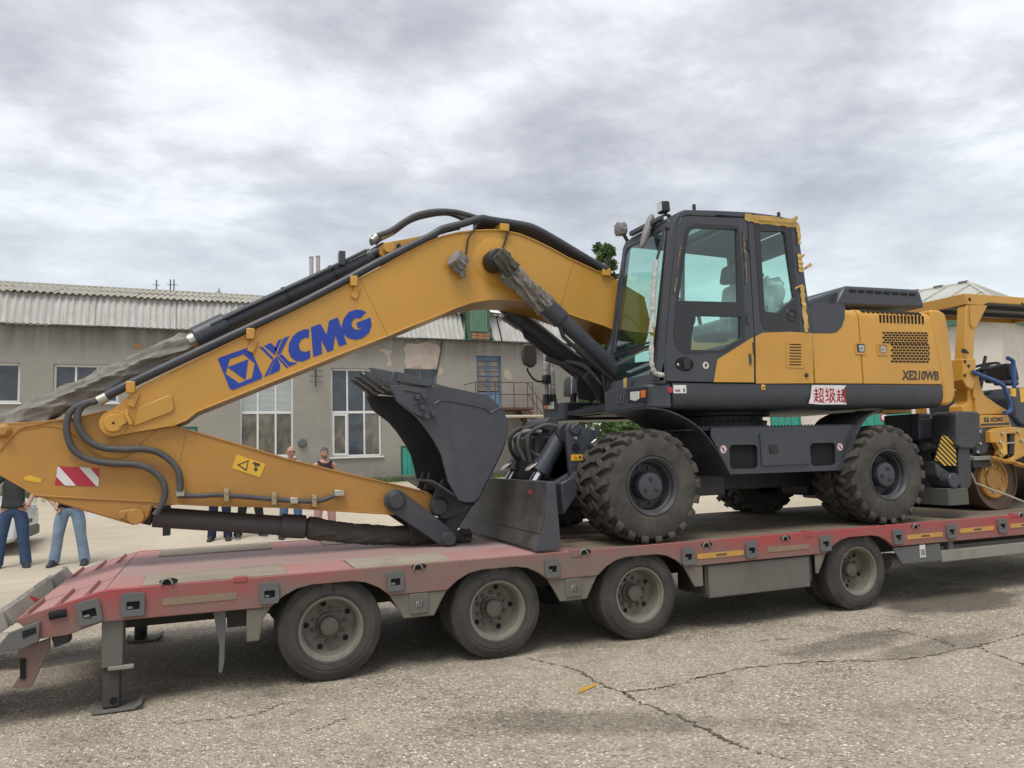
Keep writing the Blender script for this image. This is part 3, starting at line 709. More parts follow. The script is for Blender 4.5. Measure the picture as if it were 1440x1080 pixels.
# ------------------------------------------------------------------ trees and weeds
bark = paint('tree_bark', (0.11,0.09,0.07), 0.95, col2=(0.16,0.135,0.105), amt=0.9, scale=6, bmp=0.5, bscale=14)
def leaf_mat(name, a, b_):
    m, N, L, b = new_mat(name)
    oi = noise(N, L, 0.9, 6, 0.6); f = noise(N, L, 9, 3, 0.6, seed=3)
    c = mixc(N, L, rampf(N, L, oi, 0.35, 0.65), a, b_); c = mixc(N, L, rampf(N, L, f, 0.35, 0.7, 0, 0.6), c, tuple(x*1.5 for x in b_))
    L.new(c, b.inputs['Base Color']); b.inputs['Roughness'].default_value = 0.55
    tr = N.new('ShaderNodeBsdfTranslucent'); L.new(c, tr.inputs[0]); mx = N.new('ShaderNodeMixShader'); mx.inputs[0].default_value = 0.3
    out = [n for n in N if n.type == 'OUTPUT_MATERIAL'][0]
    L.new(b.outputs[0], mx.inputs[1]); L.new(tr.outputs[0], mx.inputs[2]); L.new(mx.outputs[0], out.inputs[0])
    return m
leaf1 = leaf_mat('poplar_leaves', (0.06,0.105,0.03), (0.095,0.15,0.045))
leaf2 = leaf_mat('shrub_leaves', (0.05,0.10,0.025), (0.085,0.15,0.04))
def tree(label, loc, h, r, z0, n, lm, seed, clumps=26, ls=0.12, name='broadleaf_tree', cat='tree', group='trees between the buildings'):
    rnd = random.Random(seed)
    t = thing(name, label, cat, loc, 0, group); x0,y0,g0 = loc
    m = MB(); top = []
    m.tube([(x0,y0,g0-0.1),(x0+rnd.uniform(-.1,.1),y0,g0+h*0.35),(x0+rnd.uniform(-.2,.2),y0,g0+h*0.75)],0.1,10,radii=[h*0.024,h*0.018,h*0.006])
    cl = []
    for i in range(clumps):
        a = rnd.uniform(0,2*pi); zz_ = z0+(h-z0)*rnd.random()**0.9; f = (zz_-z0)/(h-z0)
        rr = r*(0.35+0.75*sin(pi*min(1,0.18+f*0.8)))*rnd.uniform(0.35,1.0)
        c = Vector((x0+rr*cos(a), y0+rr*sin(a), g0+zz_)); cl.append((c, r*rnd.uniform(0.22,0.42)))
        m.tube([(x0,y0,g0+max(h*0.12,zz_*0.7)),tuple((Vector((x0,y0,g0+zz_*0.8))+c)/2),tuple(c)],0.03,5,radii=[h*0.007,h*0.005,h*0.002])
    m.build('trunk', bark, t)
    L2 = MB()
    for i in range(n):
        c, cr = cl[rnd.randrange(len(cl))]
        d = Vector((rnd.gauss(0,1),rnd.gauss(0,1),rnd.gauss(0,1))).normalized()*cr*rnd.random()**0.45; d.z *= 0.8
        p = c+d; u = Vector((rnd.gauss(0,1),rnd.gauss(0,1),rnd.gauss(0,0.7))).normalized(); v = u.orthogonal().normalized(); v.rotate(Quaternion(u, rnd.uniform(0,6.28)))
        s_ = ls*rnd.uniform(0.6,1.3)
        L2.add([p-u*s_, p+v*s_*0.55, p+u*s_, p-v*s_*0.55], [(0,1,2,3)])
    o = L2.build_fast('crown', lm, t)
    return t
def build_fast(s, name, mat, parent):
    me = bpy.data.meshes.new(name); off_ = ROOT[parent.name]
    me.from_pydata([(v[0]-off_.x,v[1]-off_.y,v[2]-off_.z) for v in s.v],[],s.f); me.materials.append(mat)
    return link(name, me, parent)
MB.build_fast = build_fast
tr_p = [(16.58,11.079)][0]
tree('tall loose-leaved tree rising behind the cab between the buildings', (tr_p[0],30.0,0.8), tr_p[1]-0.8, 0.85, 2.5, 3600, leaf1, 5, clumps=34, ls=0.12)
for i, (px, Yy, hh, rr) in enumerate(((13.3,24.3,4.7,1.35),(15.2,25.0,3.8,1.5),(13.0,21.5,1.9,0.9))):
    tree(['dense green shrub at the end of the grey warehouse, the tallest of three','low green shrub beside the white building, seen under the cab','small green shrub before the warehouse corner, nearest the stair'][i], (px,Yy,far_z(px,Yy)), hh, rr, 0.15, 6500, leaf2, 20+i, clumps=30, ls=0.10, name='shrub', cat='shrub', group='shrubs between the buildings')
tree('dark tree far behind the white building, seen through the cab', (21.0,44.0,0.8), 9.0, 3.4, 1.5, 9000, leaf1, 40, clumps=40, ls=0.2)
def weeds(pts, n, hh, seed, label):
    rnd = random.Random(seed); m = MB()
    for i in range(n):
        a, b, sp = pts[rnd.randrange(len(pts))]
        x, y = a+rnd.gauss(0,sp), b+rnd.gauss(0,sp*0.35); z = far_z(x,y); q = rnd.uniform(0,6.28); l = hh*rnd.uniform(.4,1.2); w_ = 0.012
        dx, dy = cos(q), sin(q)
        m.add([(x-dy*w_,y+dx*w_,z),(x+dy*w_,y-dx*w_,z),(x+dx*l*0.5,y+dy*l*0.5,z+l)],[(0,1,2)])
    o = m.build('weeds', leaf2, None, smooth=0); o['kind'] = 'stuff'; o['label'] = label; return o
weeds([(-6+u, 25.7+u*0.048, 0.7) for u in (0.5,2,4,6,8,9,10.5,12,13,15,17)]+[(-7.0,23.5,1.2),(2.2,20.5,0.8)], 5200, 0.22, 9, 'weeds and grass along the foot of the warehouse')


# ------------------------------------------------------------------ the low-loader trailer
def dusty_red(name, base, dust, lo, hi, dirt_x=None, zfade=None, band=None):
    """red paint under a film of road dust, thicker towards the tail (-X) and low down where the wheels throw it"""
    m, N, L, b = new_mat(name)
    t = N.new('ShaderNodeTexCoord'); sp = N.new('ShaderNodeSeparateXYZ'); L.new(t.outputs['Object'], sp.inputs[0])
    n = noise(N, L, 2.2, 9, 0.7, 0.6)
    k = rampf(N, L, n, 0.3, 0.72, -0.28, 0.28)
    acc = k
    if dirt_x: acc = math_(N, L, 'ADD', acc, rampf(N, L, sp.outputs['X'], dirt_x[0], dirt_x[1], 0.32, -0.22))
    if band:      # road dirt thrown up along the rear wheels
        bx_ = math_(N, L, 'MULTIPLY', rampf(N, L, sp.outputs['X'], band[0], band[1]), rampf(N, L, sp.outputs['X'], band[3], band[2]))
        acc = math_(N, L, 'ADD', acc, rampf(N, L, bx_, 0, 1, -0.12, 0.42))
    if zfade: acc = math_(N, L, 'ADD', acc, rampf(N, L, sp.outputs['Z'], zfade[0], zfade[1], 0.3, -0.2))
    f = rampf(N, L, acc, -0.4, 0.4, lo, hi)
    streak = noise(N, L, 1.5, 6, 0.7, 0.3, vscale=(0.6, 14, 3), seed=5)
    f2 = math_(N, L, 'ADD', f, rampf(N, L, streak, 0.4, 0.7, -0.1, 0.13), True)
    chip = math_(N, L, 'MULTIPLY', rampf(N, L, noise(N, L, 26, 6, 0.7, 0.4, seed=7), 0.62, 0.68), rampf(N, L, n, 0.45, 0.6, 0.1, 0.8))
    L.new(mixc(N, L, chip, mixc(N, L, f2, base, dust), (0.10, 0.055, 0.045)), b.inputs['Base Color'])
    L.new(rampf(N, L, f2, 0, 1, 0.42, 0.9), b.inputs['Roughness'])
    bump(N, L, b, noise(N, L, 60, 3), 0.06, 0.003)
    return m
rail_red = dusty_red('dusty_red_rail_paint', (0.40, 0.030, 0.042), (0.18, 0.14, 0.115), 0.26, 0.97, None, (0.66, 0.845), (-4.2, -2.9, -0.4, 0.9))
deck_red = dusty_red('dusty_red_deck_paint', (0.46, 0.105, 0.11), (0.36, 0.29, 0.262), 0.45, 1.0, (3.0, -2.5))
fender_grey = paint('dusty_fender_plastic', (0.135, 0.12, 0.098), 0.75, col2=(0.17, 0.15, 0.125), amt=0.8, scale=3, dirt=(0.22, 0.19, 0.155), dirt_amt=0.6, bmp=0.04)
box_grey = paint('dusty_toolbox_paint', (0.11, 0.105, 0.094), 0.7, col2=(0.15, 0.14, 0.12), amt=0.8, scale=2, dirt=(0.19, 0.17, 0.14), dirt_amt=0.5, bmp=0.03)
plate_light = paint('worn_cast_steel', (0.26, 0.255, 0.245), 0.5, 0.4, dirt=(0.15,0.13,0.11), dirt_amt=0.5, dirt_scale=9)
guard_grey = paint('dusty_guard_rail', (0.27, 0.255, 0.215), 0.7, dirt=(0.2, 0.18, 0.15), dirt_amt=0.6, bmp=0.03)
ramp_grey = paint('dusty_ramp_steel', (0.25, 0.24, 0.22), 0.7, col2=(0.33, 0.30, 0.26), amt=0.8, dirt=(0.16, 0.14, 0.12), dirt_amt=0.6, bmp=0.08)
rim_grey = paint('dusty_wheel_rim', (0.165, 0.152, 0.122), 0.62, col2=(0.21, 0.195, 0.155), amt=0.7, scale=6, dirt=(0.10, 0.09, 0.075), dirt_amt=0.7, dirt_scale=7, bmp=0.04)
under_grey = paint('underbody_paint', (0.05, 0.047, 0.043), 0.8, dirt=(0.1, 0.09, 0.075), dirt_amt=0.6, bmp=0.03)
strip_yellow = paint('reflective_strip', (0.56, 0.30, 0.05), 0.5, col2=(0.45, 0.26, 0.08), amt=0.6, dirt=(0.3, 0.2, 0.12), dirt_amt=0.5, dirt_scale=9, bmp=0.0)
strip_dusty = paint('dust_covered_strip', (0.27, 0.19, 0.12), 0.85, col2=(0.22, 0.165, 0.125), amt=0.9, scale=9, bmp=0.0)
def wood_mat(name, a, b_, seed, red=None):
    m, N, L, b = new_mat(name)
    g = noise(N, L, 3.0, 8, 0.7, 0.4, vscale=(0.6, 9, 9), seed=seed)
    c = mixc(N, L, rampf(N, L, g, 0.3, 0.7), a, b_)
    s = noise(N, L, 1.6, 8, 0.7, 0.7, seed=seed+3)
    c = mixc(N, L, rampf(N, L, s, 0.5, 0.68, 0, 0.65), c, tuple(x*0.5 for x in a))
    oi = N.new('ShaderNodeObjectInfo')
    c = mixc(N, L, rampf(N, L, oi.outputs['Random'], 0, 1, 0, 0.35), c, tuple(x*0.55 for x in b_))
    L.new(c, b.inputs['Base Color']); b.inputs['Roughness'].default_value = 0.85
    bump(N, L, b, g, 0.35, 0.006)
    return m
wood = wood_mat('worn_deck_wood', (0.235, 0.19, 0.135), (0.15, 0.115, 0.082), 1)
wood_pale = wood_mat('pale_deck_wood', (0.40, 0.35, 0.275), (0.31, 0.265, 0.20), 4)

TY0, TY1, TZ = 5.985, 8.42, 0.838
trailer = thing('lowboy_trailer', 'long dusty red low-loader trailer carrying the excavator and the roller', 'trailer', (4.0, 7.2, 0.0))
WX = (0.825, 2.185, 3.55, 6.115)
def arch(xc):
    return [(xc-0.555,0.42),(xc-0.50,0.52),(xc-0.44,0.61),(xc-0.36,0.68),(xc-0.26,0.728),(xc-0.15,0.748),
            (xc+0.15,0.748),(xc+0.26,0.728),(xc+0.36,0.68),(xc+0.44,0.61),(xc+0.50,0.52),(xc+0.555,0.42)]
def rail_poly():
    p = [(-1.247,0.69),(-1.10,0.548),(-0.93,0.557),(-0.727,0.62)]
    for xc in WX:
        a = [q for q in arch(xc) if q[1] >= 0.605]
        p += [(xc-0.447,0.612)]+a[1:-1]+[(xc+0.447,0.612)] if a[0][1] < 0.612 else [(xc-0.447,0.612)]+a+[(xc+0.447,0.612)]
    p += [(11.0,0.60),(11.0,TZ),(-0.70,TZ),(-0.76,TZ-0.012)]
    return p
for y0, y1 in ((TY0, TY0+0.035), (TY1-0.035, TY1)):
    MB().prism(rail_poly(), y0, y1).build('side_rail', rail_red, trailer, 0.006)
# deck: centre sheet, two side sheets, tail slope
def deck_sheet(y0, y1, x0, x1, z=TZ-0.004, th=0.03): return MB().box(x0, x1, y0, y1, z-th, z)
SY0, SY1, CY0, CY1 = TY0+0.037, 6.60, 6.622, 7.775
deck_grey = dusty_red('dust_covered_deck_sheet', (0.43, 0.14, 0.14), (0.33, 0.28, 0.258), 0.68, 1.0, (3.0, -2.5))
deck_sheet(CY0, CY1, -0.72, 2.95).build('deck_plate', deck_grey, trailer, 0.004)
for (y0, y1) in ((SY0, SY1), (7.795, TY1-0.037)):
    deck_sheet(y0, y1, -0.72, -0.50).build('deck_plate', deck_red, trailer, 0.004)
    deck_sheet(y0, y1, 0.505, 1.00).build('deck_plate', deck_red, trailer, 0.004)
    deck_sheet(y0, y1, 1.825, 2.95).build('deck_plate', deck_red, trailer, 0.004)
def tail_z(x): return 0.834+(x+0.725)*(0.834-0.69)/(1.25-0.725)
for (y0, y1, dz) in ((SY0, SY1, 0), (CY0, CY1, 0.004), (7.795, TY1-0.037, 0)):
    a = [(-0.725, y0, 0.832+dz), (-1.24, y0, 0.688+dz)]; b = [(-0.725, y1, 0.832+dz), (-1.24, y1, 0.688+dz)]
    MB().strip(a, b, (0, 0, -0.03)).build('tail_slope_plate', deck_red, trailer, 0.003)
for y0, y1 in ((SY0+0.02, SY1-0.02), (7.82, TY1-0.06)):
    for x in (-1.19, -1.00, -0.83):
        z = tail_z(x)
        MB().prism([(x-0.035,z-0.014),(x+0.014,z+0.003),(x+0.010,z+0.030),(x+0.002,z+0.028)], y0, y1).build('cleat', deck_red, trailer, 0.002)
# slits between the deck sheets are real gaps; cross-members and spine beam underneath
MB().box(-0.68, 11.0, 6.75, 6.95, 0.42, 0.774).box(-0.68, 11.0, 7.45, 7.65, 0.42, 0.774).build('spine_beam', under_grey, trailer, 0.01)
m = MB()
for i in range(17): m.box(-0.6+i*0.68, -0.53+i*0.68, TY0+0.04, TY1-0.04, 0.66, 0.773)
m.build('cross_member', under_grey, trailer)
MB().box(-0.70, 11.0, TY0+0.037, TY1-0.037, 0.775, 0.792).build('underfloor', under_grey, trailer)
# timber inserts
for (y0, y1) in ((SY0+0.005, SY1), (7.80, TY1-0.04)):
    k = 3
    for i in range(k):
        a = y0+(y1-y0)*i/k; b = y0+(y1-y0)*(i+1)/k-0.006; sl = -0.10*i
        MB().prism([(-0.495,a),(0.50,a),(0.50,b),(-0.495,b)], TZ-0.03, TZ+0.006, 'xy').build('plank', wood_pale, trailer, 0.004)
    for i in range(4):
        a = y0+(y1-y0)*i/4; b = y0+(y1-y0)*(i+1)/4-0.005
        MB().box(1.01, 1.815, a, b, TZ-0.03, TZ+0.002).build('plank', wood_pale, trailer, 0.004)
nb = 13
for i in range(nb):
    a = SY0+(TY1-0.037-SY0)*i/nb; b = SY0+(TY1-0.037-SY0)*(i+1)/nb-0.008
    cuts = [2.96, 4.7+((i*37)%5)*0.25, 7.0+((i*23)%5)*0.22, 9.2, 11.0]
    for q in range(4):
        MB().box(cuts[q], cuts[q+1]-0.006, a, b, TZ-0.035, TZ+random.uniform(-0.006,0.001)).build('plank', wood, trailer, 0.004)
# lashing pockets along the rail: cast plates with a square hole
def pocket(x, z, w=0.135, h=0.155, rot=0.0, big=False):
    c, s_ = cos(rot), sin(rot)
    def T(p): return (x+p[0]*c-p[1]*s_, z+p[0]*s_+p[1]*c)
    outer = [T(p) for p in rrect(-w/2, w/2, -h/2, h/2, 0.02)]
    inner = [T(p) for p in rrect(-w*0.27, w*0.29, -h*0.23, h*0.13, 0.008)]
    pl = MB().prism(outer, TY0-0.022, TY0-0.001, 'xz', [inner]).build('lashing_plate', plate_grey, trailer, 0.004)
    MB().prism([T(p) for p in rrect(-w*0.3, w*0.32, -h*0.26, h*0.16, 0.006)], TY0-0.004, TY0-0.0015, 'xz').build('pocket_hole', hole, pl)
    q = T((-w*0.13, -h*0.14))
    MB().obox((q[0], TY0-0.008, q[1]), (w*0.12*c, 0, w*0.12*s_), (0, 0.005, 0), (-0.008*s_, 0, 0.008*c)).build('pocket_pin', plate_light, pl, 0.002)
for (px, pz) in [(0.368,0.717),(1.312,0.723),(2.665,0.712),(4.031,0.71),(4.743,0.716),(5.645,0.713),(6.613,0.712),(7.387,0.721),(8.183,0.732)]: pocket(px, pz+0.0)
pk = [(-0.539,0.724),(-0.808,0.698)]
pocket(*pk[0], 0.15, 0.16); pocket(*pk[1], 0.15, 0.16, rot=0.2)
# tail bracket, hook and marker
MB().prism([(-1.095,0.673),(-1.271,0.614),(-1.317,0.551),(-1.34,0.513),(-1.304,0.495),(-1.196,0.5),(-1.096,0.539)], TY0-0.03, TY0-0.002).build('tail_bracket', plate_grey, trailer, 0.006)
MB().prism([(-1.193,0.617),(-1.117,0.636),(-1.112,0.599),(-1.188,0.57)], TY0-0.034, TY0-0.029).build('pocket_hole', hole, trailer)
hook_m = paint('dust_covered_red_hook', (0.20,0.105,0.09), 0.85, col2=(0.16,0.115,0.095), amt=0.9, scale=6, dirt=(0.2,0.17,0.14), dirt_amt=0.6)
for dy in (0.0, 2.2):
    MB().prism([(-1.231,0.484),(-1.046,0.538),(-1.049,0.467),(-1.112,0.321),(-1.151,0.229),(-1.261,0.239),(-1.222,0.303),(-1.178,0.353),(-1.221,0.428)], 6.03+dy, 6.07+dy).build('tail_hook', hook_m, trailer, 0.004)
    MB().prism([(-1.215,0.429),(-1.182,0.425),(-1.179,0.291),(-1.211,0.295)], 6.02+dy, 6.03+dy).build('hook_slot', hole, trailer)
MB().prism([(-1.042,0.537),(-0.937,0.559),(-0.931,0.496),(-1.02,0.473)], 6.04, 6.16).build('marker_lamp', black, trailer, 0.006)
# oval lashing holes with rings on the rail edge
for (px, pz) in [(-0.314,0.86),(1.508,0.817),(2.981,0.826),(4.247,0.798),(5.164,0.795),(6.885,0.805),(8.51,0.832)]:
    MB().prism([(px+0.062*cos(a), pz+0.024*sin(a)) for a in [2*pi*i/16 for i in range(16)]], TY0-0.004, TY0+0.001).build('lashing_hole', hole, trailer)
    MB().tube([(px-0.012+0.036*cos(a), TY0-0.012, pz-0.02+0.042*sin(a)) for a in [pi*i/8 for i in range(9)]], 0.008, 8).build('lashing_ring', plate_light, trailer)
MB().tube([([(-0.994,0.708)][0][0]+0.05*cos(a), TY0-0.003, [(-0.994,0.708)][0][1]+0.03*sin(a)) for a in (0,)]+[([(-0.994,0.708)][0][0]-0.05, TY0-0.003, [(-0.994,0.708)][0][1]-0.012)], 0.028, 10).build('lashing_hole', hole, trailer)
# reflective strips
for (a, b) in ([(4.138,0.694),(4.659,0.701)], [(6.753,0.694),(7.269,0.697)], [(7.527,0.711),(8.059,0.716)], [(8.322,0.715),(8.783,0.719)]):
    sp_ = MB().box(a[0], b[0], TY0-0.004, TY0-0.001, a[1]-0.022, a[1]+0.026).build('reflective_strip', strip_yellow, trailer)
    c = (a[0]+b[0])/2
    for q in range(6): MB().box(c-0.05+q*0.02, c-0.037+q*0.02, TY0-0.0065, TY0-0.004, a[1]-0.008, a[1]+0.012).build('print_mark', dark_print, sp_)
for (a, b) in ([(4.942,0.694),(5.446,0.698)], [(-0.354,0.714),(0.141,0.712)]):
    MB().box(a[0], b[0], TY0-0.004, TY0-0.001, a[1]-0.02, a[1]+0.03).build('reflective_strip', strip_dusty, trailer, label='dust covered reflective strip')
for (px, pz) in [(0.165,0.832),(2.896,0.807),(5.446,0.809),(8.418,0.829)]:
    MB().box(px-0.05, px+0.05, TY0-0.006, TY0+0.05, pz-0.02, TZ+0.012).build('stake_cap', rail_red, trailer, 0.004)
# fenders between the wheels
def fender(xa, xb, za=0.42, mid=True):
    p = [(xa[0], 0.611)]+xa[1]+xb[1]+[(xb[0], 0.611)]
    f = MB().prism(p, TY0+0.012, TY0+0.035).build('fender', fender_grey, trailer, 0.008)
    return f
def aL(xc): return (xc+0.445, [(xc+0.50,0.52),(xc+0.555,0.42)])
def aR(xc): return (xc-0.445, [(xc-0.555,0.42),(xc-0.50,0.52)])
fender((0.21, [(0.21, 0.375)]), (WX[0]-0.445, [(0.30,0.375),(WX[0]-0.50,0.52)]))
for a, b in ((0,1),(1,2)):
    f = fender(aL(WX[a]), aR(WX[b])); c = (WX[a]+WX[b])/2
    MB().box(c-0.075, c+0.075, TY0-0.001, TY0+0.011, 0.45, 0.607).build('fender_panel', box_grey, f, 0.006)
    mk = MB().box(c-0.022, c+0.022, TY0-0.004, TY0-0.0015, 0.50, 0.55).build('warning_print', white_print, f)
    for q in range(4): MB().prism([(c-0.022+q*0.012,0.50),(c-0.014+q*0.012,0.50),(c-0.016+q*0.012+0.008,0.55),(c-0.022+q*0.012+0.006,0.55)], TY0-0.007, TY0-0.0045).build('print_mark', dark_print, f)
fender(aL(WX[2]), (4.20, [(4.20,0.42)]))
fender((5.53, [(5.53,0.42)]), aR(WX[3]))
fr = MB().prism([(WX[3]+0.445,0.60)]+aL(WX[3])[1]+[(7.24,0.415),(7.24,0.60)], TY0+0.012, TY0+0.035).build('fender', plate_grey, trailer, 0.008)
lb = [(6.97,0.538)][0]
lbl = MB().box(lb[0]-0.04, lb[0]+0.04, TY0+0.006, TY0+0.010, lb[1]-0.065, lb[1]+0.065).build('type_plate', white_print, fr)
MB().box(lb[0]-0.028, lb[0]+0.028, TY0+0.002, TY0+0.0055, lb[1]-0.045, lb[1]+0.02).build('print_mark', guard_grey, lbl)
# toolbox
tb = MB().box(4.27, 5.46, TY0+0.02, TY0+0.55, 0.30, 0.60).build('toolbox', box_grey, trailer, 0.012)
MB().box(4.24, 4.268, TY0+0.04, TY0+0.5, 0.33, 0.60).build('toolbox_bracket', under_grey, tb, 0.004)
MB().box(5.462, 5.50, TY0+0.04, TY0+0.5, 0.35, 0.60).build('toolbox_bracket', under_grey, tb, 0.004)
# side guard and its post
MB().box(7.26, 11.0, TY0+0.02, TY0+0.07, 0.395, 0.52).build('side_guard', guard_grey, trailer, 0.01)
MB().box(7.26, 11.0, TY0+0.24, TY0+0.3, 0.44, 0.53).build('side_guard', guard_grey, trailer, 0.01)
for x in (7.42, 9.4, 10.7):
    MB().box(x-0.035, x+0.035, TY0+0.03, TY0+0.10, 0.50, 0.68).build('guard_post', plate_grey, trailer, 0.006)
# wheels: twin tyres, dished rim, hub with nuts
hub_dark = paint('greasy_dusty_hub', (0.105, 0.097, 0.08), 0.7, col2=(0.14, 0.13, 0.105), amt=0.8, scale=9, dirt=(0.06, 0.053, 0.045), dirt_amt=0.7, dirt_scale=11)
def trailer_wheel():
    r = bpy.data.objects.new('wheel', None); COL.objects.link(r); r.parent = trailer; ROOT[r.name] = Vector((0,0,0))
    prof = [(0.238,0.03),(0.245,0.008),(0.258,0.0),(0.263,0.003),(0.268,-0.002),(0.30,-0.004),(0.305,0.001),(0.325,0.001),(0.33,0.006),(0.337,0.005),(0.345,0.014),(0.372,0.028),(0.388,0.040),(0.395,0.055),
            (0.395,0.082),(0.387,0.085),(0.387,0.092),(0.395,0.095),(0.395,0.125),(0.387,0.128),(0.387,0.135),(0.395,0.138),
            (0.395,0.175),(0.37,0.205),(0.30,0.225),(0.24,0.20)]
    MB().lathe(prof, (0,0,0), 'y', 56, closed=True).build('tyre', tyre_tr, r, smooth=28)
    MB().lathe([(p[0], p[1]+0.245) for p in prof], (0,0,0), 'y', 40, closed=True).build('tyre', tyre_tr, r, smooth=28)
    m = MB().lathe([(0.248,0.012),(0.243,0.006),(0.228,0.010),(0.222,0.03),(0.210,0.045),(0.204,0.14),(0.192,0.168),(0.15,0.174),(0.10,0.17),(0.10,0.19),(0.18,0.20),(0.24,0.205)], (0,0,0), 'y', 48, cap=False)
    rim = m.build('rim', rim_grey, r, smooth=30)
    h = MB().lathe([(0.0,0.085),(0.05,0.085),(0.066,0.09),(0.072,0.10),(0.076,0.145),(0.098,0.15),(0.098,0.172)], (0,0,0), 'y', 28)
    for k in range(10):
        a = 2*pi*k/10+0.2
        h.cyl((0.125*cos(a),0.146,0.125*sin(a)), (0.125*cos(a),0.174,0.125*sin(a)), 0.014, seg=6)
    h.build('hub', hub_dark, r, smooth=30)
    for k in range(5):
        a = 2*pi*k/5+0.55
        MB().lathe([(0.0,0.1665),(0.022,0.1665)], (0.172*cos(a),-0.001,0.172*sin(a)), 'y', 12).build('hand_hole', hole, rim)
    return r
w0 = trailer_wheel(); base = Vector((-4.0, -7.2, 0.0))
for i, x in enumerate(WX):
    w = w0 if i == 0 else dup(w0, trailer)
    w.location = Vector((x, TY0+0.045, 0.395))+base; w.rotation_euler = (0, (0.0, 0.5, 1.3, 2.2)[i], 0)
    f = dup(w0, trailer); f.location = Vector((x, TY1-0.045, 0.395))+base; f.rotation_euler = (0, 0.4*i, pi)
m = MB()
for x in WX: m.cyl((x, 6.15, 0.395), (x, TY1-0.17, 0.395), 0.065, seg=14)
m.build('axle', under_grey, trailer)
MB().cyl(*[(p[0], 6.35, p[1]) for p in [(6.818,0.401),(6.941,0.391)]], 0.09, seg=14).build('air_tank', guard_grey, trailer)
MB().cyl((1.47, 6.3, 0.50), (1.49, 6.9, 0.50), 0.09, seg=14).build('air_tank', guard_grey, trailer)
# support legs at the tail, mud flaps
for y in (TY0+0.03, TY1-0.23):
    lg = MB().box(-0.735, -0.60, y, y+0.16, 0.30, 0.80).build('support_leg', box_grey, trailer, 0.008)
    MB().box(-0.69, -0.53, y-0.02, y+0.02, 0.285, 0.31).build('leg_collar', guard_grey, lg, 0.004)
    MB().box(-0.725, -0.62, y+0.02, y+0.14, 0.03, 0.30).build('inner_leg', under_grey, lg, 0.006)
    MB().prism([(-0.80,0.035),(-0.765,0.008),(-0.52,0.008),(-0.475,0.04),(-0.485,0.047),(-0.53,0.022),(-0.755,0.022),(-0.79,0.043)], y-0.03, y+0.21).build('foot_plate', box_grey, lg, 0.003)
    MB().cyl((-0.655, y+0.015, 0.075), (-0.655, y+0.03, 0.075), 0.025, seg=12).build('foot_pin', hole, lg)
MB().prism([(-0.02,0.612),(0.07,0.612),(0.06,0.24),(0.045,0.16),(0.02,0.17),(0.025,0.35)], 6.06, 6.075).build('mud_flap', plate_grey, trailer, 0.003)
MB().prism([(-0.16,0.612),(-0.07,0.612),(-0.06,0.40),(-0.085,0.41),(-0.15,0.47)], 6.9, 6.92).build('mud_flap', under_grey, trailer, 0.003)
MB().box(0.08, 0.24, 6.25, 6.55, 0.44, 0.60).build('valve_box', under_grey, trailer, 0.01)
for y in (6.2, 8.0):
    MB().box(10.3, 10.5, y, y+0.2, 0.02, 0.6).build('support_leg', box_grey, trailer, 0.008)
# loading ramps let down behind the tail
red_mark = flat('red_marker', (0.45, 0.04, 0.03), 0.5)
for i, (y0, y1) in enumerate(((6.0, 6.75), (7.55, 8.35))):
    r = thing('loading_ramp', ['near grey steel loading ramp cut by the left picture edge below the tail', 'far grey steel loading ramp with red markers below the trailer tail'][i], 'ramp', (-1.3, y0, 0.0), 0, 'loading ramps of the trailer')
    a = Vector((-1.30, 0, 0.72)); b = Vector((-2.25, 0, 0.03)); d = (b-a).normalized(); n = Vector((-d.z, 0, d.x)); n = n if n.z > 0 else -n
    def Q(t, h): p = a+d*t+n*h; return (p.x, p.z)
    Lr = (b-a).length
    for q, yy in enumerate((y0, y1-0.05)):
        sd = MB().prism([Q(0,0.03),Q(0.02,0.055),Q(0.05,0.03),Q(Lr,0.03),Q(Lr,0.0),Q(0.9,-0.06),Q(0.03,-0.075)], yy, yy+0.05).build('side_plate', ramp_grey, r, 0.004)
        if q == 0:
            for k in range(5):
                t = 0.16+k*0.19
                MB().prism([Q(t,-0.055),Q(t+0.09,-0.055),Q(t+0.12,0.005),Q(t+0.03,0.005)], yy-0.004, yy-0.001).build('red_marker', red_mark, sd)
    MB().prism([Q(-0.004,0.03),Q(0.03,0.04),Q(0.03,-0.08),Q(-0.004,-0.075)], y0+0.052, y1-0.052).build('end_plate', ramp_grey, r, 0.004)
    MB().prism([Q(0.035,0.035),Q(Lr,0.03),Q(Lr,0.015),Q(0.03,0.01)], y0+0.052, y1-0.052).build('ramp_plate', ramp_grey, r)
    for k in range(7):
        t = 0.12+k*0.15
        MB().prism([Q(t,0.036),Q(t+0.03,0.036),Q(t+0.02,0.06)], y0+0.06, y1-0.06).build('cleat', ramp_grey, r)


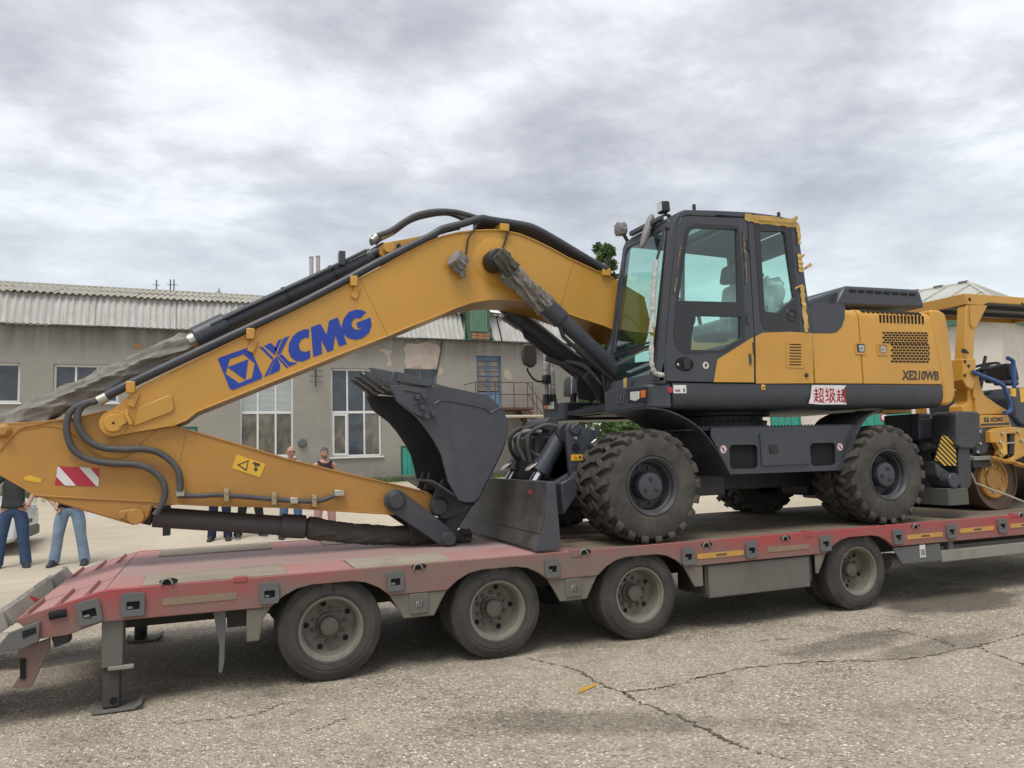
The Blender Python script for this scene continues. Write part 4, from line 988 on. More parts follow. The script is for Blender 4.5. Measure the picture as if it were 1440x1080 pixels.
# ------------------------------------------------------------------ the wheeled excavator
EX = thing('wheeled_excavator', 'yellow and dark grey wheeled excavator with folded boom standing on the trailer', 'excavator', (5.2, 7.26, 0.838))
EB = EX.location.copy()
BN, BF = 7.04, 7.58          # boom side faces
SN, SF = 7.10, 7.52          # stick side faces
def weld(pts, y, r=0.005, mat=None, parent=None, name='weld_seam'):
    return MB().tube(at_y(pts, y), r, 5).build(name, mat or yellow, parent or boom)
def wrap(p0, p1, r, amp, seed, n=70, seg=28, r1=None, twist=0.0, sag=0.0):
    """a rod sleeved in crumpled cloth tied round it"""
    rnd = random.Random(seed); p0, p1 = Vector(p0), Vector(p1); d = (p1-p0).normalized()
    u = d.orthogonal().normalized(); w = d.cross(u); m = MB(); L_ = (p1-p0).length
    ph = [(rnd.uniform(1.5,8.0)/0.3, rnd.choice((-4,-3,-2,2,3,4,5,-5)), rnd.uniform(0,6.28), rnd.uniform(.35,1)) for _ in range(6)]
    for i in range(n+1):
        t = i/n; c = p0.lerp(p1, t)+Vector((0,0,-sag*4*t*(1-t)))
        pinch = 1-0.35*max(0, 1-min(t, 1-t)/0.03)
        for k in range(seg):
            a = 2*pi*k/seg+twist*t
            h = 0.0
            for f,q,s_,g in ph:
                e = 1-abs(sin(f*t*L_*0.5+q*(a+0.35*sin(3*t*L_+s_))+s_)); h += g*e**1.6
            rr = ((r if r1 is None else r+(r1-r)*t)*pinch+amp*(h-0.9)*0.8+rnd.uniform(-amp,amp)*0.02)
            m.v.append(tuple(c+(u*cos(a)+w*sin(a))*rr))
    for i in range(n):
        for k in range(seg):
            k2 = (k+1)%seg; m.f.append((i*seg+k, i*seg+k2, (i+1)*seg+k2, (i+1)*seg+k))
    m.f.append(tuple(reversed(range(seg)))); m.f.append(tuple(n*seg+k for k in range(seg)))
    return m
# --- wheels
def ex_wheel():
    r = bpy.data.objects.new('wheel', None); COL.objects.link(r); r.parent = EX; ROOT[r.name] = Vector((0,0,0))
    prof = [(0.268,0.02),(0.285,0.004),(0.33,-0.002),(0.40,0.0),(0.44,0.006),(0.468,0.02),(0.484,0.045),(0.49,0.1375)]
    prof = prof+[(a, 0.275-b) for a,b in reversed(prof[:-1])]
    t = MB().lathe(prof, (0,0,0), 'y', 72, closed=True)
    N_ = 21
    for side in (0, 1):
        for k in range(N_):
            a0 = 2*pi*(k+0.5*side)/N_
            path = [(0.17,0.521,0.485,0.15,0.045),(0.12,0.527,0.485,0.11,0.062),(0.06,0.527,0.482,0.05,0.074),(0.014,0.520,0.475,0.01,0.082),(-0.002,0.500,0.462,0.0,0.080),(-0.004,0.478,0.455,0.0,0.070),(0.004,0.458,0.45,0.0,0.05)]
            V = []
            for (y, rt, rb, sh, hw) in path:
                yy = y if side == 0 else 0.275-y
                for (da, rr) in ((-hw, rb), (-hw*0.86, rt), (hw*0.86, rt), (hw, rb)):
                    a = a0+sh*1.15*(1 if side == 0 else 1)+da
                    yb = yy if rr == rt else (yy+(0.012 if side == 0 else -0.012) if y < 0.02 else yy)
                    V.append((rr*cos(a), yb, rr*sin(a)))
            F = []
            for i in range(len(path)-1):
                for q in range(3): F.append((i*4+q, i*4+q+1, (i+1)*4+q+1, (i+1)*4+q))
            F.append((0,1,2,3)); e_ = (len(path)-1)*4; F.append((e_,e_+3,e_+2,e_+1))
            t.add(V, F)
    ty = t.build('tyre', tyre_ex, r, smooth=30)
    ty2 = dup(ty, r, (0, 0.315, 0)); ty2.rotation_euler = (0, 0.11, 0)
    rim = MB().lathe([(0.275,0.022),(0.270,0.006),(0.258,0.004),(0.25,0.016),(0.238,0.03),(0.232,0.07),(0.222,0.08),(0.218,0.15),(0.205,0.17),(0.13,0.178),(0.13,0.2),(0.25,0.22),(0.27,0.25)], (0,0,0), 'y', 52, cap=False).build('rim', graphite_dusty, r, smooth=30)
    h = MB().lathe([(0.0,0.045),(0.105,0.045),(0.122,0.050),(0.128,0.062),(0.130,0.175)], (0,0,0), 'y', 40)
    h.build('hub', graphite, r, smooth=30)
    for k in range(3):
        a = 2*pi*k/3+pi/2
        m = MB().lathe([(0.0,0.030),(0.014,0.030),(0.017,0.033),(0.019,0.0448)], (0.068*cos(a),0,0.068*sin(a)), 'y', 12)
        m.build('hub_bolt', black, r)
    m = MB()
    for k in range(10):
        a = 2*pi*k/10; m.cyl((0.172*cos(a),0.155,0.172*sin(a)), (0.172*cos(a),0.176,0.172*sin(a)), 0.015, seg=6)
    m.build('wheel_nuts', graphite_dusty, r)
    return r
w0 = ex_wheel()
for i, (x, z) in enumerate(((3.715, 1.357), (6.60, 1.357))):
    w = w0 if i == 0 else dup(w0, EX)
    w.location = Vector((x, 6.0, z))-EB; w.rotation_euler = (0, 0.35*i, 0)
    f = dup(w0, EX); f.location = Vector((x, 8.50, z))-EB; f.rotation_euler = (0, 0.2, pi)
# --- chassis
ch = MB()
ch.box(3.1, 7.45, 6.95, 7.6, 1.22, 1.78)
ch.cyl((3.715,6.2,1.357), (3.715,8.3,1.357), 0.13, seg=16); ch.cyl((6.60,6.2,1.357), (6.60,8.3,1.357), 0.13, seg=16)
ch.box(3.55, 3.88, 7.05, 7.5, 1.1, 1.6).box(6.45, 6.75, 7.05, 7.5, 1.1, 1.6)
ch.build('chassis', graphite_dusty, EX, 0.02)
pan = [(4.465,1.894),(4.458,1.793),(4.534,1.677),(4.608,1.428),(6.09,1.418),(6.139,1.574),(6.218,1.734),(6.339,1.888)]
w1 = [(4.667,1.685),(4.697,1.715),(4.974,1.71),(5.004,1.682),(5.0,1.501),(4.965,1.475),(4.695,1.479),(4.665,1.506)]
w2 = [(5.668,1.678),(5.705,1.708),(5.975,1.708),(6.004,1.683),(5.996,1.499),(5.962,1.475),(5.696,1.475),(5.668,1.503)]
sp = MB().prism(pan, 6.12, 6.145, 'xz', [w1, w2]).build('step_box', graphite, EX, 0.004)
x0_, z0_ = pan[3]; x1_, z1_ = pan[4]
MB().prism([(pan[0][0],1.885),(pan[0][0],1.84),(4.62,1.43),(6.08,1.43),(6.3,1.885)], 6.16, 6.7).build('step_box_body', hole, sp)
MB().prism([(5.035,1.819),(5.659,1.824),(5.635,1.498),(5.038,1.496)], 6.105, 6.119).build('step_box_door', graphite, sp, 0.004)
q = [(5.21,1.665)][0]
MB().box(q[0]-0.075, q[0]+0.03, 6.098, 6.104, q[1]-0.045, q[1]+0.04).box(q[0]-0.07, q[0]-0.02, 6.092, 6.098, q[1]-0.03, q[1]+0.02).build('latch', black, sp, 0.002)
t = MB(); 
for i in range(46):
    x = 4.28+i*0.043; t.prism([(x,1.884),(x+0.03,1.884),(x+0.015,1.903)], 6.12, 6.14)
t.build('grip_teeth', graphite, sp)
MB().box(4.2, 6.28, 6.15, 6.72, 1.86, 1.88).build('step_tread', graphite_dusty, sp, 0.004)
for (px, pz) in [(4.592,1.673),(6.06,1.662)]:
    d = MB().lathe([(0.0,0.0),(0.042,0.0)], (px,6.1165,pz), 'y', 24).build('warning_sticker', white_print, sp)
    MB().lathe([(0.034,-0.001),(0.0395,-0.001)], (px,6.1165,pz), 'y', 24, cap=False).build('print_ring', red_print, d)
    MB().bar((px-0.025,6.114,pz+0.02), (px+0.022,6.114,pz-0.022), 0.006, 0.001).build('print_mark', red_print, d)
    MB().box(px-0.007,px+0.006,6.1145,6.1155,pz-0.018,pz+0.018).build('print_mark', dark_print, d)
# wheel arches
def arch_strip(poly, y0, y1, name='wheel_arch', mat=None):
    c = curve(poly, 5); return MB().strip(at_y(c, y0), at_y(c, y1), (0.0, 0, -0.014)).build(name, mat or black, EX)
arch_strip([(3.719,2.087),(3.935,2.058),(4.16,1.968),(4.323,1.85),(4.468,1.676),(4.558,1.536),(4.617,1.424)], 6.05, 6.95, mat=graphite_dusty)
arch_strip([(6.096,1.413),(6.165,1.648),(6.26,1.833),(6.38,1.959),(6.495,2.015),(6.578,2.041)], 6.05, 6.75, mat=graphite_dusty)
# slewing ring and centre tower
MB().lathe([(0.62,1.80),(0.62,1.86),(0.70,1.87),(0.70,1.955),(0.66,1.96),(0.66,2.02),(0.74,2.03),(0.74,2.085)], (5.18,7.26,0), 'z', 48).build('slewing_ring', black, EX)
tm = MB()
for k in range(60):
    a = 2*pi*k/60; tm.cyl((5.18+0.69*cos(a),7.26+0.69*sin(a),1.95),(5.18+0.69*cos(a),7.26+0.69*sin(a),1.975),0.017,seg=6)
tm.build('ring_bolts', graphite_dusty, EX)
MB().cyl((5.18,7.26,1.5),(5.18,7.26,1.83),0.55,seg=32).build('ring_tower', graphite_dusty, EX)
MB().box(4.55,4.95,6.6,6.62,1.20,1.43).build('tank_plate', graphite_dusty, EX, 0.01)
# --- dozer blade at the front (towards -X)
bl = MB()
fy0, fy1 = 6.02, 8.46
prof = [(2.70,1.43),(2.665,1.30),(2.645,1.15),(2.60,1.0),(2.55,0.868)]
bl.strip(at_y(prof, fy0), at_y(prof, fy1), (0.03, 0, 0.004))
blade = bl.build('dozer_blade', worn_steel, EX, 0.003)
MB().strip([(2.70,fy0,1.435),(2.80,fy0,1.435)], [(2.70,fy1,1.435),(2.80,fy1,1.435)], (0,0,-0.02)).build('blade_top', graphite_dusty, blade, 0.003)
for y in (fy0, fy1-0.03):
    MB().prism([(2.665,1.44),(2.74,1.44),(2.775,0.87),(2.70,0.855),(2.52,0.858),(2.53,0.875),(2.60,1.0),(2.64,1.15)], y-0.004, y+0.03).build('end_plate', bucket_grey, blade, 0.004)
MB().strip(at_y([(2.636,1.13),(2.60,1.0)],fy0+.03), at_y([(2.636,1.13),(2.60,1.0)],fy1-.03), (-0.008,0,0)).build('cutting_edge', worn_steel, blade, 0.002)
MB().prism([(2.599,1.334),(2.621,1.37),(2.64,1.336),(2.614,1.328)], 6.3, 6.31).build('red_marker', red_print, blade)
arms = MB()
for y in (6.72, 7.72):
    arms.prism([(2.72,1.05),(3.0,1.10),(3.35,1.30),(3.42,1.45),(3.25,1.50),(3.0,1.38),(2.74,1.36)], y, y+0.08)
arms.build('blade_arms', graphite, EX, 0.01)
MB().prism([(2.991,1.402),(3.142,1.468),(3.171,1.343),(3.157,1.282),(3.061,1.164),(3.008,1.101)], 6.45, 6.6).build('blade_hinge_guard', graphite, EX, 0.012)
for y in (6.62, 7.8):
    br = MB().prism([(3.152,1.9),(3.177,1.958),(3.242,1.976),(3.3,1.958),(3.323,1.924),(3.514,1.93),(3.529,1.867),(3.399,1.763),(3.34,1.628),(3.322,1.481),(3.305,1.345),(3.239,1.327),(3.178,1.398),(3.169,1.601),(3.158,1.758)], y, y+0.06).build('blade_bracket', graphite, EX, 0.008)
    if y < 7:
        for p, rr in zip([(3.239,1.905),(3.251,1.432)], (0.055, 0.075)):
            MB().lathe([(0.0,-0.035),(rr*0.75,-0.035),(rr,-0.025),(rr,0.0)], (p[0],y,p[1]), 'y', 24).build('pivot_pin', graphite_dusty, br)
        p = [(3.242,1.727)][0]
        MB().lathe([(0.0,-0.002),(0.044,-0.002)], (p[0],y,p[1]), 'y', 20).build('bracket_hole', hole, br)
        for p in [(3.238,1.824),(3.254,1.348),(3.43,1.906)]:
            MB().lathe([(0.0,-0.028),(0.014,-0.028),(0.022,0.0)], (p[0],y,p[1]), 'y', 10).build('grease_cap', zinc, br)
        a, b = [(3.189,1.606),(3.317,1.665)]
        lb = MB().box(a[0], b[0], y-0.003, y-0.001, a[1], b[1]).build('warning_label', yellow_label, br)
        MB().prism([(a[0]+0.03,a[1]+0.012),(a[0]+0.065,a[1]+0.012),(a[0]+0.047,a[1]+0.055)], y-0.005, y-0.0035).build('print_mark', orange_plastic, lb)
        MB().box(a[0]+0.085, b[0]-0.02, y-0.005, y-0.0035, a[1]+0.02, b[1]-0.015).build('print_mark', dark_print, lb)
for y, nm in ((6.86, 0), (7.55, 1)):
    pt = Vector((3.22, y, 1.88)); pb = Vector((2.70, y, 1.14)); d = (pb-pt).normalized()
    c = MB().cyl(pt-d*0.06, pt+d*0.42, 0.088, seg=28).build('blade_cylinder', graphite, EX, 0.006)
    MB().cyl(pt+d*0.36, pt+d*0.47, 0.10, seg=28).build('gland', graphite, c, 0.006)
    MB().cyl(pt+d*0.47, pt+d*0.95, 0.045, seg=20).build('rod', chrome, c)
    MB().cyl((pt.x,y-0.11,pt.z),(pt.x,y+0.11,pt.z),0.10,seg=24).build('cylinder_eye', graphite_dusty, c, 0.01)
    MB().obox(pt+d*0.42+Vector((-0.10,0,0.03)), d*0.02, (0,0.05,0), (0.05,0,0.03)).build('port_block', zinc, c, 0.004)
hose_pts = [[(3.1,6.9,1.93),(2.98,6.92,1.94),(2.90,6.95,1.86),(2.93,7.0,1.72),(3.0,6.95,1.66)],[(3.12,7.15,1.95),(3.0,7.1,1.96),(2.86,7.05,1.90),(2.80,7.02,1.78),(2.86,7.0,1.62)],
            [(3.1,7.3,1.93),(2.95,7.3,1.95),(2.84,7.32,1.86),(2.86,7.36,1.72),(2.95,7.4,1.62)],[(3.05,7.0,1.90),(2.9,7.02,1.91),(2.82,7.15,1.85),(2.9,7.3,1.8)],[(3.2,6.8,1.93),(3.05,6.85,1.965),(2.9,6.9,1.90),(2.86,6.92,1.78),(2.9,6.95,1.6)]]
for i, h in enumerate(hose_pts):
    MB().tube(curve(h, 7), 0.021, 10).build('hose', rubber if i != 3 else guard_grey, EX)
MB().cyl((3.15,6.95,1.97),(3.15,7.5,1.97),0.075,seg=20).build('cross_pipe', graphite_dusty, EX, 0.008)
MB().box(2.95,3.5,6.95,7.55,1.40,1.86).build('front_frame', black, EX, 0.03)
# --- rear stabiliser
st = MB().prism([(7.75,1.993),(7.787,2.024),(8.104,2.014),(8.134,1.973),(8.085,1.665),(7.986,1.595),(7.783,1.6),(7.71,1.642)], 6.08, 6.40).build('stabiliser_housing', graphite_dusty, EX, 0.02)
MB().prism([(7.789,1.624),(7.969,1.62),(7.961,1.363),(7.954,1.203),(7.891,1.15),(7.78,1.155),(7.753,1.212)], 6.12, 6.36).build('stabiliser_leg', graphite_dusty, st, 0.01)
pv = [(7.586,1.253)][0]
MB().prism([(7.433,1.471),(7.545,1.39),(7.718,1.296),(7.731,1.208),(7.628,1.174),(7.555,1.204),(7.445,1.307)], 6.14, 6.30).build('stabiliser_arm', graphite_dusty, st, 0.012)
MB().cyl((pv[0],6.04,pv[1]),(pv[0],6.30,pv[1]),0.085,seg=24).build('pivot_boss', graphite, st, 0.012)
MB().prism([(7.489,1.17),(7.791,1.162),(7.798,0.981),(7.48,0.981)], 6.05, 6.42).build('foot_pad', paint('greenish_foot_pad', (0.085,0.09,0.075), 0.7, dirt=(0.14,0.125,0.1), dirt_amt=0.5), st, 0.008)
sg = MB().prism([(7.567,1.764),(7.759,1.693),(7.75,1.411),(7.558,1.417),(7.422,1.487)], 6.13, 6.15).build('hazard_plate', black, EX, 0.003)
hp = [(7.56,1.764),(7.753,1.693),(7.744,1.411),(7.552,1.418),(7.416,1.487)]
def clip_poly(poly, n, c, keep):
    out = []
    for i in range(len(poly)):
        a, b = poly[i], poly[(i+1)%len(poly)]; da = (a[0]*n[0]+a[1]*n[1]-c)*keep; db = (b[0]*n[0]+b[1]*n[1]-c)*keep
        if da >= 0: out.append(a)
        if da*db < 0: t_ = da/(da-db); out.append((a[0]+(b[0]-a[0])*t_, a[1]+(b[1]-a[1])*t_))
    return out
nrm = (0.64, 0.77); cs = [p[0]*nrm[0]+p[1]*nrm[1] for p in hp]; c0 = min(cs)-0.01
k = 0
while c0+k*0.046 < max(cs):
    p = clip_poly(clip_poly(hp, nrm, c0+k*0.046, 1), nrm, c0+k*0.046+0.02, -1)
    if len(p) >= 3: MB().prism(p, 6.126, 6.129).build('hazard_stripe', yellow_label, sg)
    k += 1
for y in (8.1,):
    MB().box(7.6,7.9,y,y+0.32,0.96,1.55).build('stabiliser_housing', graphite_dusty, EX, 0.02)
MB().box(7.05, 7.75, 6.45, 8.1, 1.15, 1.66).box(7.60, 7.80, 6.45, 6.95, 1.662, 2.02).build('rear_frame', graphite, EX, 0.02)
MB().prism([(7.543,1.955),(7.898,1.969),(7.872,1.732),(7.525,1.717)], 6.4, 6.5).build('rear_frame_plate', graphite, EX, 0.01)
MB().cyl(*[(p[0],6.35,p[1]) for p in [(7.534,1.63),(7.702,1.604)]], 0.05, seg=14).build('rear_cylinder', worn_steel, EX)
MB().box(7.1,7.55,6.5,6.9,2.03,2.12).build('yellow_bracket', yellow, EX, 0.01)

# --- superstructure
up = MB().box(3.9, 7.55, 6.15, 8.40, 2.085, 2.20).build('turntable_frame', black, EX, 0.01)
# side skirt with rounded lower edge
skp = [(6.023,2.312),(6.023,2.20),(6.037,2.13),(6.075,2.085),(6.14,2.066),(6.6,2.066),(6.6,2.312)]
MB().prism(skp, 3.98, 7.50, 'yz').build('side_skirt', graphite, EX, 0.01)
nose = MB().prism([(3.725,6.90),(3.715,6.17),(3.735,6.09),(3.80,6.04),(3.97,6.02),(3.97,6.9)], 2.075, 2.302, 'xy').build('front_skirt', graphite, EX, 0.02)
MB().prism([(3.974,6.019),(3.9765,6.019),(3.9765,6.3),(3.974,6.3)], 2.08, 2.30, 'xy').build('skirt_seam', hole, nose)
def on_front(name, pts, x, th, mat, parent, bev=0.0):      # a plate on a face looking towards -X; pts (y, z)
    return MB().prism(pts, x-th, x, 'yz').build(name, mat, parent, bev)
lr = on_front('lamp_recess', [(6.413,2.286),(6.006,2.273),(6.026,2.137),(6.405,2.155)], 3.7135, 0.004, black, nose, 0.002)
on_front('headlamp', [(6.319,2.249),(6.159,2.242),(6.161,2.17),(6.221,2.153),(6.326,2.173)], 3.709, 0.012, paint('lamp_reflector', (0.85,0.85,0.83), 0.12, 0.3, bmp=0), lr, 0.004)
on_front('indicator_lamp', [(6.13,2.245),(6.05,2.242),(6.052,2.175),(6.129,2.174)], 3.709, 0.012, orange_plastic, lr, 0.004)
em = [(6.602,2.243),(6.459,2.235),(6.466,2.158),(6.609,2.165)]
MB().prism(em, 3.711, 3.714, 'yz', [[(em[0][0]*0.88+em[2][0]*0.12, em[0][1]*0.88+em[2][1]*0.12),(em[1][0]*0.88+em[3][0]*0.12, em[1][1]*0.88+em[3][1]*0.12),(em[2][0]*0.88+em[0][0]*0.12, em[2][1]*0.88+em[0][1]*0.12),(em[3][0]*0.88+em[1][0]*0.12, em[3][1]*0.88+em[1][1]*0.12)]]).build('embossed_emblem', plate_grey, nose)
ec = (sum(p[0] for p in em)/4, sum(p[1] for p in em)/4)
MB().prism([(ec[0]+0.035,ec[1]+0.018),(ec[0]-0.035,ec[1]+0.018),(ec[0],ec[1]-0.032)], 3.711, 3.714, 'yz').build('embossed_emblem', plate_grey, nose)
# right-hand platform
rp = MB().prism([(3.72,7.92),(3.72,8.46),(3.80,8.50),(5.2,8.50),(5.2,7.86),(3.76,7.86)], 2.055, 2.262, 'xy').build('right_platform', graphite, EX, 0.015)
lr = on_front('lamp_recess', [(8.466,2.335),(8.032,2.32),(8.037,2.157),(8.439,2.182)], 3.7185, 0.005, black, rp, 0.002)
on_front('headlamp', [(8.282,2.291),(8.111,2.286),(8.106,2.202),(8.283,2.211)], 3.713, 0.012, MATS['lamp_reflector'], lr, 0.004)
on_front('indicator_lamp', [(8.394,2.293),(8.3,2.293),(8.3,2.215),(8.388,2.218)], 3.713, 0.012, orange_plastic, lr, 0.004)
MB().box(3.76, 5.6, 6.9, 7.86, 2.10, 2.16).build('front_floor', black, EX, 0.01)
bx = MB().prism([(3.983,2.364),(3.998,2.564),(4.033,2.611),(4.395,2.7),(4.38,2.364)], 7.95, 8.45).build('tool_cabinet', black, rp, 0.03)
# engine house: three yellow sections with open seams
def house(x0, x1, top=3.128, y0=6.02, bot=2.316):
    p = [(y0,bot),(y0,top-0.10),(y0+0.012,top-0.05),(y0+0.045,top-0.015),(y0+0.10,top),(8.40,top),(8.47,top-0.03),(8.50,top-0.1),(8.50,bot)]
    return MB().prism(p, x0, x1, 'yz')
eng1 = house(5.695, 6.335, 3.12).build('engine_house', yellow, EX, 0.008)
eng2 = house(6.347, 7.385, 3.128)
eng2.v = [(x if x < 7 else 7.497-(z-2.316)*0.119, y, z) for x,y,z in eng2.v]
eng2 = eng2.build('engine_house', yellow, EX, 0.008)
cwp = [(7.406,3.158),(7.548,3.156),(7.633,3.119),(7.673,2.885),(7.691,2.363),(7.684,2.203),(7.641,2.116),(7.56,2.084),(7.474,2.092),(7.509,2.306)]
cw = MB().prism(cwp, 6.02, 8.50).build('counterweight', yellow, EX, 0.03)
dp = [(5.679,3.163),(6.141,3.154),(6.159,3.137),(6.145,3.015),(6.094,2.912),(6.018,2.855),(5.928,2.842),(5.702,2.837)]
MB().prism(dp, 6.0165, 6.0195).build('dark_side_panel', graphite, eng1, 0.001)
MB().box(5.70, 6.19, 6.06, 6.9, 3.1205, 3.124).build('dark_top_panel', graphite, eng1)
# hood: sloped front part and louvred box behind it
MB().prism([(5.75,3.125),(5.78,3.19),(6.45,3.405),(6.6,3.405),(6.6,3.125)], 6.42, 7.9).build('engine_hood', graphite, EX, 0.025)
hd = MB().prism([(6.362,3.217),(6.493,3.425),(6.547,3.452),(7.599,3.467),(7.654,3.444),(7.713,3.251)], 6.34, 8.0).build('engine_hood', graphite, EX, 0.03)
lv = [(6.571,3.407),(6.661,3.406),(6.658,3.379),(6.568,3.38),(6.696,3.408),(6.786,3.407),(6.784,3.38),(6.693,3.38),(6.822,3.408),(6.914,3.408),(6.911,3.38),(6.819,3.381),(6.949,3.409),(7.042,3.408),(7.039,3.381),(6.947,3.381),(7.078,3.41),(7.172,3.409),(7.169,3.381),(7.075,3.382),(7.208,3.41),(7.303,3.41),(7.301,3.382),(7.206,3.382),(7.34,3.411),(7.436,3.41),(7.433,3.382),(7.337,3.383),(7.473,3.412),(7.571,3.411),(7.568,3.383),(7.471,3.384)]
for i in range(8):
    MB().prism(lv[4*i:4*i+4], 6.333, 6.3385).build('louvre_slot', hole, hd)
MB().cyl((5.80,6.9,3.1),(5.80,6.9,3.62),0.05,seg=16).cyl((5.80,6.9,3.62),(5.79,6.9,3.66),0.065,seg=16).build('exhaust_pipe', black, EX)
# vents, grilles, handles
def slots(parent, pts_fn, n, y, name='vent_slot'):
    for i in range(n): MB().prism(pts_fn(i), y-0.001, y+0.0012).build(name, hole, parent)
lv = [(6.634,3.067),(6.661,3.067),(6.656,2.98),(6.631,2.98),(6.685,3.068),(6.712,3.068),(6.707,2.981),(6.682,2.981),(6.736,3.069),(6.763,3.069),(6.758,2.981),(6.732,2.982),(6.787,3.07),(6.814,3.07),(6.809,2.982),(6.783,2.982),(6.838,3.07),(6.866,3.07),(6.861,2.983),(6.835,2.983),(6.89,3.071),(6.918,3.071),(6.912,2.983),(6.886,2.983),(6.942,3.072),(6.97,3.072),(6.964,2.984),(6.938,2.984),(6.994,3.073),(7.022,3.073),(7.016,2.984),(6.99,2.984),(7.046,3.073),(7.074,3.073),(7.068,2.985),(7.042,2.985),(7.098,3.074),(7.127,3.074),(7.121,2.985),(7.095,2.985),(7.151,3.075),(7.18,3.075),(7.174,2.986),(7.147,2.986),(7.204,3.076),(7.233,3.076),(7.227,2.986),(7.2,2.987),(7.258,3.077),(7.286,3.077),(7.28,2.987),(7.253,2.987)]
for i in range(13):
    MB().prism(lv[4*i:4*i+4], 6.0165, 6.0205).build('vent_slot', hole, eng2)
for i in range(13):
    x = 6.43+0.0685*i
    MB().obox((x,6.052,3.1065), (0.018,0,0), (0,0.022,0.018), (0,-0.004,0.005)).build('vent_slot', hole, eng2)
for (gx0,gx1,gz0,gz1,rows,tlt) in ((303,495,260,312,5,0.035),(338,502,310,393,7,0.03)):
    nr = rows; g = MB()
    for r_ in range(nr):
        v0 = gz0+(gz1-gz0)*r_/nr; hh = (gz1-gz0)/nr*0.62; n_ = int((gx1-gx0)/15.5)
        for i in range(n_):
            u = gx0+(gx1-gx0)*(i+(0.5 if r_%2 else 0.0))/n_; u1 = min(u+(gx1-gx0)/n_*0.74, gx1)
            if u1-u < 3: continue
            s_ = lambda uu: (uu-gx0)*tlt*0.35
            p0 = (u, v0+s_(u)); p1 = (u1, v0+s_(u1))
            def wpt(a_, b_): return (5.649799562+0.003556655*a_+-0.000198398*b_+-1.89e-07*a_*b_, 3.482332036+0.000218612*a_+-0.002445498*b_+-4.16e-07*a_*b_)
            g.prism([wpt(*p0), wpt(*p1), wpt(u1, p1[1]+hh), wpt(u, p0[1]+hh)], 6.0165, 6.0205)
    go = g.build('grille', hole, eng2)
hpts = [(6.331,2.692),(6.637,2.689)]
for q, (px, pz) in enumerate(hpts):
    pr = (eng1, eng2)[q]
    k1 = MB().prism(rrect(px-0.075,px+0.075,pz-0.065,pz+0.065,0.012), 6.012, 6.0198, 'xz', [rrect(px-0.055,px+0.06,pz-0.045,pz+0.048,0.01)]).build('handle_frame', yellow, pr, 0.003)
    MB().box(px-0.054,px+0.059,6.0175,6.0197,pz-0.044,pz+0.047).build('handle_recess', graphite if q == 0 else yellow_dusty, k1)
    MB().box(px-0.02,px+0.05,6.010,6.017,pz-0.036,pz+0.036).build('handle', zinc, k1, 0.004)
    MB().lathe([(0.0,-0.004),(0.007,-0.003),(0.008,0.0)], (px+0.005,6.0095,pz), 'y', 12).build('lock', black, k1)
tx = [(6.892,2.359),(7.442,2.451)]
lettering('XE210WB', tx[0][0], tx[1][0], tx[0][1]+0.004, tx[0][1]+0.108, 6.0175, dark_print, eng2, bold=0.0028, shear=0.16, spacing=0.98)
# paper banner with red characters, torn at its right end
bp = [(5.642,2.298),(6.097,2.298),(6.055,2.258),(6.026,2.214),(6.058,2.152),(6.086,2.1),(5.739,2.099),(5.587,2.111),(5.617,2.177)]
bn = MB().prism(bp, 6.0125, 6.0165).build('paper_banner', white_print, EX)
def strokes(cx0, cz0, s, items, parent, y):
    for pts in items:
        m = MB()
        for i in range(len(pts)-1):
            a = (cx0+pts[i][0]*s, cz0+pts[i][1]*s*1.15); b = (cx0+pts[i+1][0]*s, cz0+pts[i+1][1]*s*1.15)
            d = (b[0]-a[0], b[1]-a[1]); l = hypot(*d) or 1; n_ = (-d[1]/l*s*0.055, d[0]/l*s*0.055); ex_ = (d[0]/l*s*0.03, d[1]/l*s*0.03)
            m.prism([(a[0]-ex_[0]+n_[0],a[1]-ex_[1]+n_[1]),(b[0]+ex_[0]+n_[0],b[1]+ex_[1]+n_[1]),(b[0]+ex_[0]-n_[0],b[1]+ex_[1]-n_[1]),(a[0]-ex_[0]-n_[0],a[1]-ex_[1]-n_[1])], y-0.0006*(1+i%2), y)
        m.build('red_character_stroke', red_print, parent)
CHAO = [[(0.08,0.78),(0.44,0.78)],[(0.26,0.95),(0.26,0.56)],[(0.03,0.56),(0.48,0.56)],[(0.27,0.56),(0.27,0.16)],[(0.27,0.36),(0.46,0.36)],[(0.13,0.42),(0.12,0.25),(0.02,0.06)],[(0.12,0.24),(0.30,0.10),(0.96,0.03)],
        [(0.54,0.90),(0.92,0.90),(0.89,0.62),(0.80,0.58)],[(0.70,0.90),(0.66,0.70),(0.52,0.56)],[(0.58,0.46),(0.88,0.46),(0.88,0.17),(0.58,0.17),(0.58,0.46)]]
JI = [[(0.22,0.95),(0.06,0.72),(0.26,0.72)],[(0.36,0.80),(0.08,0.42),(0.36,0.48)],[(0.03,0.14),(0.40,0.26)],[(0.46,0.88),(0.84,0.88),(0.72,0.58),(0.92,0.58)],[(0.56,0.88),(0.54,0.5),(0.40,0.06)],[(0.92,0.58),(0.76,0.28),(0.50,0.04)],[(0.58,0.56),(0.74,0.26),(0.97,0.04)]]
bx0, bz0 = bp[7][0], bp[7][1]
cs_ = (bp[1][0]-bp[0][0])
zb = bp[6][1]+0.02
strokes(bp[0][0]+0.015, zb, 0.135, CHAO, bn, 6.0122)
strokes(bp[0][0]+0.165, zb, 0.135, JI, bn, 6.0122)
strokes(bp[0][0]+0.315, zb, 0.125, CHAO, bn, 6.0122)
a, b = [(3.988,2.212),(4.131,2.29)]
st1 = MB().box(a[0],b[0],6.0155,6.0185,a[1],b[1]).build('white_sticker', white_print, EX)
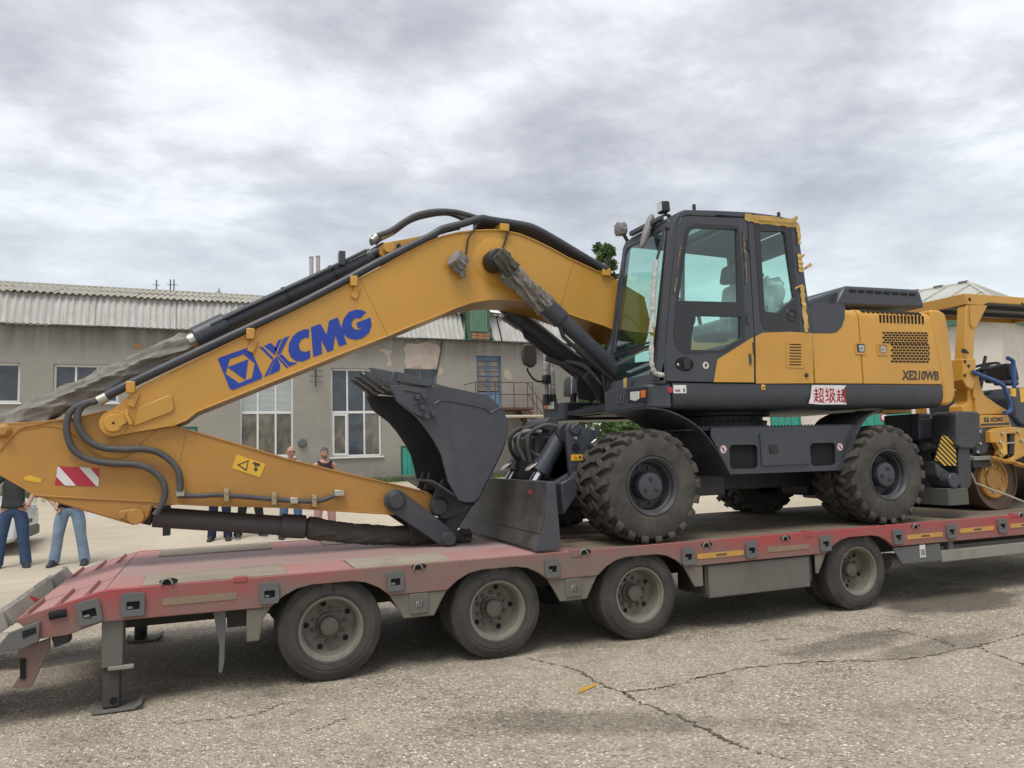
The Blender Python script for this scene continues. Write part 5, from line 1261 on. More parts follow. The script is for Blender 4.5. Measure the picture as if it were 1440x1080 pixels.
for i in range(4): MB().box(a[0]+0.02+i*0.014,a[0]+0.029+i*0.014,6.0135,6.0152,a[1]+0.015,a[1]+0.03+0.008*(i%2)).build('print_mark', dark_print, st1)
MB().box(b[0]-0.035,b[0]-0.018,6.0135,6.0152,a[1]+0.015,a[1]+0.045).build('print_mark', dark_print, st1)
a = [(3.955,2.242)][0]; MB().lathe([(0.0,-0.003),(0.026,-0.003),(0.03,0.0)], (a[0],6.0195,a[1]), 'y', 20).build('red_reflector', red_print, EX)
a = [(5.031,2.274)][0]; yl = MB().box(a[0]-0.022,a[0]+0.022,6.0155,6.0185,a[1]-0.026,a[1]+0.026).build('warning_label', yellow_label, EX)
MB().prism([(a[0]-0.012,a[1]-0.014),(a[0]+0.012,a[1]-0.014),(a[0],a[1]+0.014)], 6.0135, 6.0152).build('print_mark', dark_print, yl)

# --- cab
CN, CF = 6.02, 6.98
cab = bpy.data.objects.new('cab', None); COL.objects.link(cab); cab.parent = EX; ROOT[cab.name] = ROOT[EX.name]
door_out = [(4.142,3.868),(4.165,3.912),(4.223,3.938),(4.935,3.98),(4.954,3.945),(4.956,2.788),(4.931,2.316),(3.909,2.326),(3.938,2.703),(4.034,3.309)]
upper_gl = [(4.09,3.098),(4.236,3.742),(4.272,3.801),(4.34,3.831),(4.822,3.857),(4.793,3.117)]
lower_gl = [(4.203,2.628),(4.223,2.766),(4.27,2.947),(4.32,2.963),(4.805,2.971),(4.79,2.755),(4.554,2.633)]
side_out = [(3.793,2.332),(3.898,2.973),(3.999,3.528),(4.062,3.798),(4.101,3.913),(4.169,3.976),(4.991,4.029),(5.522,4.017),(5.584,3.992),(5.602,3.865),(5.706,2.847),(5.676,2.317)]
dgap = [(4.13,3.867),(4.158,3.922),(4.224,3.949),(4.944,3.992),(4.968,3.954),(4.969,2.788),(4.943,2.302),(3.893,2.312),(3.926,2.703),(4.022,3.308)]
rear_gl = [(5.11,3.848),(5.138,3.865),(5.401,3.883),(5.427,3.866),(5.495,3.209),(5.484,3.186),(5.273,3.03),(5.122,3.034),(5.106,3.052)]
side_hole = dgap
lowz = side_out[0][1]
sideA = MB().prism(side_out, CN, CN+0.045, 'xz', [[p if p[1] > lowz+0.006 else (p[0], lowz+0.006) for p in dgap], rear_gl]).build('side_frame', graphite, cab, 0.004)
door = MB().prism(door_out, CN-0.006, CN+0.035, 'xz', [upper_gl, lower_gl]).build('door', graphite, cab, 0.004)
def off(poly, d):
    cx_ = sum(p[0] for p in poly)/len(poly); cz_ = sum(p[1] for p in poly)/len(poly)
    return [(p[0]+(d if p[0] > cx_ else -d), p[1]+(d if p[1] > cz_ else -d)) for p in poly]
MB().prism(off(upper_gl,0.004), CN+0.012, CN+0.016).build('upper_window', screen_glass, door)
MB().prism(off(lower_gl,0.004), CN+0.012, CN+0.016).build('lower_window', screen_glass, door)
MB().prism(off(rear_gl,0.004), CN+0.016, CN+0.02).build('rear_side_window', screen_glass, cab)
gloss_black = paint('gloss_black_surround', (0.02,0.021,0.023), 0.22, bmp=0.0, dirt=(0.06,0.056,0.05), dirt_amt=0.2)
MB().prism([(4.012,2.773),(4.071,3.118),(4.192,3.752),(4.233,3.826),(4.309,3.868),(4.842,3.895),(4.858,3.127),(4.84,2.742),(4.603,2.613),(4.128,2.582),(4.044,2.638)], CN-0.009, CN-0.0065, 'xz', [off(upper_gl,0.001), off(lower_gl,0.001)]).build('window_surround', gloss_black, door)
MB().prism([(5.04,3.908),(5.51,3.925),(5.544,2.85),(5.152,2.841),(5.075,2.87),(5.049,2.934)], CN-0.0035, CN-0.001, 'xz', [off(rear_gl,0.001)]).build('window_surround', gloss_black, cab)
MB().prism([(4.443,2.32),(4.499,2.538),(4.942,2.773),(4.918,2.321)], CN-0.010, CN-0.0065).build('yellow_door_corner', yellow, door, 0.001)
MB().prism([(4.947,2.309),(4.972,2.778),(5.062,2.82),(5.402,2.841),(5.695,2.836),(5.671,2.317)], CN-0.004, CN-0.001).build('yellow_side_panel', yellow, cab, 0.001)
# door furniture
a = [(4.12,2.488)][0]
hdl = MB().lathe([(0.0,0.0),(1.0,0.0)], (0,0,0), 'y', 24); hdl.v = [(a[0]+v[0]*0.105, CN-0.0085, a[1]+v[2]*0.068) for v in hdl.v]
hdl = hdl.build('door_handle_recess', hole, door)
MB().box(a[0]-0.01,a[0]+0.06,CN-0.022,CN-0.009,a[1]-0.05,a[1]+0.052).build('door_handle', black, hdl, 0.008)
MB().lathe([(0.0,-0.004),(0.012,-0.002),(0.014,0.0)], (a[0]-0.07,CN-0.009,a[1]-0.005), 'y', 12).build('lock', zinc, hdl)
a = [(4.362,2.481)][0]
rs = MB().lathe([(0.0,-0.002),(0.034,-0.002),(0.034,0.0)], (a[0],CN-0.0075,a[1]), 'y', 24).build('round_sticker', white_print, door)
MB().box(a[0]-0.012,a[0]+0.012,CN-0.012,CN-0.010,a[1]-0.015,a[1]+0.018).build('print_mark', dark_print, rs)
a = [(5.44,3.017)][0]
MB().lathe([(0.045,-0.004),(0.062,-0.008),(0.068,0.0)], (a[0],CN-0.004,a[1]), 'y', 28, cap=False).build('latch_ring', black, cab)
MB().box(a[0]-0.03,a[0]+0.03,CN-0.012,CN-0.004,a[1]-0.014,a[1]+0.014).build('rear_latch', graphite_dusty, cab, 0.004)
vp = [(5.359,2.754),(5.563,2.76),(5.557,2.491),(5.539,2.467),(5.349,2.471),(5.333,2.488)]
vn = MB().prism(vp, CN-0.009, CN-0.0045).build('vent_panel', yellow, cab, 0.004)
lv = [(5.386,2.716),(5.535,2.718),(5.534,2.707),(5.386,2.705),(5.384,2.686),(5.533,2.688),(5.532,2.677),(5.383,2.675),(5.382,2.656),(5.53,2.658),(5.529,2.647),(5.381,2.645),(5.38,2.626),(5.528,2.628),(5.527,2.617),(5.379,2.616),(5.377,2.597),(5.526,2.598),(5.525,2.587),(5.376,2.586),(5.375,2.567),(5.523,2.568),(5.522,2.558),(5.374,2.556),(5.373,2.537),(5.521,2.539),(5.52,2.528),(5.372,2.526),(5.37,2.508),(5.518,2.509),(5.517,2.498),(5.369,2.497)]
for i in range(8):
    MB().prism(lv[4*i:4*i+4], CN-0.0105, CN-0.0092).build('vent_slot', hole, vn)
a = [(5.58,2.399)][0]; MB().lathe([(0.0,-0.02),(0.018,-0.018),(0.024,-0.004)], (a[0],CN,a[1]), 'y', 14).build('lock', black, cab)
for z in (2.55, 2.95): 
    x = 4.885; MB().cyl((x,CN-0.012,z-0.05),(x,CN-0.012,z+0.05),0.014,seg=10).build('hinge', graphite, cab)
for (px,pz) in [(4.946,3.703),(4.938,2.659)]: MB().cyl((px,CN-0.012,pz-0.06),(px,CN-0.012,pz+0.06),0.013,seg=10).build('hinge', black, cab)
# far side, rear wall, roof, floor
MB().prism(side_out, CF-0.04, CF, 'xz', [[(3.93,2.6),(4.15,3.88),(5.42,3.86),(5.50,2.75)]]).build('side_frame', graphite, cab, 0.004)
MB().prism([(3.93,2.6),(4.15,3.88),(5.42,3.86),(5.50,2.75)], CF-0.02, CF-0.016).build('far_window', cab_glass, cab)
MB().bar((4.72,CF-0.05,2.6),(4.80,CF-0.05,3.85),0.05,0.03).build('far_pillar', black, cab, 0.006)
rt = [(4.135,3.93),(4.17,3.985),(4.23,4.008),(4.60,4.035),(5.0,4.055),(5.35,4.05),(5.56,4.025),(5.60,3.985),(5.58,3.955),(5.0,3.985),(4.3,3.955)]
def rt_cut(a, b): return clip_poly(clip_poly(rt, (1,0), a, 1), (1,0), b, -1)
for pl_, y0_, y1_ in ((rt, CN+0.008, CN+0.16),(rt, CF-0.10, CF-0.005),(rt_cut(4.0,4.26), CN+0.16, CF-0.10),(rt_cut(4.86,5.7), CN+0.16, CF-0.10)):
    MB().prism(pl_, y0_, y1_).build('roof', graphite, cab, 0.012)
MB().strip([(4.25,CN+0.15,4.0),(4.87,CN+0.15,4.03)],[(4.25,CF-0.09,4.0),(4.87,CF-0.09,4.03)],(0,0,0.006)).build('roof_hatch_window', cab_glass, cab)
MB().box(4.88,5.5,CN+0.05,CF-0.05,3.925,3.95).build('headlining', plate_grey, cab)
rw = [(CN+0.05,2.3),(CF-0.05,2.3),(CF-0.05,3.92),(CN+0.05,3.92)]
rear = MB().prism(rw, 5.62, 5.645, 'yz', [[(CN+0.14,3.0),(CF-0.14,3.0),(CF-0.14,3.7),(CN+0.14,3.7)]])
rear.v = [(x-(z-2.9)*0.11, y, z) for x,y,z in rear.v]; rear.build('rear_wall', graphite, cab)
g = MB().prism([(CN+0.13,2.99),(CF-0.13,2.99),(CF-0.13,3.71),(CN+0.13,3.71)], 5.63, 5.634, 'yz'); g.v = [(x-(z-2.9)*0.11, y, z) for x,y,z in g.v]; g.build('rear_window', cab_glass, cab)
MB().box(3.86,5.65,CN+0.045,CF-0.04,2.303,2.34).build('cab_floor', black, cab)
MB().box(5.02,5.62,CN+0.05,CF-0.05,2.34,2.78).build('seat_plinth', black, cab, 0.02)
# windscreen, slightly raked: X grows with Z
FX0, FZ0, FS = 3.800, 2.303, 0.172
def front(polys_yz, th, holes=()):
    m = MB().prism(polys_yz, 0.0, th, 'yz', holes); m.v = [(FX0+(z-FZ0)*FS+x, y, z) for x,y,z in m.v]; return m
fo = [(CN+0.045,2.305),(CF,2.305),(CF,3.86),(CF-0.05,3.93),(CN+0.12,3.93),(CN+0.06,3.88)]
ug = [(CN+0.115,2.70),(CF-0.07,2.70),(CF-0.07,3.79),(CF-0.12,3.84),(CN+0.16,3.84),(CN+0.115,3.80)]
lg_ = [(CN+0.115,2.44),(CN+0.15,2.405),(CF-0.11,2.405),(CF-0.07,2.44),(CF-0.07,2.655),(CN+0.115,2.655)]
front(fo, 0.05, [ug, lg_]).build('windscreen_frame', graphite, cab, 0.008)
wg = front(ug, 0.006); wg.v = [(x+0.012,y,z) for x,y,z in wg.v]; wg.build('windscreen', screen_glass, cab)
wg = front(lg_, 0.006); wg.v = [(x+0.012,y,z) for x,y,z in wg.v]; wg.build('lower_windscreen', screen_glass, cab)
m = MB()
for i in range(10):
    a = pi/2*i/9
    m.v += [(FX0+0.0+0.105*(1-cos(a))*1.0, CN+0.0+0.05*(1-sin(a)), 2.305), (FX0+(3.93-FZ0)*FS+0.105*(1-cos(a)), CN+0.05*(1-sin(a)), 3.93)]
for i in range(9): m.f.append((2*i,2*i+2,2*i+3,2*i+1))
m.build('corner_pillar', graphite, cab)
front([(CN+0.07,2.42),(CN+0.09,2.42),(CN+0.09,3.82),(CN+0.07,3.82)], -0.012).build('window_seal', black, cab)
def fpt(y, z, d=0.03): return (FX0+(z-FZ0)*FS-d, y, z)
MB().tube([fpt(CF-0.12,2.70,0.02),fpt(CN+0.13,2.715,0.02)], 0.011, 8).build('wiper', black, cab)
MB().tube([fpt(CF-0.14,2.56,0.02),fpt(CN+0.3,2.64,0.025),fpt(CN+0.12,2.66,0.025)], 0.007, 6).build('wiper', zinc, cab)
MB().bar((4.06,CN+0.16,3.955),(4.06,CF-0.2,3.965),0.05,0.05).build('visor_rail', graphite, cab, 0.01)
# interior
seat_vinyl = paint('seat_in_clear_plastic', (0.30,0.305,0.31), 0.3, col2=(0.45,0.46,0.46), amt=0.9, scale=6, bmp=0.1, bscale=12)
s = MB(); s.obox((4.95,6.50,2.92),(0.24,0,0.01),(0,0.24,0),(0,0,0.08)); s.obox((5.15,6.50,3.17),(0.07,0,0.015),(0,0.23,0),(0.05,0,0.27)); s.build('seat', seat_vinyl, cab, 0.05, seg=4)
s = MB(); s.obox((5.10,6.50,3.53),(0.065,0,0),(0,0.13,0),(0.025,0,0.10)); s.build('headrest', black, cab, 0.045, seg=4)
MB().obox((4.98,6.25,2.92),(0.19,0,0),(0,0.07,0),(0,0,0.09)).obox((4.98,6.75,2.92),(0.19,0,0),(0,0.07,0),(0,0,0.09)).build('control_console', seat_vinyl, cab, 0.025)
for y in (6.25,6.75):
    MB().tube([(4.86,y,3.0),(4.84,y,3.10),(4.85,y,3.15)],0.022,10,radii=[0.018,0.022,0.03]).build('joystick', black, cab)
MB().tube(curve([(4.08,6.45,2.34),(4.22,6.45,2.75),(4.36,6.45,3.05)],5),0.035,10).build('steering_column', plate_grey, cab)
MB().tube([(4.40+0.19*cos(a)*0.55,6.45+0.19*sin(a),3.08-0.19*cos(a)*0.75) for a in [2*pi*i/24 for i in range(25)]],0.014,8).build('steering_wheel', black, cab)
MB().box(4.62,4.80,6.82,6.90,3.0,3.17).build('monitor', black, cab, 0.01)
MB().obox((4.2,6.55,2.85),(0.03,0,0.01),(0,0.12,0),(0,0,0.1)).build('document_label', yellow_label, cab)
MB().prism([(5.0,2.36),(5.5,2.36),(5.5,2.75),(5.2,2.8),(5.05,2.6)],6.15,6.8).build('plastic_sheet', paint('clear_plastic_sheet',(0.66,0.68,0.67),0.25,col2=(0.42,0.45,0.45),amt=0.9,scale=7,bmp=0.0), cab, 0.03)
s = wrap((5.40,6.30,2.80),(5.46,6.34,3.45),0.14,0.06,11,n=12,seg=14); s.build('plastic_bag', MATS['clear_plastic_sheet'], cab, smooth=25)
# lamps, mirror, handrail, tape
lp_ = [(4.129,4.088)][0]
wl_ = MB().obox((lp_[0],6.25,lp_[1]),(0.045,0,0.004),(0,0.055,0),(-0.004,0,0.055)).build('work_lamp', black, cab, 0.014)
MB().obox((lp_[0]-0.048,6.25,lp_[1]-0.002),(0.003,0,0),(0,0.042,0),(0,0,0.042)).build('lens', paint('lamp_lens',(0.62,0.66,0.66),0.12,bmp=0), wl_)
MB().tube([(lp_[0]+0.02,6.25,lp_[1]-0.05),(lp_[0]+0.06,6.25,lp_[1]-0.10),(4.2,6.25,3.98)],0.012,8).build('lamp_bracket', black, wl_)
cp_ = [(4.028,4.053)][0]
wp = wrap((cp_[0]-0.05,6.93,cp_[1]+0.0),(cp_[0]+0.05,6.93,cp_[1]+0.01),0.072,0.012,5,n=12,seg=22)
wp.build('wrapped_work_lamp', paint('grey_film_wrap',(0.17,0.165,0.16),0.45,col2=(0.3,0.29,0.28),amt=0.9,scale=14,bmp=0.4,bscale=30), cab)
MB().tube([(cp_[0]+0.04,6.93,cp_[1]-0.06),(cp_[0]+0.09,6.93,cp_[1]-0.14)],0.02,8).build('lamp_bracket', black, cab)
mp_ = [(4.089,4.059),(4.032,3.906),(3.947,3.71)]
MB().tube([(p[0],6.40,p[1]) for p in curve(mp_,5)],0.04,14,radii=[0.018,0.03,0.036,0.04,0.043,0.044,0.043,0.04,0.034,0.026,0.012]).build('wrapped_mirror', MATS['grey_film_wrap'], cab)
MB().tube([(p[0],6.36,p[1]) for p in curve([(4.03,3.88),(4.091,3.929),(4.112,4.004),(4.24,4.06),(4.29,4.042)],5)],0.011,8).build('mirror_arm', black, cab)
bubble = paint('white_bubble_wrap', (0.62,0.615,0.59), 0.35, col2=(0.30,0.29,0.27), amt=0.95, scale=38, dirt=(0.14,0.13,0.12), dirt_amt=0.6, dirt_scale=34, bmp=0.6, bscale=60)
def lumpy(pts, r, seed, mat, name, parent, amp=0.18):
    rnd = random.Random(seed); c = curve(pts, 9); return MB().tube(c, r, 12, radii=[r*(1+rnd.uniform(-amp,amp)) for _ in c]).build(name, mat, parent, smooth=50)
lumpy([(p[0],5.985,p[1]) for p in [(3.848,3.468),(3.818,3.268),(3.793,3.097),(3.775,2.894),(3.749,2.773)]],0.024,3,bubble,'wrapped_handrail',cab)
lumpy([(p[0],5.985,p[1]) for p in [(3.755,2.746),(3.746,2.56),(3.748,2.46),(3.775,2.401),(3.828,2.381),(3.866,2.382)]],0.022,4,bubble,'wrapped_handrail',cab)
MB().tube([(p[0],5.99,p[1]) for p in [(3.963,3.808),(3.906,3.617),(3.855,3.469)]],0.013,8).build('handrail', black, cab)
MB().tube([(p[0],5.99,p[1]) for p in [(3.986,3.783),(4.01,3.799)]],0.02,8).build('handrail_mount', black, cab)
for (px, pz) in [(4.529,4.149)]+[(5.609,4.165)]: MB().cyl((px,6.3,pz-0.05),(px,6.3,pz+0.025),0.018,seg=10).build('roof_knob', black, cab)
residue = paint('tape_residue', (0.21,0.16,0.085), 0.7, col2=(0.07,0.065,0.06), amt=1.0, scale=25)
tape = paint('masking_tape', (0.60,0.40,0.12), 0.6, col2=(0.45,0.29,0.09), amt=0.9, scale=12, bmp=0.15)
def ribbon(px_pts, y, w0_, w1_, seed, name='masking_tape', mat=None):
    rnd = random.Random(seed); c = curve(px_pts, 5); m = MB(); a = []; b = []
    for i, (x, z) in enumerate(c):
        t_ = i/(len(c)-1); w_ = (w0_+(w1_-w0_)*t_)*(1+rnd.uniform(-.18,.18)); j = min(i+1,len(c)-1); k_ = max(i-1,0)
        d = (c[j][0]-c[k_][0], c[j][1]-c[k_][1]); l = hypot(*d); n_ = (-d[1]/l*w_/2, d[0]/l*w_/2)
        a.append((x+n_[0], y-rnd.uniform(0.004,0.022), z+n_[1])); b.append((x-n_[0], y-rnd.uniform(0.003,0.016), z-n_[1]))
    return m.strip(a, b, (0,-0.002,0)).build(name, mat or tape, cab, smooth=20)
ribbon([(4.918,3.993),(5.084,3.978),(5.263,3.976),(5.445,3.976),(5.574,3.976)], CN, 0.075, 0.085, 1)
ribbon([(5.041,3.989),(5.264,3.994),(5.492,3.992),(5.57,4.044)], CN-0.02, 0.05, 0.035, 2)
ribbon([(5.574,3.984),(5.594,3.88),(5.594,3.759)], CN, 0.05, 0.035, 3)
ribbon([(5.586,3.661),(5.592,3.564),(5.594,3.467)], CN, 0.055, 0.05, 4)
ribbon([(5.586,3.317),(5.601,3.154),(5.607,3.007),(5.613,2.844)], CN, 0.05, 0.045, 5)
ribbon([(5.596,3.325),(5.53,3.307),(5.482,3.282)], CN-0.01, 0.025, 0.012, 6)
ribbon([(5.647,3.5),(5.697,3.533),(5.755,3.563)], CN+0.02, 0.02, 0.04, 7)
ribbon([(5.621,3.633),(5.66,3.659)], CN, 0.03, 0.01, 8)
a = [(6.542,2.404),(6.474,2.406),(6.492,2.31),(6.55,2.31)]
MB().prism(a, 3.79-0.03, 3.79-0.027, 'yz').build('masking_tape', tape, cab)
ribbon([(4.134,3.621),(4.112,3.518),(4.089,3.415)], CN-0.003, 0.018, 0.012, 810, 'tape_residue', residue)
ribbon([(4.085,3.347),(4.063,3.254),(4.042,3.162)], CN-0.003, 0.018, 0.012, 780, 'tape_residue', residue)
ribbon([(4.897,3.849),(4.894,3.667),(4.898,3.466),(4.893,3.305)], CN-0.004, 0.022, 0.02, 9, 'tape_residue', residue)
# right-hand rails wrapped in film, and the mirror on them
for i, pts in enumerate(([(3.672,2.917),(3.668,2.677),(3.655,2.463),(3.652,2.361)],[(3.727,2.901),(3.739,2.721),(3.741,2.506),(3.74,2.361)],[(4.035,3.004),(4.026,2.768),(4.012,2.551),(4.009,2.352)])):
    lumpy([(p[0],8.2,p[1]) for p in pts],0.033 if i<2 else 0.026,60+i,bubble,'wrapped_handrail',EX)
    p = pts[-1]
    MB().cyl((p[0],8.2,2.25),(p[0],8.2,2.38),0.04,seg=10).build('handrail_mount', black, EX)
mo = [(3.341,2.948),(3.372,2.973),(3.471,2.972),(3.518,2.941),(3.516,2.747),(3.469,2.696),(3.431,2.692),(3.349,2.73),(3.329,2.807)]
mir = MB().prism(mo, 8.12, 8.18).build('side_mirror', paint('mirror_back',(0.075,0.068,0.066),0.6,dirt=(0.12,0.11,0.1),dirt_amt=0.4), EX, 0.018)
mc = [(3.4,2.688),(3.404,2.653),(3.457,2.577),(3.517,2.535),(3.585,2.533),(3.632,2.55)]
MB().tube([(p[0],8.15,p[1]) for p in curve(mc,5)],0.013,8).build('mirror_arm', black, mir)
p = mc[-1]; MB().box(p[0]-0.03,p[0]+0.05,8.10,8.2,p[1]-0.05,p[1]+0.06).build('mirror_clamp', black, mir, 0.01)

# --- boom
upper = [(-0.374,2.48),(-0.036,2.666),(0.318,2.866),(0.688,3.069),(1.075,3.289),(1.432,3.501),(1.67,3.65),(1.906,3.788),(2.067,3.862),(2.238,3.915),(2.404,3.947),(2.579,3.969),(2.734,3.971),(2.891,3.95),(3.072,3.893),(3.248,3.826),(3.451,3.734),(3.699,3.646),(3.97,3.546)]
lower = [(4.183,2.877),(3.842,3.013),(3.484,3.103),(3.241,3.18),(3.041,3.223),(2.907,3.243),(2.751,3.25),(2.559,3.237),(2.37,3.2),(2.183,3.13),(1.985,3.041),(1.749,2.941),(1.492,2.826),(1.235,2.721),(0.985,2.616),(0.562,2.433),(0.141,2.253),(-0.163,2.124),(-0.247,2.051),(-0.33,2.016)]
upper = upper+[(4.35,3.36),(4.42,3.05),(4.30,2.75)]
boom = MB().prism(upper+lower, BN, BF).build('boom', yellow, EX)
for ln, th in ((upper[:-3], -0.016), (lower, 0.016)):
    c = [(p[0], p[1]) for p in ln]
    MB().strip(at_y(c, BN-0.014), at_y(c, BF+0.014), (0,0,th)).build('boom_flange', yellow, boom, 0.003)
for y0, y1 in ((BN, BN+0.055), (BF-0.055, BF)):
    MB().prism([(-0.879,2.029),(-0.86,2.106),(-0.803,2.164),(-0.608,2.35),(-0.374,2.48),(-0.33,2.016),(-0.656,1.961),(-0.783,1.934),(-0.852,1.97)], y0, y1).build('boom_tip', yellow, boom)
MB().prism([(-0.628,2.124),(-0.608,2.176),(-0.381,2.275),(-0.36,2.269),(-0.342,2.157),(-0.363,2.128),(-0.657,2.008)], BN-0.018, BN-0.001).build('tip_doubler', yellow, boom, 0.006)
p = [(-0.799,2.039)][0]
pin = MB().lathe([(0.0,-0.045),(0.068,-0.045),(0.075,-0.038),(0.075,0.0)], (p[0],BN-0.001,p[1]), 'y', 32).build('tip_pin', yellow, boom)
MB().lathe([(0.0,-0.002),(0.010,-0.002)], (p[0],BN-0.047,p[1]), 'y', 12).build('grease_point', hole, pin)
MB().lathe([(0.075,-0.012),(0.105,-0.012),(0.112,0.0)], (p[0],BN-0.001,p[1]), 'y', 36, cap=False).build('pin_collar', yellow, pin)
kp = [(-0.791,2.096),(-0.715,2.147),(-0.693,2.043),(-0.759,1.998)]; MB().prism(kp, BN-0.05, BN-0.03).build('pin_keeper', yellow, pin, 0.005)
kp = [(-0.72,2.112),(-0.694,2.124),(-0.651,2.031),(-0.677,2.014)]; MB().prism(kp, BN-0.075, BN-0.03).build('pin_keeper', yellow, pin, 0.005)
q = [(-0.705,2.135)][0]; MB().cyl((q[0],BN-0.07,q[1]),(q[0],BN-0.03,q[1]),0.022,seg=6).build('bolt', yellow, pin)
weld([(1.255,3.374),(1.373,3.126),(1.512,2.844)], BN-0.001, 0.006)
weld([(3.491,3.702),(3.416,3.483),(3.323,3.213)], BN-0.001, 0.007)
weld([(2.649,3.964),(2.651,3.786)], BN-0.001, 0.003)
p = [(2.624,3.651)][0]
MB().lathe([(0.0,-0.012),(0.20,-0.012),(0.235,0.0)], (p[0],BN,p[1]), 'y', 48).build('pivot_boss', yellow, boom, smooth=60)
# logo
lg = [(135,437),(152,424),(350,355),(372,362),(458,560),(448,580),(240,662),(222,652)]
LG = [(0.001,2.591),(0.02,2.607),(0.247,2.697),(0.272,2.689),(0.373,2.445),(0.362,2.42),(0.122,2.318),(0.101,2.33)]
HX = [(0.1,2.593),(0.214,2.638),(0.308,2.558),(0.285,2.429),(0.179,2.379),(0.064,2.463)]
MB().prism(LG, BN-0.004, BN-0.001, 'xz', [HX]).build('logo_emblem', blue_print, boom)
MB().prism([(0.081,2.521),(0.253,2.594),(0.23,2.409)], BN-0.004, BN-0.001).build('logo_emblem', blue_print, boom)
for poly in ([(0.387,2.716),(0.446,2.746),(0.496,2.697),(0.48,2.636)], [(0.347,2.703),(0.371,2.711),(0.465,2.615),(0.457,2.594)],
             [(0.551,2.79),(0.605,2.815),(0.53,2.654),(0.492,2.637)], [(0.508,2.773),(0.539,2.786),(0.49,2.662),(0.476,2.69)],
             [(0.511,2.632),(0.537,2.648),(0.602,2.579),(0.677,2.567),(0.604,2.533)], [(0.49,2.621),(0.503,2.628),(0.596,2.529),(0.579,2.52)],
             [(0.486,2.624),(0.526,2.552),(0.518,2.494),(0.429,2.454)], [(0.461,2.596),(0.474,2.604),(0.419,2.45),(0.386,2.436)],
             [(0.779,2.884),(0.736,2.879),(0.681,2.854),(0.632,2.808),(0.602,2.744),(0.596,2.68),(0.614,2.624),(0.662,2.584),(0.721,2.582),(0.788,2.615),(0.788,2.686),(0.748,2.671),(0.711,2.677),(0.692,2.705),(0.689,2.746),(0.711,2.782),(0.742,2.802),(0.779,2.803)],
             [(0.795,2.9),(0.882,2.935),(0.937,2.834),(0.96,2.967),(1.04,3.001),(1.121,2.755),(1.049,2.727),(1.015,2.836),(0.994,2.693),(0.943,2.674),(0.887,2.783),(0.896,2.658),(0.815,2.625)],
             [(1.304,3.063),(1.262,3.081),(1.203,3.082),(1.141,3.055),(1.096,2.994),(1.074,2.921),(1.086,2.854),(1.13,2.81),(1.201,2.795),(1.272,2.814),(1.331,2.868),(1.355,2.942),(1.342,3.013),(1.212,2.956),(1.222,2.905),(1.264,2.917),(1.244,2.896),(1.214,2.889),(1.182,2.903),(1.165,2.935),(1.174,2.975),(1.203,3.001),(1.25,3.001)]):
    MB().prism(poly, BN-0.004, BN-0.001).build('logo_letter', blue_print, boom)
# wrapped boom lamp
p = [(2.204,3.579)][0]
wrap((p[0]-0.07,BN-0.10,p[1]+0.05),(p[0]+0.06,BN-0.06,p[1]-0.03),0.085,0.03,21,n=14,seg=20).build('wrapped_boom_lamp', MATS['grey_film_wrap'], boom)
wrap((p[0]+0.03,BN-0.07,p[1]-0.06),(p[0]+0.05,BN-0.05,p[1]-0.14),0.03,0.012,22,n=8,seg=12).build('wrapped_boom_lamp', MATS['grey_film_wrap'], boom)
for pts in ([(2.417,3.98),(2.362,3.902),(2.323,3.826),(2.306,3.723),(2.281,3.62)], [(2.75,4.082),(2.78,4.048),(2.753,3.934),(2.702,3.796),(2.67,3.735)]):
    MB().tube([(q[0],BN-0.03,q[1]) for q in curve(pts,5)],0.010,6).build('lamp_cable', black, boom)
# steel pipes along the boom
def pipe(px, y, r, mat=graphite, n=3): return MB().tube([(q[0],y,q[1]) for q in curve(px,n)], r, 12).build('hydraulic_pipe', mat, boom)
pl = [(-0.897,2.241),(-0.856,2.27),(-0.592,2.421),(0.24,2.868),(0.662,3.093),(1.074,3.334),(1.431,3.554),(1.941,3.845),(2.066,3.927),(2.274,3.996),(2.472,4.071),(2.579,4.066),(2.929,4.044),(3.064,4.018),(3.248,3.941),(3.573,3.782),(3.882,3.632)]
pipe(pl, BN-0.01, 0.036)
for dy, dz, k0 in ((0.085,0.0,10),(0.17,0.0,10),(0.255,-0.005,10)):
    pipe([(a+0.01, b+dz) for a, b in pl[k0:]], BN-0.01+dy, 0.033)
pipe([(a, b) for a, b in pl[:10]], BN+0.09, 0.03)
for q in [(-0.677,2.337),(0.27,2.818),(1.186,3.347)]:
    MB().box(q[0]-0.035,q[0]+0.035,BN-0.052,BN+0.03,q[1]-0.05,q[1]+0.05).build('pipe_clamp', yellow, boom, 0.008)
    MB().obox((q[0]+0.02,BN+0.0,q[1]-0.10),(0.028,0,-0.012),(0,0.02,0),(0.02,0,0.06)).build('clamp_foot', yellow, boom, 0.005)
for q in [(2.72,4.014),(3.878,3.618)]:
    MB().box(q[0]-0.05,q[0]+0.05,BN-0.04,BN+0.33,q[1]-0.06,q[1]+0.02).build('pipe_clamp', yellow_bright, boom, 0.008)
MB().cyl(*[(q[0],BN-0.01,q[1]) for q in [(-0.918,2.223),(-0.856,2.259)]],0.043,seg=14).build('hose_fitting', zinc, boom)
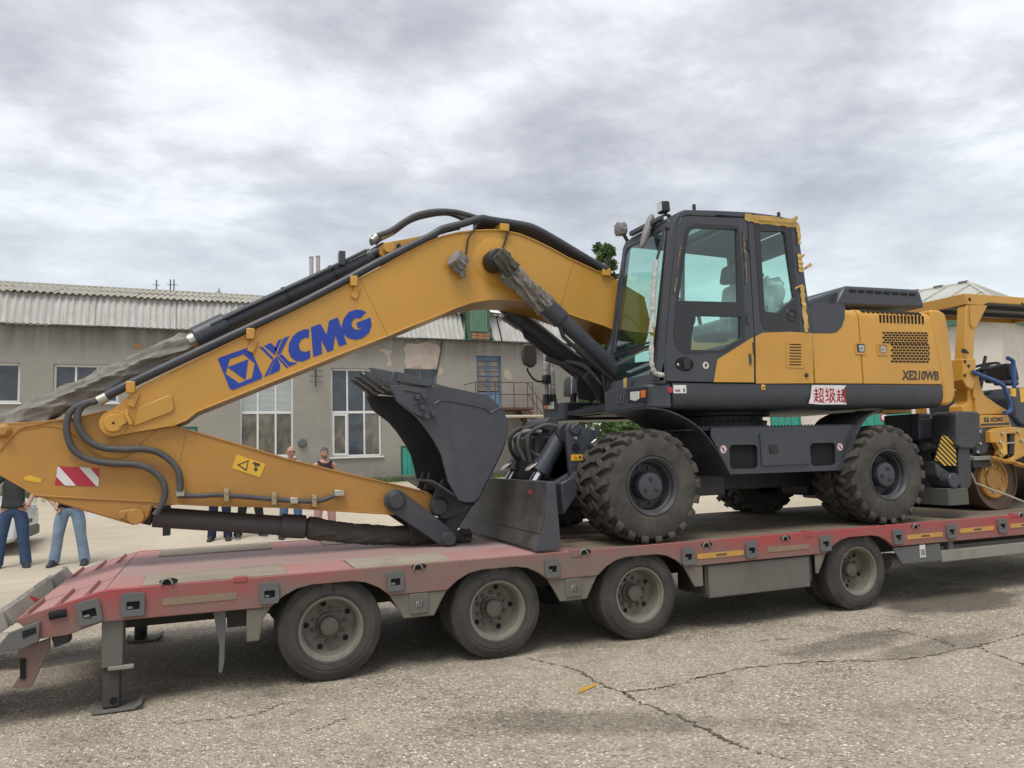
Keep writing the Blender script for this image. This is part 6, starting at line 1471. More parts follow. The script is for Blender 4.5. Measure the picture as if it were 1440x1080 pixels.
# arm cylinder on top of the boom, its rod sleeved in canvas
YC = 7.31
a, b, c, d, e_ = [(1.561,3.771),(1.418,3.674),(-0.038,2.886),(-0.187,2.803),(-1.634,2.022)]
P3 = lambda p: Vector((p[0],YC,p[1]))
ac = MB().cyl(P3(b),P3(c),0.088,seg=32).build('arm_cylinder', graphite, EX)
MB().cyl(P3(c).lerp(P3(d),-0.8),P3(d),0.112,seg=32).build('gland', graphite, ac, 0.012)
MB().cyl(P3(c).lerp(P3(d),0.9),P3(d)+(P3(d)-P3(c))*0.35,0.07,seg=24).build('gland_ring', zinc, ac)
MB().cyl(P3(a),P3(b),0.07,seg=24).build('cylinder_head', black, ac, 0.01)
wrap(P3(d)+(P3(d)-P3(c)).normalized()*0.05,P3(e_),0.090,0.026,31,n=150,seg=40,r1=0.10,twist=2.5).build('canvas_sleeve', canvas, ac, smooth=60)
for t_ in (0.25,0.55): 
    q = P3(b).lerp(P3(c),t_); MB().cyl(q,q+(P3(c)-P3(b)).normalized()*0.025,0.096,seg=32).build('cylinder_band', black, ac)
MB().tube([(p_[0],YC-0.10,p_[1]+0.0) for p_ in [(1.344,3.707),(0.836,3.415),(0.264,3.103),(-0.062,2.92)]],0.016,8).build('cylinder_pipe', graphite, ac)
q = [(1.111,3.582)][0]; MB().box(q[0]-0.03,q[0]+0.03,YC-0.12,YC-0.03,q[1]-0.04,q[1]+0.10).build('pipe_bracket', graphite, ac, 0.005)
eye = [(1.517,3.695)][0]
for y in (7.16,7.42):
    MB().prism([(1.465,3.667),(1.466,3.731),(1.509,3.784),(1.572,3.796),(1.94,3.897),(2.124,3.882),(1.647,3.601),(1.542,3.608)], y, y+0.05).build('cylinder_ear', yellow, boom, 0.008)
q = [(1.55,3.723)][0]
MB().cyl((q[0],7.10,q[1]),(q[0],7.50,q[1]),0.055,seg=24).build('cylinder_pin', yellow, boom, 0.006)
q = [(1.65,3.759)][0]; MB().cyl((q[0],7.13,q[1]),(q[0],7.17,q[1]),0.02,seg=12).build('bolt', black, boom)
# flexible hoses over the crest
for px, y in (([(1.4,3.749),(1.387,3.79),(1.436,3.836),(1.577,3.904),(1.706,4.001),(1.844,4.086),(2.035,4.14),(2.237,4.151),(2.388,4.128),(2.525,4.095)],7.14),([(1.438,3.799),(1.495,3.853),(1.617,3.921),(1.786,4.052),(1.971,4.127),(2.198,4.17),(2.388,4.119),(2.52,4.093),(2.661,4.074)],7.26)):
    MB().tube([(q[0],y,q[1]) for q in curve(px,5)],0.027,10).build('hose', rubber, boom)
    q = px[1]; q2 = px[2]
    MB().cyl((q[0],y,q[1]),(q2[0],y,q2[1]),0.03,seg=10).build('hose_fitting', zinc, boom)
# boom cylinders
for side, y in ((0, 6.90), (1, 7.72)):
    if side == 0: a, b, c, e_ = [(2.572,3.612),(3.106,3.169),(3.268,3.036),(3.814,2.584)]
    else: a, b, c, e_ = [(2.404,3.697),(2.988,3.282),(3.181,3.161),(3.984,2.569)]
    P3 = lambda p: Vector((p[0],y,p[1]))
    bc = MB().cyl(P3(c),P3(c)+(P3(e_)-P3(c))*(1.25 if side == 0 else 1.1),0.082 if side == 0 else 0.105,seg=32).build('boom_cylinder', graphite, EX)
    MB().cyl(P3(b),P3(c),0.103 if side == 0 else 0.118,seg=32).build('gland', graphite, bc, 0.01)
    dd = (P3(b)-P3(a)).normalized()
    if side == 0:
        wrap(P3(a)+dd*0.12,P3(b)+dd*0.02,0.08,0.036,41,n=90,seg=36,r1=0.07,twist=1.2).build('canvas_sleeve', canvas, bc, smooth=60)
        MB().lathe([(0.0,-0.10),(0.085,-0.10),(0.10,-0.085),(0.11,0.0),(0.11,0.09)],(a[0],y,a[1]),'y',32).build('pivot_cap', black, bc)
        wrap(P3(a)+Vector((-0.02,-0.06,0.05)),P3(a)+dd*0.2+Vector((0,-0.05,0)),0.10,0.035,43,n=36,seg=30,r1=0.09).build('canvas_sleeve', MATS['dark_canvas_wrap'], bc, smooth=60)
    else:
        MB().cyl(P3(a),P3(b),0.06,seg=20).build('rod', canvas_dark, bc)
    n_ = Vector((dd.z,0,-dd.x)); n_ = n_ if n_.z < 0 else -n_
    MB().tube([P3(c)+n_*0.06+Vector((0,-0.03,0)),P3(c)+n_*0.135+dd*0.12+Vector((0,-0.03,0)),P3(e_)+n_*0.13+Vector((0,-0.03,0)),P3(e_)+n_*0.10+dd*0.3],0.024,8).build('cylinder_pipe', black, bc)
MB().cyl((eye[0]*0+[(2.624,3.651)][0][0],6.85,[(2.624,3.651)][0][1]),([(2.624,3.651)][0][0],7.78,[(2.624,3.651)][0][1]),0.07,seg=20).build('boom_cylinder_pin', black, EX)
# boom foot brackets and clutter between cab and platform
for y in (6.99,7.62):
    MB().prism([(3.81,2.574),(3.771,2.479),(3.778,2.375),(3.798,2.292),(3.867,2.271),(4.154,2.271),(4.181,2.826),(3.952,3.086)], y, y+0.04).build('boom_foot_bracket', graphite, EX, 0.01)
for pts, r in (([(3.35,7.5,2.72),(3.6,7.45,2.62),(3.8,7.4,2.5),(3.95,7.4,2.25)],0.03),([(3.5,7.3,2.66),(3.7,7.25,2.6),(3.85,7.2,2.4)],0.026),([(3.72,7.66,2.62),(3.85,7.68,2.5),(4.0,7.7,2.25)],0.03),([(3.6,7.6,2.68),(3.9,7.55,2.66),(4.2,7.5,2.5)],0.025)):
    MB().tube(curve(pts,6),r,10).build('hose', rubber, EX)
MB().bar(([(3.622,2.499)][0][0],7.1,[(3.622,2.499)][0][1]),([(3.841,2.28)][0][0],7.1,[(3.841,2.28)][0][1]),0.08,0.08).build('boom_stop_strut', black, EX, 0.01)
MB().obox((3.95,7.35,2.30),(0.13,0,-0.16),(0,0.06,0),(0.03,0,0.03)).build('boom_stop', black, EX, 0.01)
# --- stick
brass_clamp = paint('dull_clamp_plate', (0.36,0.30,0.17), 0.5, 0.3, bmp=0)
so = [(-1.828,1.804),(-1.841,1.905),(-1.806,1.994),(-1.736,2.038),(-1.617,2.053),(-1.471,2.057),(-1.323,2.067),(-1.07,2.099),(-0.878,2.151),(-0.594,2.113),(-0.372,2.016),(-0.316,2.006),(-0.243,1.987),(0.162,1.855),(0.566,1.718),(1.07,1.573),(1.6,1.43),(1.876,1.354),(1.938,1.304),(1.958,1.208),(1.928,1.129),(1.857,1.112),(1.067,1.203),(0.565,1.265),(-0.067,1.314),(-0.309,1.339),(-0.507,1.334)]
stick = MB().prism(so+[(-0.533,1.255),(-0.576,1.202),(-0.65,1.188),(-1.003,1.322),(-1.358,1.461),(-1.606,1.64)], SN, SF).build('stick', yellow_dusty, EX, 0.012)
MB().strip(at_y(so[4:20],SN-0.012), at_y(so[4:20],SF+0.012), (0,0,-0.014)).build('stick_flange', yellow_dusty, stick, 0.003)
lo = [(-1.828,1.804),(-1.606,1.64),(-1.358,1.466),(-1.298,1.455),(-1.005,1.421),(-0.513,1.37),(-0.309,1.342),(-0.067,1.317),(0.565,1.268),(1.067,1.206),(1.858,1.116)]
MB().strip(at_y(lo,SN-0.012), at_y(lo,SF+0.012), (0,0,0.014)).build('stick_flange', yellow_dusty, stick, 0.003)
weld([(a,b) for a,b in curve([(-1.611,1.827),(-1.566,1.898),(-1.52,1.958),(-1.474,1.996),(-1.398,2.011),(-1.301,2.027),(-1.213,2.014),(-1.133,1.979),(-1.062,1.921),(-0.99,1.84),(-0.929,1.787),(-0.847,1.758),(-0.775,1.751),(-0.703,1.769),(-0.641,1.819),(-0.579,1.888),(-0.516,1.951),(-0.431,1.991),(-0.334,2.007)],4)], SN-0.001, 0.006, yellow_dusty, stick)
weld([(-0.24,1.994),(-0.261,1.893),(-0.298,1.716)], SN-0.001, 0.004, yellow_dusty, stick)
dbl = [(-1.645,2.054),(-1.292,2.063),(-1.273,2.051),(-1.446,2.015),(-1.493,1.985),(-1.611,1.827),(-1.638,1.812)]; MB().prism(dbl, SN-0.010, SN-0.001).build('stick_doubler', yellow_dusty, stick, 0.004)
q = [(-1.589,1.989)][0]; MB().lathe([(0.0,-0.05),(0.03,-0.05),(0.055,-0.02),(0.06,0.0)],(q[0],SN-0.01,q[1]),'y',16).build('cylinder_pin', yellow_dusty, stick)
q0, q1 = [(-0.731,1.279),(-0.627,1.259)]
MB().prism([(q0[0]-0.02,q0[1]-0.03),(q1[0],q1[1]-0.07),(q1[0]+0.07,q1[1]),(q1[0],q1[1]+0.07),(q0[0]-0.02,q0[1]+0.035)], SN-0.022, SN-0.001).build('pin_keeper', yellow_dusty, stick, 0.012)
MB().lathe([(0.0,-0.035),(0.026,-0.035),(0.032,-0.022)],(q0[0],SN,q0[1]),'y',16).build('bolt', yellow_dusty, stick)
MB().lathe([(0.0,-0.04),(0.06,-0.04),(0.066,-0.022)],(q1[0],SN,q1[1]),'y',24).build('cylinder_pin', yellow_dusty, stick)
a, b, c, d = [(-1.224,1.546),(-1.208,1.699),(-0.906,1.669),(-0.921,1.522)]
mk = MB().prism([a,b,c,d], SN-0.004, SN-0.001).build('reflective_marker', red_print, stick)
for quad in ([(-1.209,1.697),(-1.194,1.689),(-1.072,1.533),(-1.153,1.539),(-1.216,1.612)], [(-1.055,1.684),(-0.974,1.675),(-0.907,1.586),(-0.912,1.522),(-0.926,1.524)]):
    MB().prism(quad, SN-0.006, SN-0.0045).build('white_stripe', white_print, mk)
lq = [(0.122,1.636),(0.161,1.753),(0.403,1.664),(0.359,1.544)]
wlb = MB().prism(lq, SN-0.004, SN-0.001).build('warning_label', yellow_label, stick)
tri = [(0.165,1.665),(0.263,1.704),(0.244,1.605)]; tri2 = [(0.183,1.663),(0.253,1.69),(0.238,1.624)]
MB().prism(tri, SN-0.006, SN-0.0045, 'xz', [tri2]).build('print_mark', dark_print, wlb)
MB().prism([(0.293,1.672),(0.307,1.686),(0.359,1.665),(0.351,1.643),(0.327,1.648),(0.323,1.635),(0.311,1.642),(0.313,1.656)], SN-0.006, SN-0.0045).build('print_mark', dark_print, wlb)
MB().prism([(0.303,1.623),(0.327,1.639),(0.339,1.614),(0.319,1.598)], SN-0.006, SN-0.0045).build('print_mark', dark_print, wlb)
MB().prism([(-1.445,1.618),(-1.403,1.633),(-1.32,1.6),(-1.324,1.569),(-1.377,1.577),(-1.435,1.594)], SN-0.0025, SN-0.001).build('touch_up_patch', yellow_label, stick)
def hose_on(px, y, r, parent=stick, mat=rubber, n=5): return MB().tube([(q[0],y,q[1]) for q in curve(px,n)], r, 12).build('hose', mat, parent)
hose_on([(-0.91,2.231),(-1.003,2.201),(-1.053,2.149),(-1.067,2.061),(-1.04,1.979),(-0.992,1.909),(-0.919,1.854),(-0.835,1.829),(-0.693,1.82),(-0.586,1.82),(-0.466,1.79),(-0.366,1.715),(-0.31,1.635),(-0.29,1.544),(-0.292,1.454)], SN-0.07, 0.028)
hose_on([(-0.921,2.237),(-1.024,2.201),(-1.109,2.143),(-1.138,2.062),(-1.136,1.958),(-1.103,1.853),(-1.041,1.782),(-0.937,1.732),(-0.796,1.705),(-0.653,1.694),(-0.54,1.661),(-0.452,1.586),(-0.408,1.501),(-0.412,1.406),(-0.444,1.324),(-0.481,1.267)], SN-0.07, 0.027)
hose_on([(-0.308,1.424),(-0.169,1.409),(-0.027,1.411),(0.076,1.403),(0.263,1.379),(0.471,1.35),(0.685,1.324),(0.853,1.316),(0.966,1.345),(1.043,1.387)], SN-0.045, 0.022)
for q in [(-0.294,1.44),(1.049,1.379),(0.639,1.331)]: MB().box(q[0]-(0.03 if q[0]<1 else 0.05),q[0]+0.04,SN-0.07,SN-0.005,q[1]-0.028,q[1]+0.028).build('hose_fitting', zinc, stick, 0.006)
for q in [(0.079,1.405),(0.474,1.355),(0.82,1.319)]:
    MB().box(q[0]-0.022,q[0]+0.022,SN-0.075,SN-0.001,q[1]-0.055,q[1]+0.055).build('hose_clamp', brass_clamp, stick, 0.005)
    MB().cyl((q[0],SN-0.085,q[1]+0.03),(q[0],SN-0.075,q[1]+0.03),0.012,seg=6).build('bolt', zinc, stick)
# --- bucket cylinder under the stick
YB = 7.31
a, b, c, d, e_ = [(-0.566,1.255),(-0.51,1.234),(0.544,1.096),(0.766,1.069),(1.852,0.926)]
P3 = lambda p: Vector((p[0],YB,p[1]))
bucket_cyl_m = paint('charcoal_cylinder_paint',(0.062,0.060,0.058),0.5,dirt=(0.09,0.085,0.078),dirt_amt=0.4)
bc = MB().cyl(P3(b),P3(c),0.088,seg=28).build('bucket_cylinder', bucket_cyl_m, EX)
MB().cyl(P3(c),P3(d),0.108,seg=28).build('gland', bucket_cyl_m, bc, 0.01)
MB().cyl(P3(a)-Vector((0.02,0,0)),P3(b),0.075,seg=20).build('cylinder_head', black, bc, 0.008)
wrap(P3(d),P3(e_),0.098,0.010,51,n=90,seg=32,r1=0.085,sag=0.03).build('canvas_sleeve', canvas_dark, bc, smooth=60)
q = P3(b).lerp(P3(c),0.1); MB().box(q.x-0.03,q.x+0.03,YB-0.05,YB+0.05,q.z-0.15,q.z+0.13).build('pipe_bracket', black, bc, 0.004)
wrap(P3(e_)+Vector((-0.12,0,0.0)),Vector((2.02,YB,0.93)),0.11,0.02,52,n=18,seg=22,r1=0.07).build('canvas_sleeve', canvas_dark, bc, smooth=50)
wrap((2.0,7.15,0.88),(2.35,7.2,0.90),0.05,0.04,53,n=18,seg=18,r1=0.03).build('loose_cloth', canvas_dark, bc, smooth=50)
# --- linkage
def link_plate(p0, p1, r0, r1, y0, y1, name, waist=0.8):
    d = Vector((p1[0]-p0[0],p1[1]-p0[1])); L_ = d.length; d /= L_; n_ = Vector((-d.y,d.x)); a0 = atan2(d.y,d.x)
    pl_ = arc(p0[0],p0[1],r0,a0+pi/2,a0+3*pi/2,12)+arc(p1[0],p1[1],r1,a0-pi/2,a0+pi/2,12)
    o = MB().prism(pl_, y0, y1).build(name, bucket_grey, EX, 0.01)
    for p, r in ((p0,r0),(p1,r1)):
        MB().lathe([(0.0,-0.06),(r*0.62,-0.06),(r*0.72,-0.045),(r*0.8,-0.03),(r*0.85,0.0)],(p[0],y0,p[1]),'y',28).build('pivot_pin', graphite_dusty, o)
    return o
k0, k1 = [(1.549,1.287),(2.046,0.908)]
for y in (6.98,7.56): link_plate(k0,k1,0.105,0.092,y,y+0.06,'bucket_link')
k2 = [(2.293,1.25)][0]
MB().prism([(k1[0]-0.05,k1[1]-0.06),(k1[0]+0.07,k1[1]-0.04),(k2[0]+0.12,k2[1]+0.02),(k2[0]+0.0,k2[1]+0.06),(k1[0]-0.02,k1[1]+0.10)], 7.14, 7.48).build('bucket_link', bucket_grey, EX, 0.015)
MB().cyl((k1[0],6.95,k1[1]),(k1[0],7.65,k1[1]),0.06,seg=20).build('linkage_pin', graphite, EX)
# --- bucket: two side plates, wrapped shell, lip, teeth, ears
KN, KF = 6.70, 7.90
plate = [(1.451,2.331),(1.564,2.338),(1.813,2.325),(1.879,2.34),(2.058,2.313),(2.339,2.254)]+[(2.388,2.236),(2.458,2.179),(2.528,2.104),(2.569,2.016),(2.581,1.927),(2.571,1.853),(2.525,1.747),(2.442,1.595),(2.338,1.42),(2.278,1.298),(2.222,1.252),(2.125,1.257),(2.071,1.282),(2.032,1.349),(1.973,1.455),(1.917,1.697),(1.859,1.815),(1.768,1.953),(1.687,2.051),(1.631,2.097),(1.509,2.194),(1.455,2.31)]
bucket = MB().prism(plate, KN, KN+0.03).build('bucket', bucket_grey, EX, 0.006)
MB().prism(plate, KF-0.03, KF).build('bucket_side', bucket_grey, bucket, 0.006)
shell = [(1.539,2.449),(1.69,2.409),(1.836,2.364),(2.06,2.309),(2.388,2.243),(2.458,2.185),(2.528,2.111),(2.573,2.015),(2.584,1.927),(2.571,1.847),(2.528,1.74),(2.445,1.589),(2.341,1.414),(2.282,1.292),(2.228,1.242)]
MB().strip(at_y(shell,KN+0.004), at_y(shell,KF-0.004), (-0.012,0,-0.028)).build('bucket_shell', bucket_grey, bucket, 0.003, smooth=40)
inner = [(2.228,1.242),(2.105,1.274),(1.984,1.358),(1.838,1.454)]
MB().strip(at_y(inner,KN+0.03), at_y(inner,KF-0.03), (0.0,0,0.02)).build('bucket_throat', bucket_grey, bucket, 0.003)
lipb = [(1.525,2.459),(1.584,2.447),(1.827,2.36),(1.834,2.34),(1.813,2.322),(1.546,2.363),(1.51,2.376)]
MB().prism(lipb, KN-0.018, KF+0.018).build('cutting_lip', bucket_grey, bucket, 0.006)
# side cutters with bolts
sc = [(1.451,2.331),(1.564,2.338),(1.784,2.296),(1.802,2.241),(1.855,2.096),(1.845,2.051),(1.77,2.024),(1.715,2.052),(1.633,2.097),(1.507,2.197)]
for y in (KN-0.025, KF+0.001):
    s_ = MB().prism(sc, y, y+0.024).build('side_cutter', bucket_grey, bucket, 0.006)
    if y < 7:
        for q in [(1.692,2.228),(1.757,2.232),(1.737,2.133),(1.836,2.078),(1.772,2.051)]:
            MB().cyl((q[0],y-0.035,q[1]),(q[0],y,q[1]),0.028,seg=6).build('bolt', bucket_grey, s_, 0.003)
        MB().prism([(1.554,2.291),(1.591,2.304),(1.673,2.287),(1.728,2.264),(1.709,2.258),(1.636,2.277)], y-0.012, y-0.001).build('cutter_rib', bucket_grey, s_, 0.005)
        MB().prism([(1.652,2.158),(1.689,2.178),(1.773,2.182),(1.773,2.173),(1.708,2.167)], y-0.012, y-0.001).build('cutter_rib', bucket_grey, s_, 0.004)
MB().tube(at_y(curve([(1.861,2.164),(1.899,2.191),(1.961,2.198),(2.103,2.175),(2.336,2.125),(2.398,2.078)],4),KN-0.002),0.007,6).build('weld_seam', graphite, bucket)
MB().tube(at_y([(2.398,2.078),(2.449,2.104),(2.515,2.134)],KN-0.002),0.006,6).build('weld_seam', graphite, bucket)
tip, r0_, r1_ = [(1.275,2.498),(1.526,2.462),(1.465,2.339)]
for i in range(5):
    y = KN+0.06+(KF-KN-0.12)*i/4
    ax = Vector((tip[0]-(r0_[0]+r1_[0])/2, tip[1]-(r0_[1]+r1_[1])/2)); mid = ((r0_[0]+r1_[0])/2, (r0_[1]+r1_[1])/2)
    m = MB(); 
    def sec(t_, hw, hh):
        c = (mid[0]+ax.x*t_, mid[1]+ax.y*t_); u_ = Vector((r0_[0]-r1_[0], r0_[1]-r1_[1])).normalized()
        return [(c[0]-u_.x*hh,y-hw,c[1]-u_.y*hh),(c[0]-u_.x*hh,y+hw,c[1]-u_.y*hh),(c[0]+u_.x*hh,y+hw,c[1]+u_.y*hh),(c[0]+u_.x*hh,y-hw,c[1]+u_.y*hh)]
    secs = [sec(-0.25,0.05,0.065),sec(0.12,0.055,0.062),sec(0.14,0.048,0.05),sec(0.55,0.042,0.032),sec(1.0,0.022,0.006)]
    for s_ in secs: m.v += s_
    for k in range(4):
        for j in range(4): m.f.append((k*4+j,k*4+(j+1)%4,(k+1)*4+(j+1)%4,(k+1)*4+j))
    m.f += [(3,2,1,0),(16,17,18,19)]
    m.build('bucket_tooth', bucket_grey, bucket, 0.004)
ears = [(1.88,1.217),(1.939,1.361),(2.011,1.466),(2.138,1.447),(2.242,1.279),(2.335,1.22),(2.203,1.132),(2.024,1.088),(1.906,1.135)]
for y in (7.0,7.55):
    e1 = MB().prism(ears, y, y+0.05).build('bucket_ear', graphite_dusty, bucket, 0.01)
    q = [(1.964,1.212)][0]
    MB().lathe([(0.0,-0.05),(0.07,-0.05),(0.085,-0.03),(0.09,0.0)],(q[0],y,q[1]),'y',24).build('pivot_pin', graphite_dusty, e1)
for y in (7.15,7.40): MB().prism([(1.861,1.373),(1.921,1.535),(1.974,1.355)], y, y+0.03).build('bucket_gusset', graphite_dusty, bucket, 0.004)


# ------------------------------------------------------------------ small road roller chained down behind the excavator
RL = thing('road_roller', 'yellow tandem road roller with flat canopy chained on the trailer behind the excavator', 'roller', (9.8, 7.2, 0.838))
RY = 6.50
drum_rust = paint('rusty_drum_steel', (0.105,0.058,0.036), 0.5, 0.3, col2=(0.075,0.05,0.038), amt=0.9, scale=3, dirt=(0.16,0.10,0.065), dirt_amt=0.6, bmp=0.04)
blue_rail = paint('blue_handrail', (0.03,0.085,0.25), 0.4, bmp=0)
seat_black = paint('black_seat_vinyl', (0.025,0.026,0.028), 0.4, bmp=0.05)
def drum(x):
    d = MB().lathe([(0.24,6.55),(0.345,6.52),(0.352,6.495),(0.365,6.49),(0.372,6.50),(0.372,7.80),(0.365,7.81),(0.24,7.80)], (x,0,1.212), 'y', 56, closed=True).build('drum', drum_rust, RL, smooth=40)
    MB().lathe([(0.245,6.549),(0.235,6.515),(0.215,6.51),(0.20,6.54),(0.13,6.545),(0.12,6.52),(0.0,6.52)], (x,0,1.212), 'y', 40).build('drum_end', yellow_dusty, d, smooth=40)
    MB().lathe([(0.30,7.80),(0.29,7.77),(0.0,7.77)], (x,0,1.212), 'y', 40).build('drum_end', yellow_dusty, d, smooth=40)
    for k in range(8):
        a = 2*pi*k/8; MB().cyl((x+0.17*cos(a),6.525,1.212+0.17*sin(a)),(x+0.17*cos(a),6.546,1.212+0.17*sin(a)),0.014,seg=6).build('bolt', zinc, d)
    return d
drum(8.86); drum(10.75)
# drum yoke on the near side
yk = [(8.699,1.789),(8.82,1.828),(9.083,1.84),(9.302,1.821),(9.377,1.777),(9.373,1.618),(9.293,1.486),(9.091,1.429),(9.016,1.434),(9.101,1.504),(9.142,1.757),(8.988,1.757),(8.973,1.507),(8.842,1.457),(8.818,1.511),(8.836,1.571),(8.781,1.653),(8.687,1.655)]
yo = MB().prism(yk, 6.40, 6.47).build('drum_yoke', yellow, RL, 0.008)
for q in [(8.896,1.76),(9.169,1.777),(8.845,1.654),(9.229,1.667),(8.843,1.54)]: MB().cyl((q[0],6.375,q[1]),(q[0],6.40,q[1]),0.024,seg=6).build('bolt', zinc, yo, 0.003)
q = [(8.911,1.58)][0]; MB().box(q[0]-0.03,q[0]+0.03,6.394,6.399,q[1]-0.07,q[1]+0.07).build('yellow_label', yellow_label, yo)
MB().box(*sorted((yk[0][0]+0.05,yk[3][0]+0.4)),6.48,7.8,1.62,1.78).build('front_frame', black, RL, 0.02)
MB().cyl(*[(p[0],6.44,p[1]) for p in [(9.099,1.746),(9.068,1.505)]],0.04,seg=12).build('damper', black, RL)
MB().cyl(*[(p[0],6.41,p[1]) for p in [(8.929,1.64),(9.158,1.647)]],0.012,seg=8).build('damper_bolt', zinc, RL)
# lower side plates and step
sp_ = MB().prism([(8.646,1.834),(8.834,1.823),(8.746,1.604),(8.686,1.534),(8.607,1.508),(8.532,1.52),(8.538,1.639)], 6.46, 6.54).build('side_plate', graphite_dusty, RL, 0.015)
for q in [(8.588,1.795),(8.576,1.649),(8.522,1.549)]: MB().cyl((q[0],6.44,q[1]),(q[0],6.46,q[1]),0.018,seg=8).build('bolt', zinc, sp_)
s0_, s1_ = [(8.451,1.477),(8.756,1.468)]
MB().box(s0_[0],s1_[0],6.45,6.9,s0_[1]-0.03,s0_[1]+0.02).build('step', guard_grey, RL, 0.006)
MB().box(s0_[0],s1_[0],6.47,6.9,s0_[1]-0.12,s0_[1]-0.031).build('step_bracket', black, RL, 0.006)
# deck, engine cover, console
xa = [(8.41,2.048)][0][0]
MB().box(xa+0.05,11.2,6.62,7.3,1.55,1.98).build('body', graphite, RL, 0.04)
con = MB().prism([(8.657,2.522),(8.749,2.498),(8.776,2.366),(8.839,2.237),(9.036,2.132),(9.235,2.044),(9.171,2.005),(8.758,1.996),(8.647,2.0),(8.661,2.194),(8.639,2.206)], 6.53, 6.64).build('console_panel', yellow, RL, 0.012)
tp = [(8.692,1.992),(9.193,1.993),(9.242,1.842),(8.673,1.835)]
tpp = MB().prism(tp, 6.51, 6.62).build('name_panel', yellow, RL, 0.008)
bs = [(8.692,1.888),(9.199,1.897),(9.199,1.87),(8.688,1.862)]
MB().prism(bs, 6.5065, 6.5095).build('stripe', dark_print, tpp)
a, b = [(8.854,1.908),(9.087,1.964)]
lettering('XCMG', a[0], b[0], a[1], b[1], 6.509, dark_print, tpp, bold=0.006, shear=0.1, tilt=0.02)
e0_, e1_ = [(8.759,1.909),(8.839,1.964)]
MB().prism([(e0_[0],e0_[1]),(e1_[0],e0_[1]),(e1_[0],e1_[1]),(e0_[0],e1_[1])], 6.506, 6.5095, 'xz', [[(e0_[0]*.8+e1_[0]*.2,e1_[1]*.75+e0_[1]*.25),(e0_[0]*.2+e1_[0]*.8,e1_[1]*.75+e0_[1]*.25),(e0_[0]*.5+e1_[0]*.5,e1_[1]*.2+e0_[1]*.8)]]).build('logo_emblem', dark_print, tpp)
hd_ = MB().prism([(9.368,2.222),(9.454,2.33),(9.585,2.349),(9.883,2.344),(9.931,1.864),(9.519,1.844),(9.405,1.946)], 6.58, 7.8).build('engine_hood', graphite, RL, 0.04)
q = [(9.587,2.245)][0]; MB().box(q[0]-0.05,q[0]+0.07,6.574,6.579,q[1]-0.09,q[1]+0.09).build('yellow_label', yellow_label, hd_)
# seat and steering
st_ = MB(); c0_, c1_ = [(9.671,2.369),(9.839,2.502)]
st_.obox((c0_[0],7.1,c0_[1]-0.12),(0.26,0,0),(0,0.24,0),(0,0,0.08)).obox((c1_[0]+0.10,7.1,c1_[1]+0.08),(0.09,0,0),(0,0.20,0),(-0.02,0,0.12)).obox((c0_[0],6.84,c0_[1]+0.06),(0.22,0,0),(0,0.04,0),(0,0,0.04))
st_.build('seat', seat_black, RL, 0.06, seg=4)
MB().box(c0_[0]-0.3,c0_[0]+0.3,6.85,7.4,1.9,c0_[1]-0.18).build('seat_base', black, RL, 0.03)
sw = [(9.424,2.645)][0]
MB().tube([(sw[0]+0.155*cos(a),6.95+0.19*sin(a),sw[1]+0.055*cos(a)) for a in [2*pi*i/24 for i in range(25)]],0.017,8).build('steering_wheel', black, RL)
MB().tube([(sw[0],6.95,sw[1]),(sw[0]-0.12,6.95,sw[1]-0.3),(sw[0]-0.16,6.95,sw[1]-0.6)],0.035,10).build('steering_column', black, RL)
MB().bar((sw[0]-0.15,6.95,sw[1]-0.05),(sw[0]+0.15,6.95,sw[1]+0.05),0.03,0.02).build('wheel_spoke', black, RL)
MB().tube([(sw[0]-0.16,6.85,sw[1]-0.05),(sw[0]-0.08,6.85,sw[1]+0.13)],0.02,8).build('control_lever', black, RL)
# roll-over post, foot and canopy
post = [(8.64,3.168),(9.006,3.382),(8.905,3.178),(8.797,3.011),(8.747,2.696),(8.573,2.693),(8.566,2.737)]
MB().prism([(8.676,3.367),(8.916,3.378),(8.838,3.148),(8.766,2.965),(8.717,2.651),(8.543,2.648),(8.609,3.006)], 6.55, 6.68).build('canopy_post', yellow, RL, 0.01)
MB().prism([(8.723,3.362),(9.028,3.375),(8.819,3.113),(8.727,3.074),(8.697,3.136)], 6.535, 6.55).build('post_gusset', yellow, RL, 0.004)
pb_ = MB().prism([(8.472,2.686),(8.694,2.687),(8.672,2.426),(8.589,2.304),(8.491,2.34),(8.442,2.424)], 6.50, 6.70).build('post_base', yellow, RL, 0.01)
for q in [(8.553,2.595),(8.472,2.479),(8.492,2.649)]: MB().cyl((q[0],6.488,q[1]),(q[0],6.50,q[1]),0.02,seg=8).build('bolt', black, pb_)
MB().prism([(8.578,2.318),(8.7,2.331),(8.692,2.196),(8.686,2.001),(8.458,2.015),(8.478,2.112),(8.577,2.16)], 6.56, 6.75).build('post_foot', yellow, RL, 0.012)
cx0, cz0, cz1 = 8.66, 3.375, 3.515
MB().box(cx0+0.03,cx0+2.2,6.58,7.5,cz1-0.025,cz1).build('canopy_roof', yellow, RL, 0.01)
for (x0_,x1_,y0_,y1_) in ((cx0,cx0+0.03,6.55,7.53),(cx0+2.2,cx0+2.23,6.55,7.53),(cx0+0.03,cx0+2.2,7.5,7.53)): MB().box(x0_,x1_,y0_,y1_,cz0,cz1).build('canopy_edge', yellow, RL, 0.006)
MB().prism([(cx0+0.03,cz0),(cx0+0.30,cz0),(cx0+0.42,cz0+0.045),(cx0+1.8,cz0+0.045),(cx0+1.95,cz0),(cx0+2.2,cz0),(cx0+2.2,cz1),(cx0+0.03,cz1)], 6.55, 6.58).build('canopy_edge', yellow, RL, 0.006)
